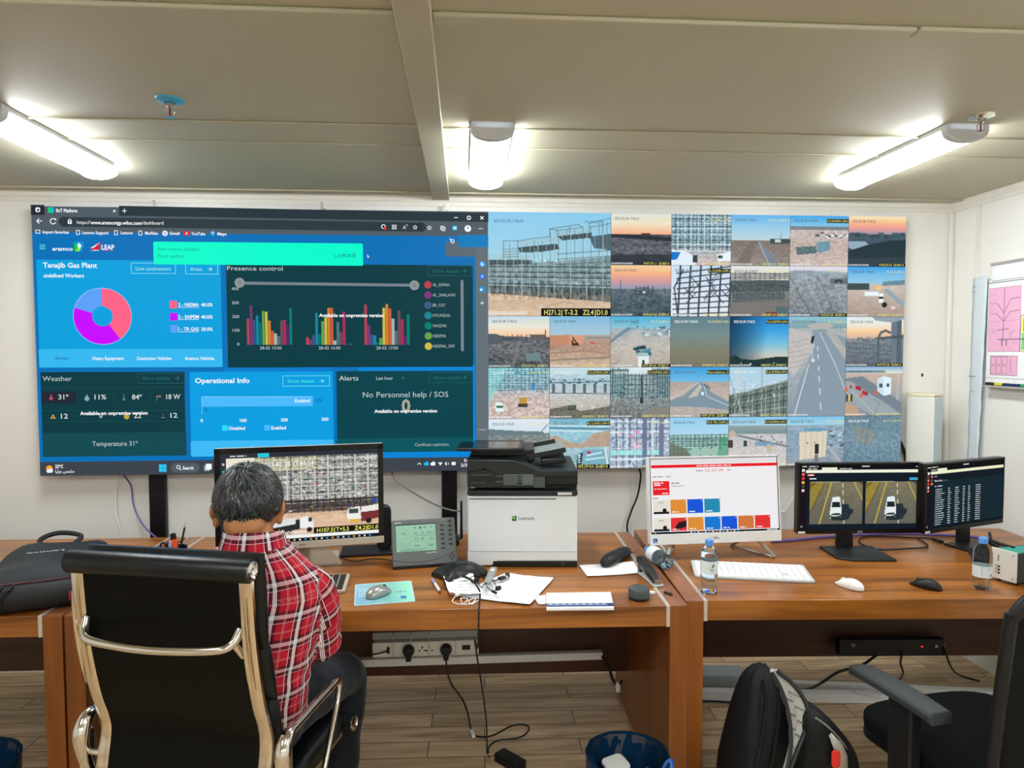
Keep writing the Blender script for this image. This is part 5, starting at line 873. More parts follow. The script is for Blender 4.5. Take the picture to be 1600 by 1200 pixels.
# pen
stick('pen', 'white pen with a lilac cap lying between mouse pad and papers', 'pen', (-.123, 2.573, DZ+.006), (-.087, 2.430, DZ+.006), (('cap', 0, .38, .0055, .006, mat('pen_lilac', (150, 146, 196), .4)), ('barrel', .38, .92, .0055, .0055, WHITEP), ('tip', .92, 1, .0055, .003, mat('pen_tip', (110, 90, 90), .5))))
# papers
def sheet(name, label, pts, z, curl=.0, pr=None, cat='paper', n=8, th=.0006):
    P = [Vector((x, y, 0)) for x, y in pts]; o = sum(P, Vector())/4; t = thing(name, label, cat, (o.x, o.y, z)); P = [q-o for q in P]
    f = lambda u, v: (P[0]*(1-u)+P[1]*u)*(1-v)+(P[3]*(1-u)+P[2]*u)*v
    mb = MB(); h = lambda u, v: curl*((u-.5)**2+(v-.5)**2)+.15*curl*math.sin(9*u+4*v)**2
    vs = [f(i/n, j/n)+Vector((0, 0, h(i/n, j/n)+k*th)) for k in (0, 1) for j in range(n+1) for i in range(n+1)]; m = n+1
    fs = [(k*m*m+j*m+i, k*m*m+j*m+i+1, k*m*m+(j+1)*m+i+1, k*m*m+(j+1)*m+i) for k in (0, 1) for j in range(n) for i in range(n)]
    b = [j*m for j in range(m)]+[n*m+i for i in range(1, m)]+[j*m+n for j in range(n-1, -1, -1)]+[i for i in range(n-1, 0, -1)]
    fs += [(b[k], b[(k+1) % len(b)], m*m+b[(k+1) % len(b)], m*m+b[k]) for k in range(len(b))]
    mb.mesh(vs, fs); mb.build('page', PAPER, t, smooth=60)
    if pr:
        q = Paint(lambda u, v, k: tuple(f(u, v)+Vector((0, 0, h(u, v)+th+.0003+k))), .0001); pr(q); q.build('print', PRINT, t)
    return t
FA = (196, 200, 206)
def pr1(q):
    for i in range(9): q.line([(.15+.08*i, .3), (.2+.07*i, .34+.02*(i % 3))], .004, FA)
    q.line([(.3, .15), (.55, .45), (.6, .8)], .004, FA); q.line([(.12, .6), (.4, .62), (.8, .55)], .004, FA); q.words(.2, .85, .03, FA, 2, .3)
sheet('paper', 'large white drawing sheet lying in front of the printer', [(.156, 2.627), (.332, 2.554), (.217, 2.290), (-.045, 2.398)], DZ+.0006, .012, pr1)
def pr2(q):
    for i in range(5): q.rect(.1, .12+.16*i, .8, .15+.16*i, (216, 218, 222))
sheet('paper', 'small crumpled white paper under the tangled cables', [(-.085, 2.60), (.03, 2.585), (.055, 2.37), (-.055, 2.385)], DZ+.0085, .022, pr2)
def pr3(q): q.rect(0, .70, 1, .90, (40, 60, 110)); [q.poly([(.1*i, .80), (.1*i+.06, .70), (.1*i+.12, .82)], (150, 170, 200), 2) for i in range(9)]; q.rect(0, .90, 1, 1, (240, 242, 244), 2); q.words(.1, .905, .05, (70, 84, 120), 3, .3)
sheet('paper_stack', 'folded white booklet with a dark blue strip at the desk edge', [(.285, 2.392), (.513, 2.385), (.492, 2.232), (.268, 2.243)], DZ+.001, 0, pr3, 'booklet', th=.007)
sheet('paper', 'narrow white slip sticking out at the left of the booklet', [(.236, 2.382), (.282, 2.386), (.272, 2.300), (.248, 2.300)], DZ+.0006, .004, None)
sheet('paper', 'white paper under the black glasses case', [(.455, 2.708), (.684, 2.741), (.675, 2.596), (.464, 2.573)], DZ+.0006, .006, None)
# glasses case
a, b = Vector((.545, 2.675, DZ+.004)), Vector((.690, 2.850, DZ+.004)); d = b-a; t = thing('glasses_case', 'black leather glasses case lying on a white paper', 'glasses case', a, math.atan2(d.y, d.x)); L = d.length; rg = []
for k in range(15):
    u = k/14; s = max(1-abs(2*u-1)**5, .12); wv = .030*s**.5*(1 if u > .1 else 1.05); hv = .046*(.55+.45*s)*(1-.1*u)
    rg.append([(u*L, wv*ca*(1.0 if sa > -.5 else .8), hv*.5+hv*.5*sa) for ca, sa in [(1.0, -.9), (1.05, -.2), (.85, .45), (.35, .95), (-.2, 1.0), (-.75, .6), (-1.05, -.2), (-.95, -.95), (0, -1)]])
MB().loft(rg).build('case', LEATH, t, smooth=50, bevel=.003)
MB().tube([(.006, -.032, .016), (L*.5, -.0335, .020), (L-.006, -.031, .016)], .0016, 6).build('seam', BLACKP, t)
# conference speaker with its cables
cs = thing('conference_speaker', 'flat black winged speaker on the desk in front of the printer', 'speaker', (-.012, 2.615, DZ), R(6))
out = [(-.115, .02), (-.085, .060), (-.03, .085), (.03, .088), (.075, .065), (.10, .02), (.085, -.02), (.03, -.03), (-.02, -.055), (-.055, -.085), (-.075, -.075), (-.075, -.035)]
P = [Vector((x*1.0, y*1.12, 0)) for x, y in out]; P2, _ = spline(P+[P[0]], 4); P2 = P2[:-1]; c0 = Vector((-.005, .02, 0))
MB().loft([[c0+(q-c0)*s+Vector((0, 0, z)) for q in P2] for s, z in ((.96, 0), (1, .006), (1, .012), (.9, .024), (.6, .040), (.3, .046), (.02, .047))]).build('body', BLACKP, cs, smooth=50)
MB().lathe([(.001, .044), (.022, .044), (.024, .048), (.001, .050)], 20, (-.005, .025, 0)).build('speaker_grille', DARKG, cs)
def cable(name, label, pts, r, m, cat='cable', n=8, seg=6, ends=()):
    o = Vector(pts[0]); t = thing(name, label, cat, o); MB().tube([Vector(q)-o for q in pts], r, n, True, seg).build('cord', m, t)
    for nm, a, b, r0, mm in ends: MB().cyl(Vector(a)-o, Vector(b)-o, r0, n=10).build(nm, mm, t)
    return t
W3 = [at(x, y, z=DZ+.006+.004*(i % 3)) for i, (x, y) in enumerate([(740, 905), (728, 906), (717, 913), (715, 922), (705, 928), (700, 915), (708, 910), (714, 920), (712, 930), (707, 940), (722, 944), (731, 936), (720, 935), (724, 944), (738, 942), (743, 935), (733, 938), (736, 945), (747, 938)])]
W3 = [Vector((q.x, max(q.y, 2.285), q.z)) for q in W3]
cable('earphone_cable', 'looped white earphone cable on the desk beside the crumpled paper', W3, .0018, CABLEW, 'earphones', ends=(('earbud', W3[8], W3[8]+Vector((.014, .004, .004)), .007, CABLEW),))
B3 = [at(x, y, z=DZ+.028+.006*(i % 2)) for i, (x, y) in enumerate([(723, 898), (733, 903), (742, 907), (748, 900), (757, 906), (760, 915), (768, 923), (776, 920), (770, 908), (757, 913), (752, 918), (745, 909), (738, 911), (735, 903), (745, 899), (756, 903)])]
cable('headset_cable', 'tangled thin black cable lying over the speaker and papers', B3, .0016, CABLEB, 'cable', ends=(('plug', B3[2], B3[2]+Vector((.012, -.004, .004)), .010, BLACKP), ('plug', B3[7], B3[7]+Vector((.012, .01, .0)), .008, BLACKP), ('plug', B3[6], B3[6]+Vector((.018, -.006, -.008)), .0045, BLACKP)))
a, b = at(761, 912, z=DZ+.030), at(772, 890, z=DZ+.040); b = Vector((b.x, b.y, DZ+.046)); d = b-a; t = thing('usb_stick', 'grey plastic dongle with a white sticker, leaning on the black speaker', 'dongle', (a+b)/2)
rt_ = d.to_track_quat('Y', 'Z').to_matrix().to_4x4(); MB().box((0, 0, 0), (.026, d.length, .011), rt_).build('body', mat('dongle_grey', (136, 142, 142), .4), t, bevel=.003); MB().box((0, d.length*.28, .006), (.012, .014, .001), rt_).build('sticker', PAPER, t)
for i, (x, y, lab) in enumerate(((784, 903, 'black cable plug lying on the drawing sheet beside the grey dongle'), (793, 898, 'black and gold plug lying just right of the other plug'))):
    a = at(x, y, z=DZ+.018); t = thing('cable_plug', lab, 'plug', (a.x, a.y, DZ+.0175), R(40+50*i)); MB().box((0, 0, 0), (.030, .016, .012)).build('body', BLACKP, t, bevel=.003); MB().box((.021, 0, 0), (.014, .011, .006)).build('tip', mat('brass', (190, 160, 90), .3, 1) if i else STEEL, t)
    MB().tube([(-.014, 0, 0), (-.025, .006, -.004), (-.03, .018, -.006)], .0022, 6).build('lead', CABLEB, t)
q0 = [at(x, y, z=DZ+.024) for x, y in ((722, 900), (738, 908), (748, 920))]+[at(750, 932, z=DZ+.010)]
edge = at(748, 954, z=DZ+.004); q0 += [edge+Vector((0, .006, 0)), edge+Vector((.0, -.016, -.012)), Vector((edge.x-.004, edge.y-.020, .64)), at(742, 1000, Y=2.27), at(746, 1030, Y=2.30), at(754, 1080, Y=2.42), at(760, 1130, Y=2.62), Vector((.085, 2.70, .006)), at(765, 1183, z=.016)]
cable('power_cable', 'black cable hanging over the desk edge from the speaker to the floor', q0, .0030, CABLEB)
# puck, eraser, usb, stapler
t = thing('clip_holder', 'round dark grey clip holder near the desk corner', 'clip holder', (.603, 2.338, DZ)); MB().lathe([(.001, 0), (.036, 0), (.037, .004), (.037, .008)], 28).build('base', BLACKP, t); MB().lathe([(.037, .008), (.037, .034), (.034, .038), (.022, .034), (.006, .030), (.001, .030)], 28).build('body', mat('slate_plastic', (66, 76, 80), .35, spec=.5), t)
a = at(1017, 926, z=DZ+.004); t = thing('eraser', 'small white rubber stub between clip holder and stapler', 'eraser', (a.x, a.y, DZ), R(-20)); MB().prism(rrect(.030, .016, .006), 0, .009).build('body', PAPER, t, bevel=.002)
a = at(1044, 928, z=DZ); t = thing('usb_key', 'small black key fob lying on the desk\'s end panel', 'key fob', (a.x, a.y, DZ), R(-60)); MB().prism(rrect(.036, .014, .005), 0, .006).build('body', BLACKG, t, bevel=.0015); MB().box((.006, 0, .0062), (.008, .008, .001)).build('button', DARKG, t)
a, b = Vector((.676, 2.605, DZ)), Vector((.700, 2.452, DZ)); d = b-a; t = thing('stapler', 'black and grey stapler lying across the desk\'s metal strip', 'stapler', a, math.atan2(d.y, d.x)); L = d.length+.012
MB().prism([(-.004, -.014), (L*.5, -.015), (L*.8, -.018), (L, -.021), (L, .021), (L*.8, .018), (L*.5, .015), (-.004, .014)], 0, .009).build('base', mat('stapler_grey', (172, 178, 174), .4), t, bevel=.003)
TM = Matrix.Translation((0, 0, .040)) @ Matrix.Rotation(R(11), 4, 'Y'); MB().prism([(-.012, .0), (L*.9, -.004), (L*.96, .006), (L*.7, .024), (.02, .034), (-.012, .026)], -.014, .014, 'y', TM).build('top', BLACKP, t, bevel=.004)
MB().box((L*.45, 0, -.006), (L*.86, .014, .010), TM).build('magazine', STEEL, t, bevel=.001); MB().box((L*.93, 0, .016), (.012, .022, .012)).build('front_plate', STEEL, t); MB().box((.004, 0, .02), (.02, .018, .036)).build('hinge', DARKG, t, bevel=.002)
# water bottles
PET = mat('clear_plastic', (238, 246, 250), .04, spec=.5, trans=1, ior=1.10); WATER = mat('water', (236, 246, 252), .0, trans=1, ior=1.2); CAPB = mat('cap_blue', (86, 150, 224), .35, spec=.5)
LABM = mat('bottle_label', (226, 236, 238), .4)
def bottle(label, loc, h=.192, M=None, rz=0, level=.6, print_=1, wrap=(.38, .62)):
    t = thing('water_bottle', label, 'bottle', loc, rz, 'water bottles'); r = .0305; Mx = M or Matrix.Identity(4)
    pr = [(.001, .004), (.020, .004), (.026, 0), (.029, .004), (r, .014), (.0285, .030), (r, .040), (.0285, .052), (r, .062), (r*.97, .09), (r, .12), (.0295, .128), (r, .136), (.027, .150), (.019, .165), (.0135, .171), (.0135, .176), (.001, .176)]
    pr = [(a, z*h/.192) for a, z in pr]; MB().lathe(pr, 28, M=Mx).build('shell', PET, t, smooth=60)
    wl = h*.176/.192*level; wp = [(a*.93, max(z, .004)+.001) for a, z in pr if z < wl]+[(r*.9, wl), (.001, wl)]; MB().lathe(wp, 28, M=Mx).build('water', WATER, t, smooth=60)
    MB().lathe([(.0145, h-.020), (.0150, h-.004), (.0135, h), (.001, h)], 24, M=Mx).lathe([(.001, h-.0195), (.0150, h-.0195), (.0150, h-.016), (.001, h-.016)], 24, M=Mx).build('cap', CAPB, t)
    z0, z1 = wrap[0]*h, wrap[1]*h; n = 36
    MB().loft([[(( r+.0006)*math.cos(2*math.pi*k/n), (r+.0006)*math.sin(2*math.pi*k/n), z) for k in range(n)] for z in (z0, z1)], cap=False, M=Mx).build('label', LABM, t)
    q = Paint(lambda a, z, k: tuple(Mx @ Vector(((r+.0008+k)*math.sin(a), -(r+.0008+k)*math.cos(a), z))), .0002)
    if print_ == 1:
        q.poly([(-.06, z0+.022), (.16, z0+.026), (.26, z0+.036), (.08, z0+.035)], (40, 140, 70)); q.poly([(-.02, z0+.026), (.16, z0+.027), (.26, z0+.036)], (20, 100, 50), 2); q.ring(.02, z0+.020, .0, .0, (1, 1, 1)) if False else None
        for k in range(18): a = R(20*k); q.disc(.05+.34*math.cos(a), z0+.019+.010*math.sin(a), .03, (120, 160, 150), 1, 5, .0009)
        v, f = glyphs('eau', .02); s = .014; q.put([(-.16+u[0]*.20, z0+.013+u[1]*.014) for u in v], f, (90, 140, 130), 3)
    elif print_ == 2:
        for k in range(9): q.rect(.12+.035*k, z0+.006, .12+.035*k+(.012 if k % 3 else .022), z0+.015, (50, 66, 120))
        for k, (yy, ww) in enumerate(((.034, .3), (.030, .4), (.026, .25))): q.rect(-.1, z0+yy, -.1+ww, z0+yy+.0014, (150, 166, 180))
        q.rect(-.75, z0+.004, -.65, z0+.04, (190, 206, 216))
    if print_: q.build('label_print', STICKER, t)
    return t
bottle('upright water bottle with a green leaf on its label, in front of the white keyboard', (.868, 2.385, DZ), .188, level=.86)
bottle('upright half empty water bottle beside the white box at the right edge', (1.862, 2.345, DZ), .186, level=.30, print_=2, wrap=(.25, .47))
a, b = Vector((.789, 2.628, DZ+.0315)), Vector((.757, 2.81, DZ+.0315)); d = (b-a).normalized()
bottle('water bottle lying on its side on the joint between the desks', a, .186, d.to_track_quat('Z', 'X').to_matrix().to_4x4(), level=.55, print_=0, wrap=(.40, .72))
# right desk
KW = mat('key_white', (232, 233, 234), .45)
k = Vector((.867, 2.529, 0)); rzk = math.atan2(2.433-2.529, 1.286-.867)
keyboard('white keyboard in front of the white computer', (.867+1.290)/2, (2.529+2.433)/2+.004, rzk, .432, .176, mat('key_frame_grey', (186, 190, 192), .4), KW, tilt=R(2.5), th=.009, gap=.0028)
mouse('white mouse on the right desk', 1.392, 2.392, DZ, R(28), .108, .060, .034, mat('mouse_white', (236, 236, 234), .3, spec=.5), WHITEP, WHITEP)
mouse('black mouse on the right desk, left of the half empty bottle', 1.668, 2.372, DZ, R(34), .108, .060, .034, BLACKP, BLACKP, DARKG)
a, b = Vector((1.998, 2.525, 0)), Vector((2.40, 2.40, 0)); d = b-a
keyboard('black keyboard behind the half empty bottle', 2.215, 2.515, R(-27), .40, .15, BLACKP, KEYB, tilt=R(6), th=.014)
# the white and black box at the right edge: it stands on small feet clear of the keyboard
t = thing('network_box', 'white fronted electronics box with a dark vented side at the right edge', 'electronics box', (1.998, 2.352, DZ), 0)
N1 = Vector((-.045, .16, 0)); N2 = Vector((.16, .03, 0)); hb = .112; z0 = .012
def quadbox(o, u, v, z0, z1): return [o+Vector((0, 0, z0)), o+u+Vector((0, 0, z0)), o+u+v+Vector((0, 0, z0)), o+v+Vector((0, 0, z0))], z1
def pbox(mb, o, u, v, z0, z1): P = [o, o+u, o+u+v, o+v]; mb.prism([(q.x, q.y) for q in P], z0, z1); return mb
N1 = Vector((-.028, .085, 0))
pbox(MB(), Vector((.004, .001, 0)), N2, N1, z0, z0+hb-.004).build('case', DARKG, t, bevel=.002)
pbox(MB(), Vector((-.002, 0, 0)), Vector((.006, .001, 0)), N1, z0, z0+hb).build('front_panel', mat('panel_white', (222, 222, 214), .45), t, bevel=.001)
[MB().cyl(N1*s+N2*u+Vector((.004, .002, 0)), N1*s+N2*u+Vector((.004, .002, z0)), .006, n=10).build('foot', BLACKP, t) for s in (.15, .85) for u in (.12, .88)]
nu = N1.normalized(); q = Paint(lambda a, z, k: tuple(Vector((-.0024-k, 0, z0+z))+N1*a), .0003)
for y in (.012, .098): q.disc(.12, y, .03, (90, 90, 86), 1, 10, .003)
for i in range(3): q.rect(.62, .018+.012*i, .72, .026+.012*i, (60, 60, 58)); q.rect(.76, .02+.012*i, .80, .028+.012*i, (110, 110, 104))
q.rect(.68, .066, .72, .09, (70, 70, 68)); q.build('front_print', STICKER, t)
g = MB()
for i in range(6): pbox(g, Vector((.012, .006, 0))+N2*(.14*i+.02), N2*.06, N1*.8, z0+hb-.004, z0+hb-.001)
g.build('vent_grille', mat('teal_paint', (60, 170, 160), .4), t)
# cables on the right desk
cable('network_cable', 'purple and black wrapped cable running behind the monitors', [at(x, y, z=DZ+.008) for x, y in ((1205, 846), (1240, 844), (1290, 839), (1340, 836), (1400, 834), (1450, 835), (1510, 838), (1545, 842))], .007, CABLEP)
cable('power_cable', 'black cable coiled between the two monitor bases', [at(x, y, z=DZ+.005) for x, y in ((1473, 848), (1455, 842), (1420, 840), (1380, 838), (1352, 838), (1342, 845), (1352, 853), (1380, 859), (1420, 857), (1447, 855), (1448, 850), (1435, 842))], .0035, CABLEB, ends=(('plug', at(1457, 842, z=DZ+.007), at(1473, 847, z=DZ+.007), .007, BLACKP),))
cable('power_cable', 'thick black cable rising behind the half empty bottle to the right monitor', [at(1546, 833, Y=2.93), at(1549, 843, Y=2.86), at(1556, 850, Y=2.78), at(1563, 857, Y=2.68), Vector((2.035, 2.55, DZ+.118)), Vector((2.045, 2.42, DZ+.122))], .006, CABLEB)
cable('power_cable', 'thin black cable from the silver computer to the weather console', [at(x, y, z=DZ+.004) for x, y in ((506, 853), (515, 863), (535, 872), (555, 877), (580, 873), (600, 874), (612, 876))], .0022, CABLEB)
# laptop bag on the left desk
BAGM = mat('bag_nylon', (34, 40, 44), .6, spec=.35, bump=.15, bscale=500); BAGD = mat('bag_black', (16, 18, 20), .65, bump=.1, bscale=500)
t = thing('laptop_bag', 'dark laptop backpack lying flat on the left desk', 'bag', (-1.44, 2.385, DZ), R(20))
rg = []; n = 28
for k in range(16):
    u = k/15; y = .56*u; s = max(1-abs(2*u-1)**6, .05)**.5; hw = .20*(s*.9+.1)*(1-.12*u); top = (.115-.02*u+.012*math.sin(9*u))*(.35+.65*s); ring = []
    for i in range(n):
        a = 2*math.pi*i/n; ca, sa = math.cos(a), math.sin(a); xx = hw*math.copysign(abs(ca)**.55, ca); zz = top*.5+top*.5*math.copysign(abs(sa)**.6, sa)
        if sa > 0: zz += .008*math.sin(23*xx+7*y)*s+.006*mnoise.noise((xx*14, y*14, 3))
        ring.append((xx, y, max(zz, 0)))
    rg.append(ring)
MB().loft(rg).build('body', BAGM, t, smooth=70)
pf = MB(); rg = []
for k in range(9):
    u = k/8; s = max(1-abs(2*u-1)**4, .05)**.5; rg.append([(.205*math.cos(2*math.pi*i/n)*(.9+.1*s), .02+.10*u, .036+.036*s*math.sin(2*math.pi*i/n)) for i in range(n)])
MB().tube([(-.185, .0, .052), (-.10, -.013, .05), (0, -.016, .05), (.10, -.013, .05), (.19, 0, .052)], [.04, .045, .046, .045, .04], 12, flat=1.0).build('front_pocket', BAGD, t, smooth=60)
MB().tube([(-.195, .02, .094), (-.1, -.012, .097), (0, -.018, .097), (.1, -.012, .097), (.195, .02, .094)], .004, 6).build('zipper', mat('zip_maroon', (70, 24, 34), .5), t)
for x in (-.075, -.045):
    z_ = MB().tube([(x, -.03, .096), (x-.012, -.052, .088), (x-.028, -.064, .066), (x-.03, -.064, .045)], .0045, 6).build('zipper_pull', BLACKP, t)
MB().box((.115, -.062, .05), (.005, .003, .03)).build('red_tab', mat('tab_red', (150, 30, 50), .5), t)
MB().tube([(.03, .53, .07), (.06, .575, .10), (-.02, .60, .115), (-.08, .575, .10), (-.06, .53, .07)], .010, 8).build('handle', BAGD, t)
v, f = glyphs('Lenovo', .01); q = Paint(lambda x, y, k: (x, y, .128+k), .0002); w0 = v[:, 0].max(); q.put([(.055-u[0]/w0*.12, .26-u[1]*.024) for u in v], f, (214, 216, 216), 1); q.build('logo', STICKER, t)
# ================================================================== the leather chair
CHR = mat('chair_chrome', (232, 222, 204), .14, 1); BKP = mat('chair_back_leather', (4, 5, 5), .45, spec=.16, bump=.02, bscale=200); PADL = mat('chair_pad_leather', (13, 17, 19), .36, spec=.4, bump=.05, bscale=260)
EC = thing('office_chair', 'black leather chair with a chrome frame, carrying the seated man', 'chair', (-.675, 2.02, 0), R(-14))
prof = [(-.300, 1.070), (-.297, 1.016), (-.288, .916), (-.272, .816), (-.250, .721), (-.228, .656), (-.220, .611), (-.232, .546), (-.240, .486), (-.215, .425), (-.15, .398), (.20, .405)]
P3 = [Vector((0, y, z)) for y, z in prof]; PS, _ = spline(P3, 6)
def rail(x, w_, d, off=0, i0=0, i1=None, flare=True):
    rg = []; pts = PS[i0:i1]
    for k, p in enumerate(pts):
        a = pts[max(k-1, 0)]; b = pts[min(k+1, len(pts)-1)]; tg = (b-a).normalized(); nn = Vector((0, -tg.z, tg.y)); nn = nn if nn.y < 0 or abs(tg.z) < .5 else nn
        ww = w_
        rg.append([(x+sx*ww/2, p.y+nn.y*(off+sy), p.z+nn.z*(off+sy)) for sx, sy in ((-1, 0), (-1, d*.6), (-.45, d), (.45, d), (1, d*.6), (1, 0), (.5, -.004), (-.5, -.004))])
    return rg
for s in (-1, 1): MB().loft(rail(s*.230, .034, .016, 0)).build('side_rail', CHR, EC, smooth=40)
for s in (-1, 1): MB().tube([PS[k]+Vector((s*.230, -.018, 0)) for k in range(6, 22, 3)], [.002, .005, .006, .006, .005, .002], 8).build('rail_rib', CHR, EC)
bk = PS[:52]; rg = []
for k, p in enumerate(bk): rg.append([(-.216, p.y+.004, p.z), (-.1, p.y+.016, p.z), (.1, p.y+.016, p.z), (.216, p.y+.004, p.z), (.216, p.y+.02, p.z), (-.216, p.y+.02, p.z)])
MB().loft(rg).build('back_shell', BKP, EC, smooth=50)
MB().tube([(-.246, -.300, 1.086), (-.1, -.306, 1.088), (.1, -.306, 1.088), (.246, -.300, 1.086)], .029, 16).build('top_roll', PADL, EC, smooth=60)
for s in (-1, 1): MB().lathe([(.001, 0), (.024, 0), (.024, .005), (.016, .008), (.014, .005), (.009, .005), (.008, .009), (.001, .009)], 24, M=Matrix.Translation((s*.246, -.300, 1.086)) @ Matrix.Rotation(R(90*s), 4, 'Y')).build('end_cap', CHROME, EC)
MB().tube([(-.212, -.292, .941), (-.200, -.312, .911), (-.16, -.33, .900), (0, -.344, .896), (.16, -.33, .900), (.200, -.312, .911), (.212, -.292, .941)], .0115, 12).tube([(-.203, -.305, .906), (-.213, -.285, .871)], .009, 8, False).tube([(.203, -.305, .906), (.213, -.285, .871)], .009, 8, False).build('cross_bar', CHROME, EC, smooth=60)
def pad(name, z0, z1, y0, y1, th, hw=.262):
    rg = []
    for k in range(9):
        u = k/8; s = (1-abs(2*u-1)**3.5)**.5 if 0 < u < 1 else .25; z = z0+(z1-z0)*u; y = y0+(y1-y0)*u+.014; n = 20
        rg.append([(hw*math.copysign(abs(math.cos(2*math.pi*i/n))**.5, math.cos(2*math.pi*i/n)), y+.016+th*.5+th*.5*s*math.copysign(abs(math.sin(2*math.pi*i/n))**.7, math.sin(2*math.pi*i/n)), z) for i in range(n)])
    MB().loft(rg).build(name, PADL, EC, smooth=60)
pad('head_pad', .866, 1.112, -.285, -.298, .056, .248); pad('back_pad', .711, .871, -.25, -.282, .070, .245); pad('lumbar_pad', .566, .716, -.225, -.248, .060, .25); pad('lower_pad', .466, .571, -.215, -.222, .085, .255)
MB().prism(rrect(.50, .44, .05, 5, 0, .01), .405, .468).build('seat', PADL, EC, smooth=50, bevel=.018, seg=4)
MB().tube([(-.268, .240, .426), (.268, .240, .426)], .027, 14, False).build('seat_roll', PADL, EC, smooth=60)
for s in (-1, 1): MB().lathe([(.001, 0), (.023, 0), (.023, .005), (.015, .008), (.013, .005), (.001, .006)], 24, M=Matrix.Translation((s*.268, .240, .426)) @ Matrix.Rotation(R(90*s), 4, 'Y')).build('end_cap', CHROME, EC)
for s in (-1, 1):
    x = s*.287
    MB().tube([(x, -.205, .46), (x, -.235, .55), (x, -.240, .605), (x, -.215, .640), (x, -.17, .644), (x, .0, .644), (x, .070, .642), (x, .092, .627), (x, .082, .58), (x, .03, .50), (x, -.02, .42)], [.015, .018, .021, .018, .0125, .0115, .011, .010, .009, .009, .009], 12).build('arm', CHROME, EC, smooth=60)
    MB().box((x, -.222, .53), (.012, .045, .15)).build('arm_bracket', CHR, EC, bevel=.004)
    MB().cyl((s*.230, -.225, .55), (x, -.225, .55), .009).cyl((s*.230, -.02, .42), (x, -.02, .42), .009).build('arm_bolt', CHROME, EC)
MB().cyl((0, 0, .07), (0, 0, .39), .028).box((0, 0, .39), (.16, .2, .03)).build('column', BLACKP, EC)
for k in range(5):
    a = R(72*k+20); dx, dy = math.cos(a), math.sin(a); MB().tube([(0, 0, .10), (.15*dx, .15*dy, .095), (.30*dx, .30*dy, .075)], [.026, .02, .014], 10, False).build('base_leg', CHROME, EC)
    cx_, cy_ = .30*dx, .30*dy; MB().cyl((cx_-.022*dy, cy_+.022*dx, .028), (cx_+.022*dy, cy_-.022*dx, .028), .027).cyl((cx_, cy_, .03), (cx_, cy_, .08), .008).build('caster', BLACKP, EC)
# ================================================================== the fabric chair on the right
FAB = mat('chair_fabric', (12, 16, 17), .9, spec=.12, bump=.25, bscale=700); PLG = mat('chair_arm_plastic', (48, 54, 57), .5, spec=.4, bump=.08, bscale=700); MESHM = mat('chair_mesh', (12, 15, 16), .7, spec=.2, bump=.3, bscale=900)
OC = thing('office_chair', 'black fabric office chair with grey armrests in the right corner of the view', 'chair', (1.50, 1.86, 0), R(10))
rg = []
for k in range(10):
    u = k/9; s = (1-abs(2*u-1)**4)**.5 if 0 < u < 1 else .1; n = 32
    rg.append([((.26*(.80+.20*s))*math.copysign(abs(math.cos(2*math.pi*i/n))**.55, math.cos(2*math.pi*i/n)), .02+.255*(.80+.20*s)*math.copysign(abs(math.sin(2*math.pi*i/n))**.55, math.sin(2*math.pi*i/n)), .435+.075*u-.02*(max(math.sin(2*math.pi*i/n), 0))**2) for i in range(n)])
MB().loft(rg).build('seat', FAB, OC, smooth=60)
MB().prism(rrect(.46, .46, .06, 5, 0, .02), .405, .437).build('seat_pan', BLACKP, OC, smooth=40, bevel=.008)
def backpts(hw, zt, zb_, r, n=8): 
    return [(a, b) for a, b in rrect(2*hw, zt-zb_, r, n, 0, (zt+zb_)/2)]
BP = lambda x, z, dy=0: Vector((x, -.262-.05*((z-.72)/.35)**2*(1 if z > .72 else .4)+.55*x*x+dy, z))
fr = [BP(a*(1-.10*max(0, (z-.75))/.3), z) for a, z in backpts(.240, 1.04, .50, .10)]
MB().tube(fr+[fr[0]], .016, 10, True, 3, cap=False).build('back_frame', BLACKP, OC, smooth=60)
g = MB(); vs = []; fs = []; nx, nz = 12, 14
for j in range(nz+1):
    z = .505+.53*j/nz
    for i in range(nx+1):
        hw = .238*(1-.10*max(0, z-.75)/.3); ez = min(z-.50, 1.04-z); hw -= (.10-math.sqrt(max(.01-(.10-min(ez, .10))**2, 0)))*.9; vs.append(BP(hw*(2*i/nx-1), z))
fs = [(j*(nx+1)+i, j*(nx+1)+i+1, (j+1)*(nx+1)+i+1, (j+1)*(nx+1)+i) for j in range(nz) for i in range(nx)]
o = g.mesh(vs, fs).build('back_panel', MESHM, OC, smooth=80); so = o.modifiers.new('th', 'SOLIDIFY'); so.thickness = .006; so.offset = 0
MB().tube([BP(-.15, .72, -.03), BP(0, .70, -.035), BP(.15, .72, -.03)], .022, 10, flat=.5).build('lumbar_support', BLACKP, OC)
MB().tube([(0, -.10, .415), (0, -.24, .42), (0, -.31, .50), (0, -.315, .60), (0, -.30, .70)], [.03, .03, .028, .024, .02], 10).build('back_bracket', BLACKP, OC, smooth=60)
for s in (-1, 1):
    x = s*.285; n = 10
    A = MB(); rg = []
    for k, (y, w2, zt) in enumerate(((-.125, .030, .655), (-.12, .038, .664), (-.05, .040, .668), (.08, .040, .668), (.15, .038, .664), (.185, .028, .655), (.196, .014, .648))): rg.append([(x-w2, y, zt-.026), (x-w2, y, zt-.010), (x-w2*.8, y, zt-.001), (x-w2*.4, y, zt), (x+w2*.4, y, zt), (x+w2*.8, y, zt-.001), (x+w2, y, zt-.010), (x+w2, y, zt-.026)])
    A.loft(rg).build('armrest', PLG, OC, smooth=40, bevel=.003)
    MB().loft([[(x-.02, -.045, z), (x+.02, -.045, z), (x+.02, .035+.01*(z-.4), z), (x-.02, .035+.01*(z-.4), z)] for z in (.40, .64)]).box((x-s*.06, 0, .408), (.16, .07, .022)).build('arm_post', BLACKP, OC, bevel=.006)
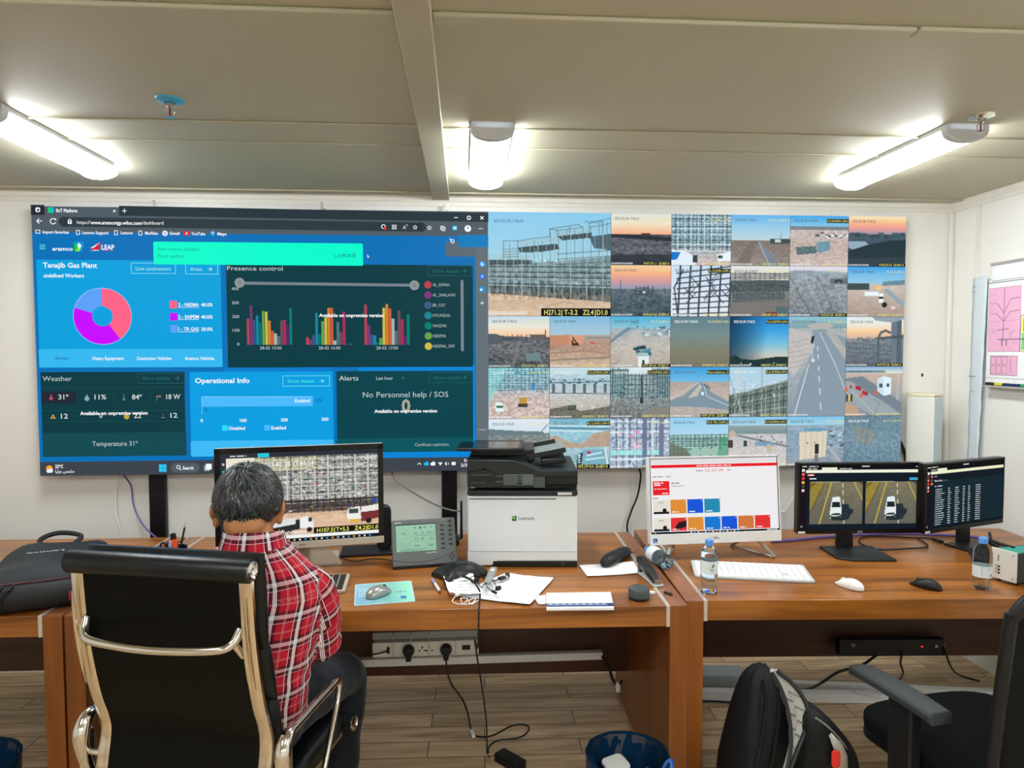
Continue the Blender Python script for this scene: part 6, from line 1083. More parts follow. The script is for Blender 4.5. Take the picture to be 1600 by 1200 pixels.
MB().cyl((0, 0, .07), (0, 0, .40), .03).build('column', BLACKP, OC)
for k in range(5):
    a = R(72*k+50); dx, dy = math.cos(a), math.sin(a); MB().tube([(0, 0, .10), (.15*dx, .15*dy, .095), (.30*dx, .30*dy, .075)], [.03, .024, .016], 10, False).build('base_leg', BLACKP, OC)
    cx_, cy_ = .30*dx, .30*dy; MB().cyl((cx_-.022*dy, cy_+.022*dx, .028), (cx_+.022*dy, cy_-.022*dx, .028), .027).cyl((cx_, cy_, .03), (cx_, cy_, .08), .008).build('caster', BLACKP, OC)
# ================================================================== the seated man
PM = thing('person', 'man in a red plaid shirt seated at the desk with his back to us', 'person', (-.64, 1.97, 0))
PO = Vector(PM.location)
def fuse(mb, voxel, it=4, fac=.5):
    me = bpy.data.meshes.new('f'); me.from_pydata([tuple(v) for v in mb.v], [], mb.f); bm = bmesh.new(); bm.from_mesh(me); bmesh.ops.recalc_face_normals(bm, faces=bm.faces); bm.to_mesh(me); bm.free()
    o = bpy.data.objects.new('f', me); C.objects.link(o); r = o.modifiers.new('r', 'REMESH'); r.mode = 'VOXEL'; r.voxel_size = voxel; s = o.modifiers.new('s', 'SMOOTH'); s.iterations = it; s.factor = fac
    dg = bpy.context.evaluated_depsgraph_get(); out = bpy.data.meshes.new_from_object(o.evaluated_get(dg)); out.transform(Matrix.Translation(-PO)); bpy.data.objects.remove(o); bpy.data.meshes.remove(me); return out
def put(name, me, m, parent=PM):
    me.materials.clear(); me.materials.append(m); me.polygons.foreach_set('use_smooth', [True]*len(me.polygons)); o = bpy.data.objects.new(name, me); C.objects.link(o); o.parent = parent; return o
def ell(z, cx, cy, hw, hd, n=40, e=.85): return [(cx+hw*math.copysign(abs(math.cos(2*math.pi*i/n))**e, math.cos(2*math.pi*i/n)), cy+hd*math.copysign(abs(math.sin(2*math.pi*i/n))**e, math.sin(2*math.pi*i/n)), z) for i in range(n)]
TOR = [(.50, -.640, 1.985, .160, .118), (.58, -.637, 1.968, .178, .125), (.68, -.630, 1.952, .184, .122), (.78, -.620, 1.942, .192, .120), (.88, -.606, 1.940, .198, .116), (.94, -.594, 1.942, .198, .108), (.985, -.587, 1.942, .180, .096), (1.02, -.581, 1.942, .145, .084), (1.05, -.576, 1.942, .105, .074), (1.075, -.573, 1.940, .080, .068)]
ARM = {1: [(-.435, 1.952, .945), (-.418, 1.985, .86), (-.426, 2.055, .745), (-.455, 2.19, .772), (-.497, 2.325, .800)], -1: [(-.745, 1.952, .945), (-.785, 1.985, .86), (-.805, 2.055, .745), (-.77, 2.19, .772), (-.735, 2.325, .800)]}
AR = [.060, .052, .046, .040, .030]
LEG = {1: [(-.555, 1.985, .572), (-.47, 2.19, .545), (-.405, 2.36, .495), (-.415, 2.35, .29), (-.425, 2.31, .09)], -1: [(-.725, 1.985, .572), (-.75, 2.19, .545), (-.765, 2.36, .495), (-.765, 2.33, .29), (-.765, 2.28, .09)]}
LR = [.092, .080, .064, .052, .038]
HC = Vector((-.608, 1.985, 1.164)); HM = Matrix.Translation(HC) @ Matrix.Rotation(R(7), 4, 'Z') @ Matrix.Rotation(R(-20), 4, 'X')
SKIN = mat('skin', (176, 120, 80), .5, spec=.35, bump=.05, bscale=300, var=.06, vscale=40)
b = MB(); b.loft([ell(z, x, y, hw-.014, hd-.014) for z, x, y, hw, hd in TOR])
b.tube([(-.576, 1.935, 1.03), (-.586, 1.945, 1.08), (-.597, 1.962, 1.12), (-.608, 1.98, 1.16)], [.066, .060, .058, .06], 18)
for s in (1, -1): b.tube(ARM[s], [r-.012 for r in AR], 16); b.tube(LEG[s], [r-.012 for r in LR], 16)
for c, r in (((0, -.006, .028), (.077, .098, .086)), ((0, .045, -.035), (.062, .058, .075)), ((0, .066, -.088), (.034, .028, .026)), ((0, .082, .03), (.052, .022, .04)), ((0, .106, -.012), (.012, .016, .022)), ((0, .096, .012), (.010, .012, .026)), ((0, .094, -.058), (.024, .010, .006)), ((0, .093, -.067), (.021, .010, .007)), ((0, .092, .032), (.05, .010, .009)), ((0, -.055, -.045), (.055, .035, .045))): b.ball(c, r, 20, 14, HM)
for s in (1, -1):
    E_ = HM @ Matrix.Translation((s*.0905, -.006, -.012)) @ Matrix.Rotation(s*R(24), 4, 'Z') @ Matrix.Rotation(R(8), 4, 'X')
    b.ball((0, 0, .010), (.0085, .019, .025), 16, 10, E_); b.ball((s*-.003, .004, -.020), (.0085, .012, .018), 14, 8, E_); b.ball((-s*.014, .012, -.006), (.014, .012, .024), 12, 8, E_)
for s in (1, -1):         # hands on the keyboard
    wv, d = Vector(ARM[s][4]), (Vector(ARM[s][4])-Vector(ARM[s][3])).normalized(); d.z = -.10; d.normalize(); sd = Vector((d.y, -d.x, 0)).normalized(); up = Vector((0, 0, 1))
    b.loft([[wv+d*t+sd*(a*w2)+up*(c*h2+.001) for a, c in ((-1, -.6), (-.6, -1), (.6, -1), (1, -.6), (1, .5), (.6, 1), (-.6, 1), (-1, .5))] for t, w2, h2 in ((-.01, .026, .020), (.03, .036, .017), (.07, .042, .015), (.088, .040, .013))])
    for k, (off, ln) in enumerate(((-.031, .062), (-.010, .072), (.011, .068), (.031, .052))):
        p0 = wv+d*.078+sd*off*(s if s == 1 else 1); bend = .35+.08*k
        b.tube([p0, p0+d*ln*.42+up*.006, p0+d*ln*.78-up*(ln*bend*.35), p0+d*ln*.95-up*(ln*bend*.8)], [.0100, .0095, .0085, .0070], 10)
    th = wv+d*.022-sd*s*.030; b.tube([th, th+d*.03-sd*s*.018-up*.004, th+d*.058-sd*s*.022-up*.012], [.013, .011, .0085], 10)
body = put('body', fuse(b, .0052, 3), SKIN)
for s in (1, -1):
    e = HM @ Vector((s*.030, .089, .010)); MB().ball(e-PO, (.011, .011, .011), 14, 10).build('eye', mat('eye_white', (230, 226, 220), .2), PM)
    e = HM @ Vector((s*.030, .0965, .008)); MB().ball(e-PO, (.0055, .005, .0055), 10, 8).build('iris', mat('iris_brown', (40, 24, 16), .15), PM)
    MB().tube([HM @ Vector((s*.014, .101, .030))-PO, HM @ Vector((s*.032, .099, .036))-PO, HM @ Vector((s*.05, .085, .030))-PO], [.003, .0035, .002], 6).build('eyebrow', mat('brow_hair', (30, 28, 28), .7), PM)
# --- shirt
def plaid():
    m = bpy.data.materials.new('plaid_cotton'); m.use_nodes = True; nt = m.node_tree; bs = nt.nodes['Principled BSDF']; N = nt.nodes.new; K = nt.links.new
    last = None; col = None
    def masks(attr):
        a = N('ShaderNodeAttribute'); a.attribute_name = attr; md = N('ShaderNodeMath'); md.operation = 'MULTIPLY'; md.inputs[1].default_value = 1/.074; K(a.outputs['Fac'], md.inputs[0]); fr = N('ShaderNodeMath'); fr.operation = 'FRACT'; K(md.outputs[0], fr.inputs[0]); out = []
        for bands in ([(.06, .20), (.33, .46)], [(.20, .226), (.25, .28), (.304, .33), (.045, .06)], [(.68, .70), (.73, .745)]):
            rp = N('ShaderNodeValToRGB'); cr = rp.color_ramp; cr.interpolation = 'CONSTANT'; cr.elements[0].position = 0; cr.elements[0].color = (0, 0, 0, 1); cr.elements.remove(cr.elements[1])
            for x0, x1 in sorted(bands):
                e = cr.elements.new(x0); e.color = (1, 1, 1, 1); e = cr.elements.new(x1); e.color = (0, 0, 0, 1)
            K(fr.outputs[0], rp.inputs[0]); out.append(rp.outputs[0])
        return out
    U, V = masks('pu'), masks('pv'); cur = None
    def mix(prev, mask, c, f):
        mx = N('ShaderNodeMix'); mx.data_type = 'RGBA'; mm = N('ShaderNodeMath'); mm.operation = 'MULTIPLY'; mm.inputs[1].default_value = f; K(mask, mm.inputs[0]); K(mm.outputs[0], mx.inputs[0])
        if prev is None: mx.inputs[6].default_value = (*lin((176, 22, 46)), 1)
        else: K(prev, mx.inputs[6])
        mx.inputs[7].default_value = (*lin(c), 1); return mx.outputs[2]
    for mk, c, f in ((U[0], (18, 16, 26), .72), (V[0], (18, 16, 26), .66), (U[2], (214, 160, 160), .55), (V[2], (214, 160, 160), .5), (V[1], (220, 230, 236), .70), (U[1], (236, 244, 248), .95)): cur = mix(cur, mk, c, f)
    K(cur, bs.inputs['Base Color']); bs.inputs['Roughness'].default_value = .85; bs.inputs['Specular IOR Level'].default_value = .2
    tc = N('ShaderNodeTexCoord'); n = N('ShaderNodeTexNoise'); n.inputs['Scale'].default_value = 26; n.inputs['Detail'].default_value = 3; K(tc.outputs['Object'], n.inputs['Vector']); bp = N('ShaderNodeBump'); bp.inputs['Strength'].default_value = .35; bp.inputs['Distance'].default_value = .012; K(n.outputs[0], bp.inputs['Height']); K(bp.outputs[0], bs.inputs['Normal'])
    return m
PLAID = plaid()
sh = MB(); sh.loft([ell(z, x, y, hw+.004, hd+.004) for z, x, y, hw, hd in TOR[1:]])
sh.loft([ell(.575, -.637, 1.969, .184, .132), ell(.60, -.636, 1.966, .186, .132)])
for s in (1, -1): sh.tube([tuple(Vector(ARM[s][0])+Vector((-s*.06, 0, .02)))]+ARM[s], [.062]+[r+q for r, q in zip(AR, (.005, .009, .010, .006, .003))], 20)
me = fuse(sh, .0062, 6); nv = len(me.vertices); pu = np.zeros(nv, 'f'); pv = np.zeros(nv, 'f')
def segd(p, pts):
    best = (9, 0, 0, 0); s0 = 0
    for k in range(len(pts)-1):
        a, c = Vector(pts[k]), Vector(pts[k+1]); ab = c-a; t = max(0, min(1, (p-a).dot(ab)/ab.length_squared)); q = a+ab*t; d = (p-q).length
        tt = (p-a).dot(ab)/ab.length_squared if k == 0 else t
        if d < best[0]: best = (d, s0+min(tt, t if t > 0 else tt)*ab.length, p-q, ab.normalized())
        s0 += ab.length
    return best
for i, v in enumerate(me.vertices):
    p = v.co+PO; row = TOR[0]
    for a, c in zip(TOR, TOR[1:]):
        if a[0] <= p.z <= c[0]: t = (p.z-a[0])/(c[0]-a[0]); row = [x*(1-t)+y*t for x, y in zip(a, c)]; break
    else: row = TOR[-1] if p.z > TOR[-1][0] else TOR[0]
    s = 1 if p.x > row[1] else -1; d, ln, off, ax = segd(p, ARM[s]); inside = ((p.x-row[1])/(row[3]+.012))**2+((p.y-row[2])/(row[4]+.012))**2
    arm = (inside > 1.02 and d < .075) or (p.z < .9 and d < .058 and (p.y > 2.02 or inside > 1.0)) or p.y > 2.09
    if arm:
        r0 = Vector((0, -1, .2)); r0 = (r0-ax*r0.dot(ax)).normalized(); r1 = ax.cross(r0); pu[i] = math.atan2(off.dot(r1), off.dot(r0))*.050+.33*s; pv[i] = ln+.02
    else: pu[i] = math.atan2((p.x-row[1])/row[3], -(p.y-row[2])/row[4])*.185+.01; pv[i] = p.z-.02*abs(p.x-row[1])/.2*(1 if p.z > .95 else 0)
    f = .0035*mnoise.noise(p*13)+.0022*mnoise.noise(Vector((p.x*10, p.y*10, p.z*38)))
    if arm: f += .004*math.sin(ln*95+3*mnoise.noise(p*9))*max(0, 1-abs(ln-.22)/.14)
    else: f += .0035*math.sin((p.z+.35*(p.x-row[1])*s)*78+4*mnoise.noise(p*7))*max(0, 1-abs(p.z-.72)/.12)
    v.co += v.normal*f
for nm, arr in (('pu', pu), ('pv', pv)): a = me.attributes.new(nm, 'FLOAT', 'POINT'); a.data.foreach_set('value', arr)
shirt = put('shirt', me, PLAID)
def cloth_attr(o, fu):
    me = o.data; pu = [fu(v.co)[0] for v in me.vertices]; pv = [fu(v.co)[1] for v in me.vertices]
    for nm, arr in (('pu', pu), ('pv', pv)): a = me.attributes.new(nm, 'FLOAT', 'POINT'); a.data.foreach_set('value', arr)
n = 48; rg = []
for z, hw, hd, dy in ((1.058, .100, .088, 0), (1.080, .092, .082, .001), (1.104, .085, .077, .003), (1.122, .081, .073, .005), (1.124, .077, .069, .005), (1.10, .077, .070, .003), (1.062, .086, .074, 0)): rg.append([Vector((-.584+hw*math.sin(2*math.pi*i/n), 1.945+dy-hd*math.cos(2*math.pi*i/n), z-.020*(1-math.cos(2*math.pi*i/n))/2*1.2))-PO for i in range(n)])
col_ = MB().loft(rg, cap=False).build('collar', PLAID, shirt, smooth=70); cloth_attr(col_, lambda v: (math.atan2(v.x+PO.x+.573, -(v.y+PO.y-1.945))*.085+.036, v.z+PO.z*0+.018))
# --- trousers, shoes
DEN = mat('dark_denim', (22, 26, 34), .8, spec=.2, bump=.25, bscale=30, sheen=.1)
tr = MB(); tr.loft([ell(.50, -.640, 1.985, .168, .125), ell(.56, -.638, 1.975, .178, .128), ell(.615, -.636, 1.968, .176, .124)])
for s in (1, -1): tr.tube(LEG[s], [r+.004 for r in LR[:-1]]+[.052], 20)
me = fuse(tr, .0075, 5)
for v in me.vertices: p = v.co+PO; v.co += v.normal*(.004*mnoise.noise(p*11)+.003*mnoise.noise(Vector((p.x*9, p.y*26, p.z*12))))
put('trousers', me, DEN)
for s in (1, -1):
    a = Vector(LEG[s][4])-PO; rg = []
    for k in range(9):
        u = k/8; y = -.075+.27*u; w2 = .042*(1-.25*abs(2*u-1)**3)*(1 if 0 < u < 1 else .6); h = .085*(1-u)**.7+.045*(1 if u < 1 else .5); rg.append([(a.x+w2*math.cos(2*math.pi*i/16), a.y+y, max(.002, h*.5+h*.5*math.sin(2*math.pi*i/16))) for i in range(16)])
    MB().loft(rg).build('shoe', mat('shoe_black', (18, 17, 17), .4), PM, smooth=60)
# --- hair: a cap on the skull and many short strands lying from the crown
HAIR = attr_mat('grey_hair', False, rough=.42, spec=.45); rs = np.random.RandomState(8)
HR = Vector((.0835, .1075, .0950)); HO = Vector((0, -.007, .029)); CROWN = Vector((-.006, -.055, .095)).normalized()
def hair_ok(p):            # p on the cap, head coordinates: where hair grows
    y, z = p.y, p.z; lim = -.080 if y < -.050 else (-.080+(y+.050)/.060*.072 if y < .010 else (-.008+(y-.010)*.95))
    return z > lim-.007*math.sin(p.x*90)-.004*math.sin(p.x*230+1)
def cap(d): return HO+Vector((d.x*HR.x, d.y*HR.y, d.z*HR.z))
vs, fs, cs = [], [], []
N1_, N2_ = 72, 44; idx = {}
for j in range(N2_+1):
    th = math.pi*j/N2_
    for i in range(N1_):
        ph = 2*math.pi*i/N1_; d = Vector((math.sin(th)*math.cos(ph), math.sin(th)*math.sin(ph), math.cos(th))); p = cap(d)*1; p += d*(.004*mnoise.noise(d*6)-.003); vs.append(HM @ p-PO); idx[(j, i)] = hair_ok(p); cs.append(lin((26, 27, 29)))
for j in range(N2_):
    for i in range(N1_):
        k = (i+1) % N1_
        if idx[(j, i)] and idx[(j, k)] and idx[(j+1, i)] and idx[(j+1, k)]: fs.append((j*N1_+i, j*N1_+k, (j+1)*N1_+k, (j+1)*N1_+i))
cnt = 0
while cnt < 7000:
    d = Vector(rs.normal(size=3)).normalized(); p = cap(d)
    if not hair_ok(p): continue
    cnt += 1; dist = math.acos(max(-1, min(1, d.dot(CROWN)))); fl = d-CROWN*d.dot(CROWN)
    fl = fl.normalized() if fl.length > .05 else Vector(rs.normal(size=3)).normalized(); sw = d.cross(fl); flow = (fl+sw*(.55*math.exp(-dist*2)+.9*mnoise.noise(d*7)+.7*mnoise.noise(d*15+Vector((3, 1, 2))))+.16*Vector(rs.normal(size=3))); flow = (flow-d*flow.dot(d)).normalized()
    ln = (.030+.016*rs.rand())*(1 if p.z > -.03 else .6); lift = .010+.010*rs.rand(); w_ = .0009+.0007*rs.rand(); side = d.cross(flow).normalized(); g = .55*rs.rand()+.45*(.5+.9*mnoise.noise(d*17)); low = max(0, min(1, (-p.z+.02)/.07)) if p.y < -.02 and abs(p.x) < .06 else 0
    base = (30, 31, 33) if g < .50+.25*low else ((150, 152, 154) if g > .86+.08*low else (84, 87, 90)); c_ = lin([v*(.8+.4*rs.rand()) for v in base]); o = len(vs)
    for k in range(4):
        t = k/3; q = p+flow*ln*t+d*(lift*math.sin(t*2.2)*.75-.002); nrm = (q-HO); q = q-Vector((nrm.x/HR.x**2, nrm.y/HR.y**2, nrm.z/HR.z**2)).normalized()*(.008*t*t); ww = w_*(1-.75*t)
        vs += [HM @ (q+side*ww)-PO, HM @ (q-side*ww)-PO]; cs += [c_, c_]
    fs += [(o+2*k, o+2*k+1, o+2*k+3, o+2*k+2) for k in range(3)]
me = bpy.data.meshes.new('hair'); me.from_pydata([tuple(v) for v in vs], [], fs); a = me.attributes.new('Col', 'FLOAT_COLOR', 'POINT'); arr = np.ones((len(vs), 4), 'f'); arr[:, :3] = np.array(cs); a.data.foreach_set('color', arr.ravel())
put('hair', me, HAIR)['kind'] = 'stuff'
# ================================================================== right wall: whiteboard, plans; corner box
xw = XR-.012; WB = thing('whiteboard', 'whiteboard on the right wall under the pinned site plans', 'whiteboard', (XR, 2.607, 1.446))
MB().box((-.008, -.02, .29), (.014, 1.36, .58)).build('board', mat('board_white', (236, 240, 242), .2, spec=.5), WB); MB().box((-.010, -.02, 0), (.018, 1.38, .014)).box((-.010, -.02, .585), (.018, 1.38, .014)).build('frame', ALU, WB)
MB().box((-.028, -.02, -.012), (.05, 1.36, .008)).build('pen_tray', ALU, WB)
def pen(y, c, lab, l=.10):
    t = thing('marker', lab, 'marker', (XR-.03, y, 1.446-.001), R(90), 'whiteboard markers'); MB().cyl((-l/2, 0, 0), (l*.2, 0, 0), .007).build('barrel', mat('m_'+str(c[0]), c, .4), t); MB().cyl((l*.2, 0, 0), (l/2, 0, 0), .0078).build('cap', mat('m_'+str(c[0])), t)
pen(3.233, (20, 20, 24), 'black marker at the left end of the whiteboard tray', .06); pen(3.175, (206, 200, 40), 'yellow marker on the whiteboard tray', .06); pen(3.107, (24, 44, 90), 'dark blue marker on the whiteboard tray'); pen(2.996, (30, 150, 90), 'green marker on the whiteboard tray')
# the pinned plan: paper at y from 3.40 towards us
PLN = Vector((XR-.018, 0, 0)); t = thing('site_plan', 'large pinned site plan with pink areas on the whiteboard', 'plan', (XR-.019, 3.283, 1.953))
MB().box((0, -.60, -.255), (.0012, 1.20, .51)).build('sheet', PAPER, t)
q = Paint(lambda x, y, k: (-.0009-k, -x, -y), .0003); DK = (110, 104, 112); PK2 = (232, 176, 206)
q.rect(.0, .012, 1.2, .016, (110, 116, 120)); q.rect(.008, .040, .205, .350, PK2, 1); q.frame(.008, .040, .205, .350, .0018, (150, 120, 140), 2)
q.line([(.105, .045), (.105, .20), (.100, .30)], .003, DK, 3); q.line([(.060, .115), (.105, .165), (.145, .10), (.20, .095)], .003, DK, 3); q.line([(.012, .115), (.060, .115)], .0015, DK, 3); q.line([(.055, .165), (.105, .205), (.145, .16), (.20, .155)], .003, DK, 3); q.line([(.012, .165), (.055, .165)], .0015, DK, 3)
q.line([(.07, .245), (.14, .240)], .003, DK, 3); q.line([(.012, .245), (.07, .247)], .0012, DK, 3); q.line([(.07, .290), (.10, .292), (.20, .290)], .004, DK, 3); q.line([(.097, .292), (.097, .325)], .006, DK, 3); q.line([(.125, .292), (.125, .322)], .006, DK, 3); q.line([(.15, .29), (.15, .26), (.175, .25)], .002, DK, 3)
q.frame(.165, .30, .19, .315, .001, DK, 3); q.line([(.012, .205), (.2, .20)], .0008, DK, 3); q.line([(.105, .045), (.105, .35)], .0006, DK, 3)
for x, y, tx in ((.03, .075, 'AREA 7'), (.03, .26, 'TR-14'), (.13, .27, 'PL16'), (.13, .335, 'GATE 2')): q.line([(x, y), (x+.008, y-.006), (x+.016, y), (x+.03, y-.004)], .0012, (160, 130, 150), 3)
q.rect(.026, .370, .195, .465, PK2, 1); q.frame(.026, .370, .195, .465, .002, DK, 2)
for i in range(2):
    for j in range(3): q.frame(.031+.036*j, .374+.044*i, .062+.036*j, .413+.044*i, .0015, DK, 3)
for i in range(5): q.frame(.150, .382+.014*i, .160, .392+.014*i, .001, DK, 3)
q.rect(.215, .185, .60, .345, (226, 220, 70), 1); q.rect(.215, .265, .60, .34, (120, 200, 110), 2); q.frame(.207, .18, .61, .35, .002, (90, 70, 110), 3); q.line([(.20, .292), (.6, .288)], .004, (90, 80, 140), 4); q.rect(.225, .20, .25, .255, (70, 70, 30), 3)
q.rect(0, .478, 1.2, .480, (120, 126, 130)); q.words(.02, .008, .006, (150, 156, 160), 2, .2)
for x in (.04, .18): q.rect(x, .482, x+.0015, .505, (120, 126, 130))
q.build('print', PRINT, t)
t = thing('paper_roll_sheet', 'long pale sheet hanging down the wall left of the site plan', 'paper', (XR-.021, 3.385, 1.977))
vs = []; fs = []; nz = 24
for j in range(nz+1):
    z = -.955*j/nz; y1 = -.104+.026*(j/nz)
    for i in range(5): vs.append((-.001-.006*math.sin(j*.9+i)**2*(.3+j/nz)-.004*i/4, -.0+(y1)*i/4, z))
fs = [(j*5+i, j*5+i+1, (j+1)*5+i+1, (j+1)*5+i) for j in range(nz) for i in range(4)]
o = MB().mesh(vs, fs).build('sheet', mat('tracing_paper', (206, 218, 226), .6), t, smooth=80); so = o.modifiers.new('th', 'SOLIDIFY'); so.thickness = .0012
q = Paint(lambda x, y, k: (-.012-k, -x, -y), .0003)
for x, y, tx in ((.01, .05, 'B-4'), (.008, .075, 'K 21'), (.02, .58, 'N')): q.line([(x, y), (x+.01, y-.010), (x+.014, y), (x+.028, y-.007)], .002, (110, 120, 130), 1)
q.line([(.0, .50), (.05, .50)], .003, (90, 100, 100), 1); q.build('notes', PRINT, t)
# white boxed unit standing in the corner, turned
cb = thing('white_cabinet', 'narrow white boxed cabinet standing in the corner right of the screen wall', 'cabinet', (2.418, 3.412, 0), R(-60))
MB().box((-.068, .045, .685), (.136, .09, 1.37)).build('body', mat('cabinet_white', (226, 228, 220), .4), cb, bevel=.004)
MB().box((-.068, .045, 1.376), (.140, .094, .012)).build('top', mat('cabinet_top_cream', (228, 224, 190), .45), cb, bevel=.002)
MB().box((.0015, .045, .685), (.003, .084, 1.35)).build('side_panel', mat('side_panel_pale', (196, 212, 214), .4), cb)
tag(MB().ball((0, 0, 0), (.006, .003, .010), 8, 6).build('wall_plug', BLACKP, None, loc=at(1441, 586, Y=YB-.003)), 'tiny black plug in the back wall right of the screen', 'wall plug')
# ================================================================== cables on the back wall
cable('network_cable', 'white cable hanging from the left of the screen wall', [at(186, 742, Y=3.555), at(180, 770, Y=3.555), at(182, 805, Y=3.555), at(189, 835, Y=3.555), Vector((-1.72, 3.55, .60)), Vector((-1.72, 3.55, .2))], .0035, CABLEW)
cable('network_cable', 'purple cable running from the screen wall down to the pen cup', [at(193, 742, Y=3.555), at(205, 760, Y=3.555), at(209, 790, Y=3.555), at(225, 822, Y=3.50), at(249, 845, Y=3.40), Vector((-1.42, 3.30, .70)), Vector((-1.42, 3.32, .4))], .004, CABLEP)
cable('antenna_cable', 'grey cable drooping from the screen wall to the router antenna', [at(611, 735, Y=3.52), at(620, 752, Y=3.50), at(645, 769, Y=3.42), at(675, 786, Y=3.30), at(700, 796, Y=3.18), at(719, 799, Y=3.09)], .004, CABLEG)
cable('power_cable', 'black cable hanging on the wall between printer and white computer', [at(999, 733, Y=3.555), at(1001, 745, Y=3.555), at(996, 775, Y=3.555), at(986, 800, Y=3.555), at(980, 828, Y=3.555), Vector((.90, 3.55, .5))], .005, CABLEB)
cable('power_cable', 'thin white cable slanting behind the white computer', [at(1247, 765, Y=3.555), at(1235, 785, Y=3.555), at(1222, 800, Y=3.555), Vector((1.60, 3.55, .80)), Vector((1.58, 3.55, .5))], .003, CABLEW)
cable('power_cable', 'black cable with a yellow tag at the right edge of the screen wall', [at(1407, 690, Y=3.555), at(1410, 698, Y=3.555), at(1413, 706, Y=3.555), at(1416, 722, Y=3.555), at(1418, 745, Y=3.555), Vector((2.315, 3.56, .5))], .008, CABLEB, ends=(('tag', at(1411, 703, Y=3.575), at(1412.4, 707, Y=3.575), .010, mat('tag_yellow', (220, 206, 60), .5)),))
# ================================================================== under the desks
PY = 2.87; MWH = mat('strip_white', (226, 226, 218), .45); MTR = mat('trunking_white', (228, 230, 230), .45)
a, b2 = at(560, 1038, Y=PY+.02), at(940, 1025, Y=PY+.02); t = thing('cable_trunking', 'white cable trunking along the panel under the printer desk', 'trunking', (0, PY+.012, a.z))
MB().box(((a.x+b2.x)/2, 0, .012), (b2.x-a.x, .03, .032)).build('duct', MTR, t, bevel=.002)
a, b2 = at(583, 1013, Y=PY-.01), at(748, 1012, Y=PY-.01); L = b2.x-a.x; t = thing('power_strip', 'white power strip with round plugs under the printer desk', 'power strip', ((a.x+b2.x)/2, PY-.018, a.z+.002))
MB().prism(rrect(L, .062, .008), -.02, .02, 'y').build('body', MWH, t, smooth=40, bevel=.003); MB().box((0, .014, .052), (L, .03, .028)).build('back_rail', mat('rail_grey', (150, 154, 154), .5), t)
for i, x in enumerate((-.32, -.06, .06, .32)):
    if i in (1, 2):
        s_ = MB(); s_.box((L*x*.55, -.0205, .008), (.005, .002, .010)); s_.box((L*x*.55-.011, -.0205, -.006), (.008, .002, .005)); s_.box((L*x*.55+.011, -.0205, -.006), (.008, .002, .005)); s_.build('socket', BLACKP, t)
MB().box((L*.38, -.0205, .002), (.034, .003, .020)).build('switch', BLACKP, t, bevel=.001); MB().ball((L*.24, -.0205, -.002), .0025, 8, 6).build('indicator_light', mat('neon_red', (255, 60, 40), .3, emit=(255, 70, 40), estr=1.0), t)
w_ = MB()
for x in (-.30, -.14, .03, .28): w_.tube([(L*x, -.005, .075), (L*x, -.028, .06), (L*x, -.028, -.035), (L*x, .0, -.045)], .0016, 6, False)
w_.tube([(-L*.5, -.028, -.03), (L*.5, -.028, -.03)], .0016, 6, False).build('wire_cradle', STEEL, t)
sx, sz = t.location.x, t.location.z
for x, lab, px in ((-.16, 'round black plug in the left socket of the white power strip', 0), (.19, 'round black plug in the right socket of the white power strip', 1)):
    g = thing('power_plug', lab, 'plug', (sx+L*x, PY-.0395, sz), 0, 'plugs in the white power strip'); MB().lathe([(.001, 0), (.024, 0), (.025, .008), (.020, .030), (.001, .032)], 20, M=Matrix.Rotation(R(90), 4, 'X')).box((0, -.018, -.024), (.022, .022, .03)).build('body', BLACKP, g, smooth=50, bevel=.003)
cable('power_cable', 'thin black cable plugged into the left end of the white power strip', [(sx-L*.36, PY-.042, sz), (sx-L*.42, PY-.05, sz-.006), (sx-L*.60, PY-.04, sz-.02), (sx-L*.85, PY-.02, sz-.045)], .003, CABLEB, ends=(('plug', Vector((sx-L*.35, PY-.04, sz-.012)), Vector((sx-L*.35, PY-.04, sz+.014)), .006, BLACKP),))
F = lambda x, y: at(x, y, z=.006)
cable('power_cable', 'black cable from the power strip looping over the floor to the adapter', [(sx+L*.19, PY-.06, sz-.04), at(699, 1050, Y=PY-.10), at(706, 1070, Y=PY-.08), at(722, 1092, Y=PY-.04), at(731, 1115, Y=PY-.03), F(737, 1142), F(748, 1151), F(770, 1149), F(800, 1134), F(822, 1133), F(826, 1141), F(812, 1152), F(778, 1157), F(764, 1167), F(763, 1176)], .0035, CABLEB, ends=(('tag', F(735, 1140)+Vector((0, 0, .002)), F(740, 1151)+Vector((0, 0, .002)), .008, MTR),))
a, b2 = F(768, 1186), F(818, 1194); t = thing('power_adapter', 'black power adapter brick lying on the floor under the desk', 'adapter', ((a.x+b2.x)/2+.01, (a.y+b2.y)/2-.01, 0), R(-48)); MB().prism(rrect(.125, .058, .008), 0, .032).build('brick', BLACKP, t, smooth=40, bevel=.003)
cable('power_cable', 'black cables dropping from the trunking\'s right end to a white plug', [at(940, 1025, Y=PY), at(950, 1040, Y=PY), at(958, 1062, Y=PY-.01), at(965, 1070, Y=PY-.02), at(972, 1064, Y=PY-.03)], .006, CABLEB, ends=(('plug', at(966, 1066, Y=PY-.02), at(966, 1080, Y=PY-.02), .011, MTR),))
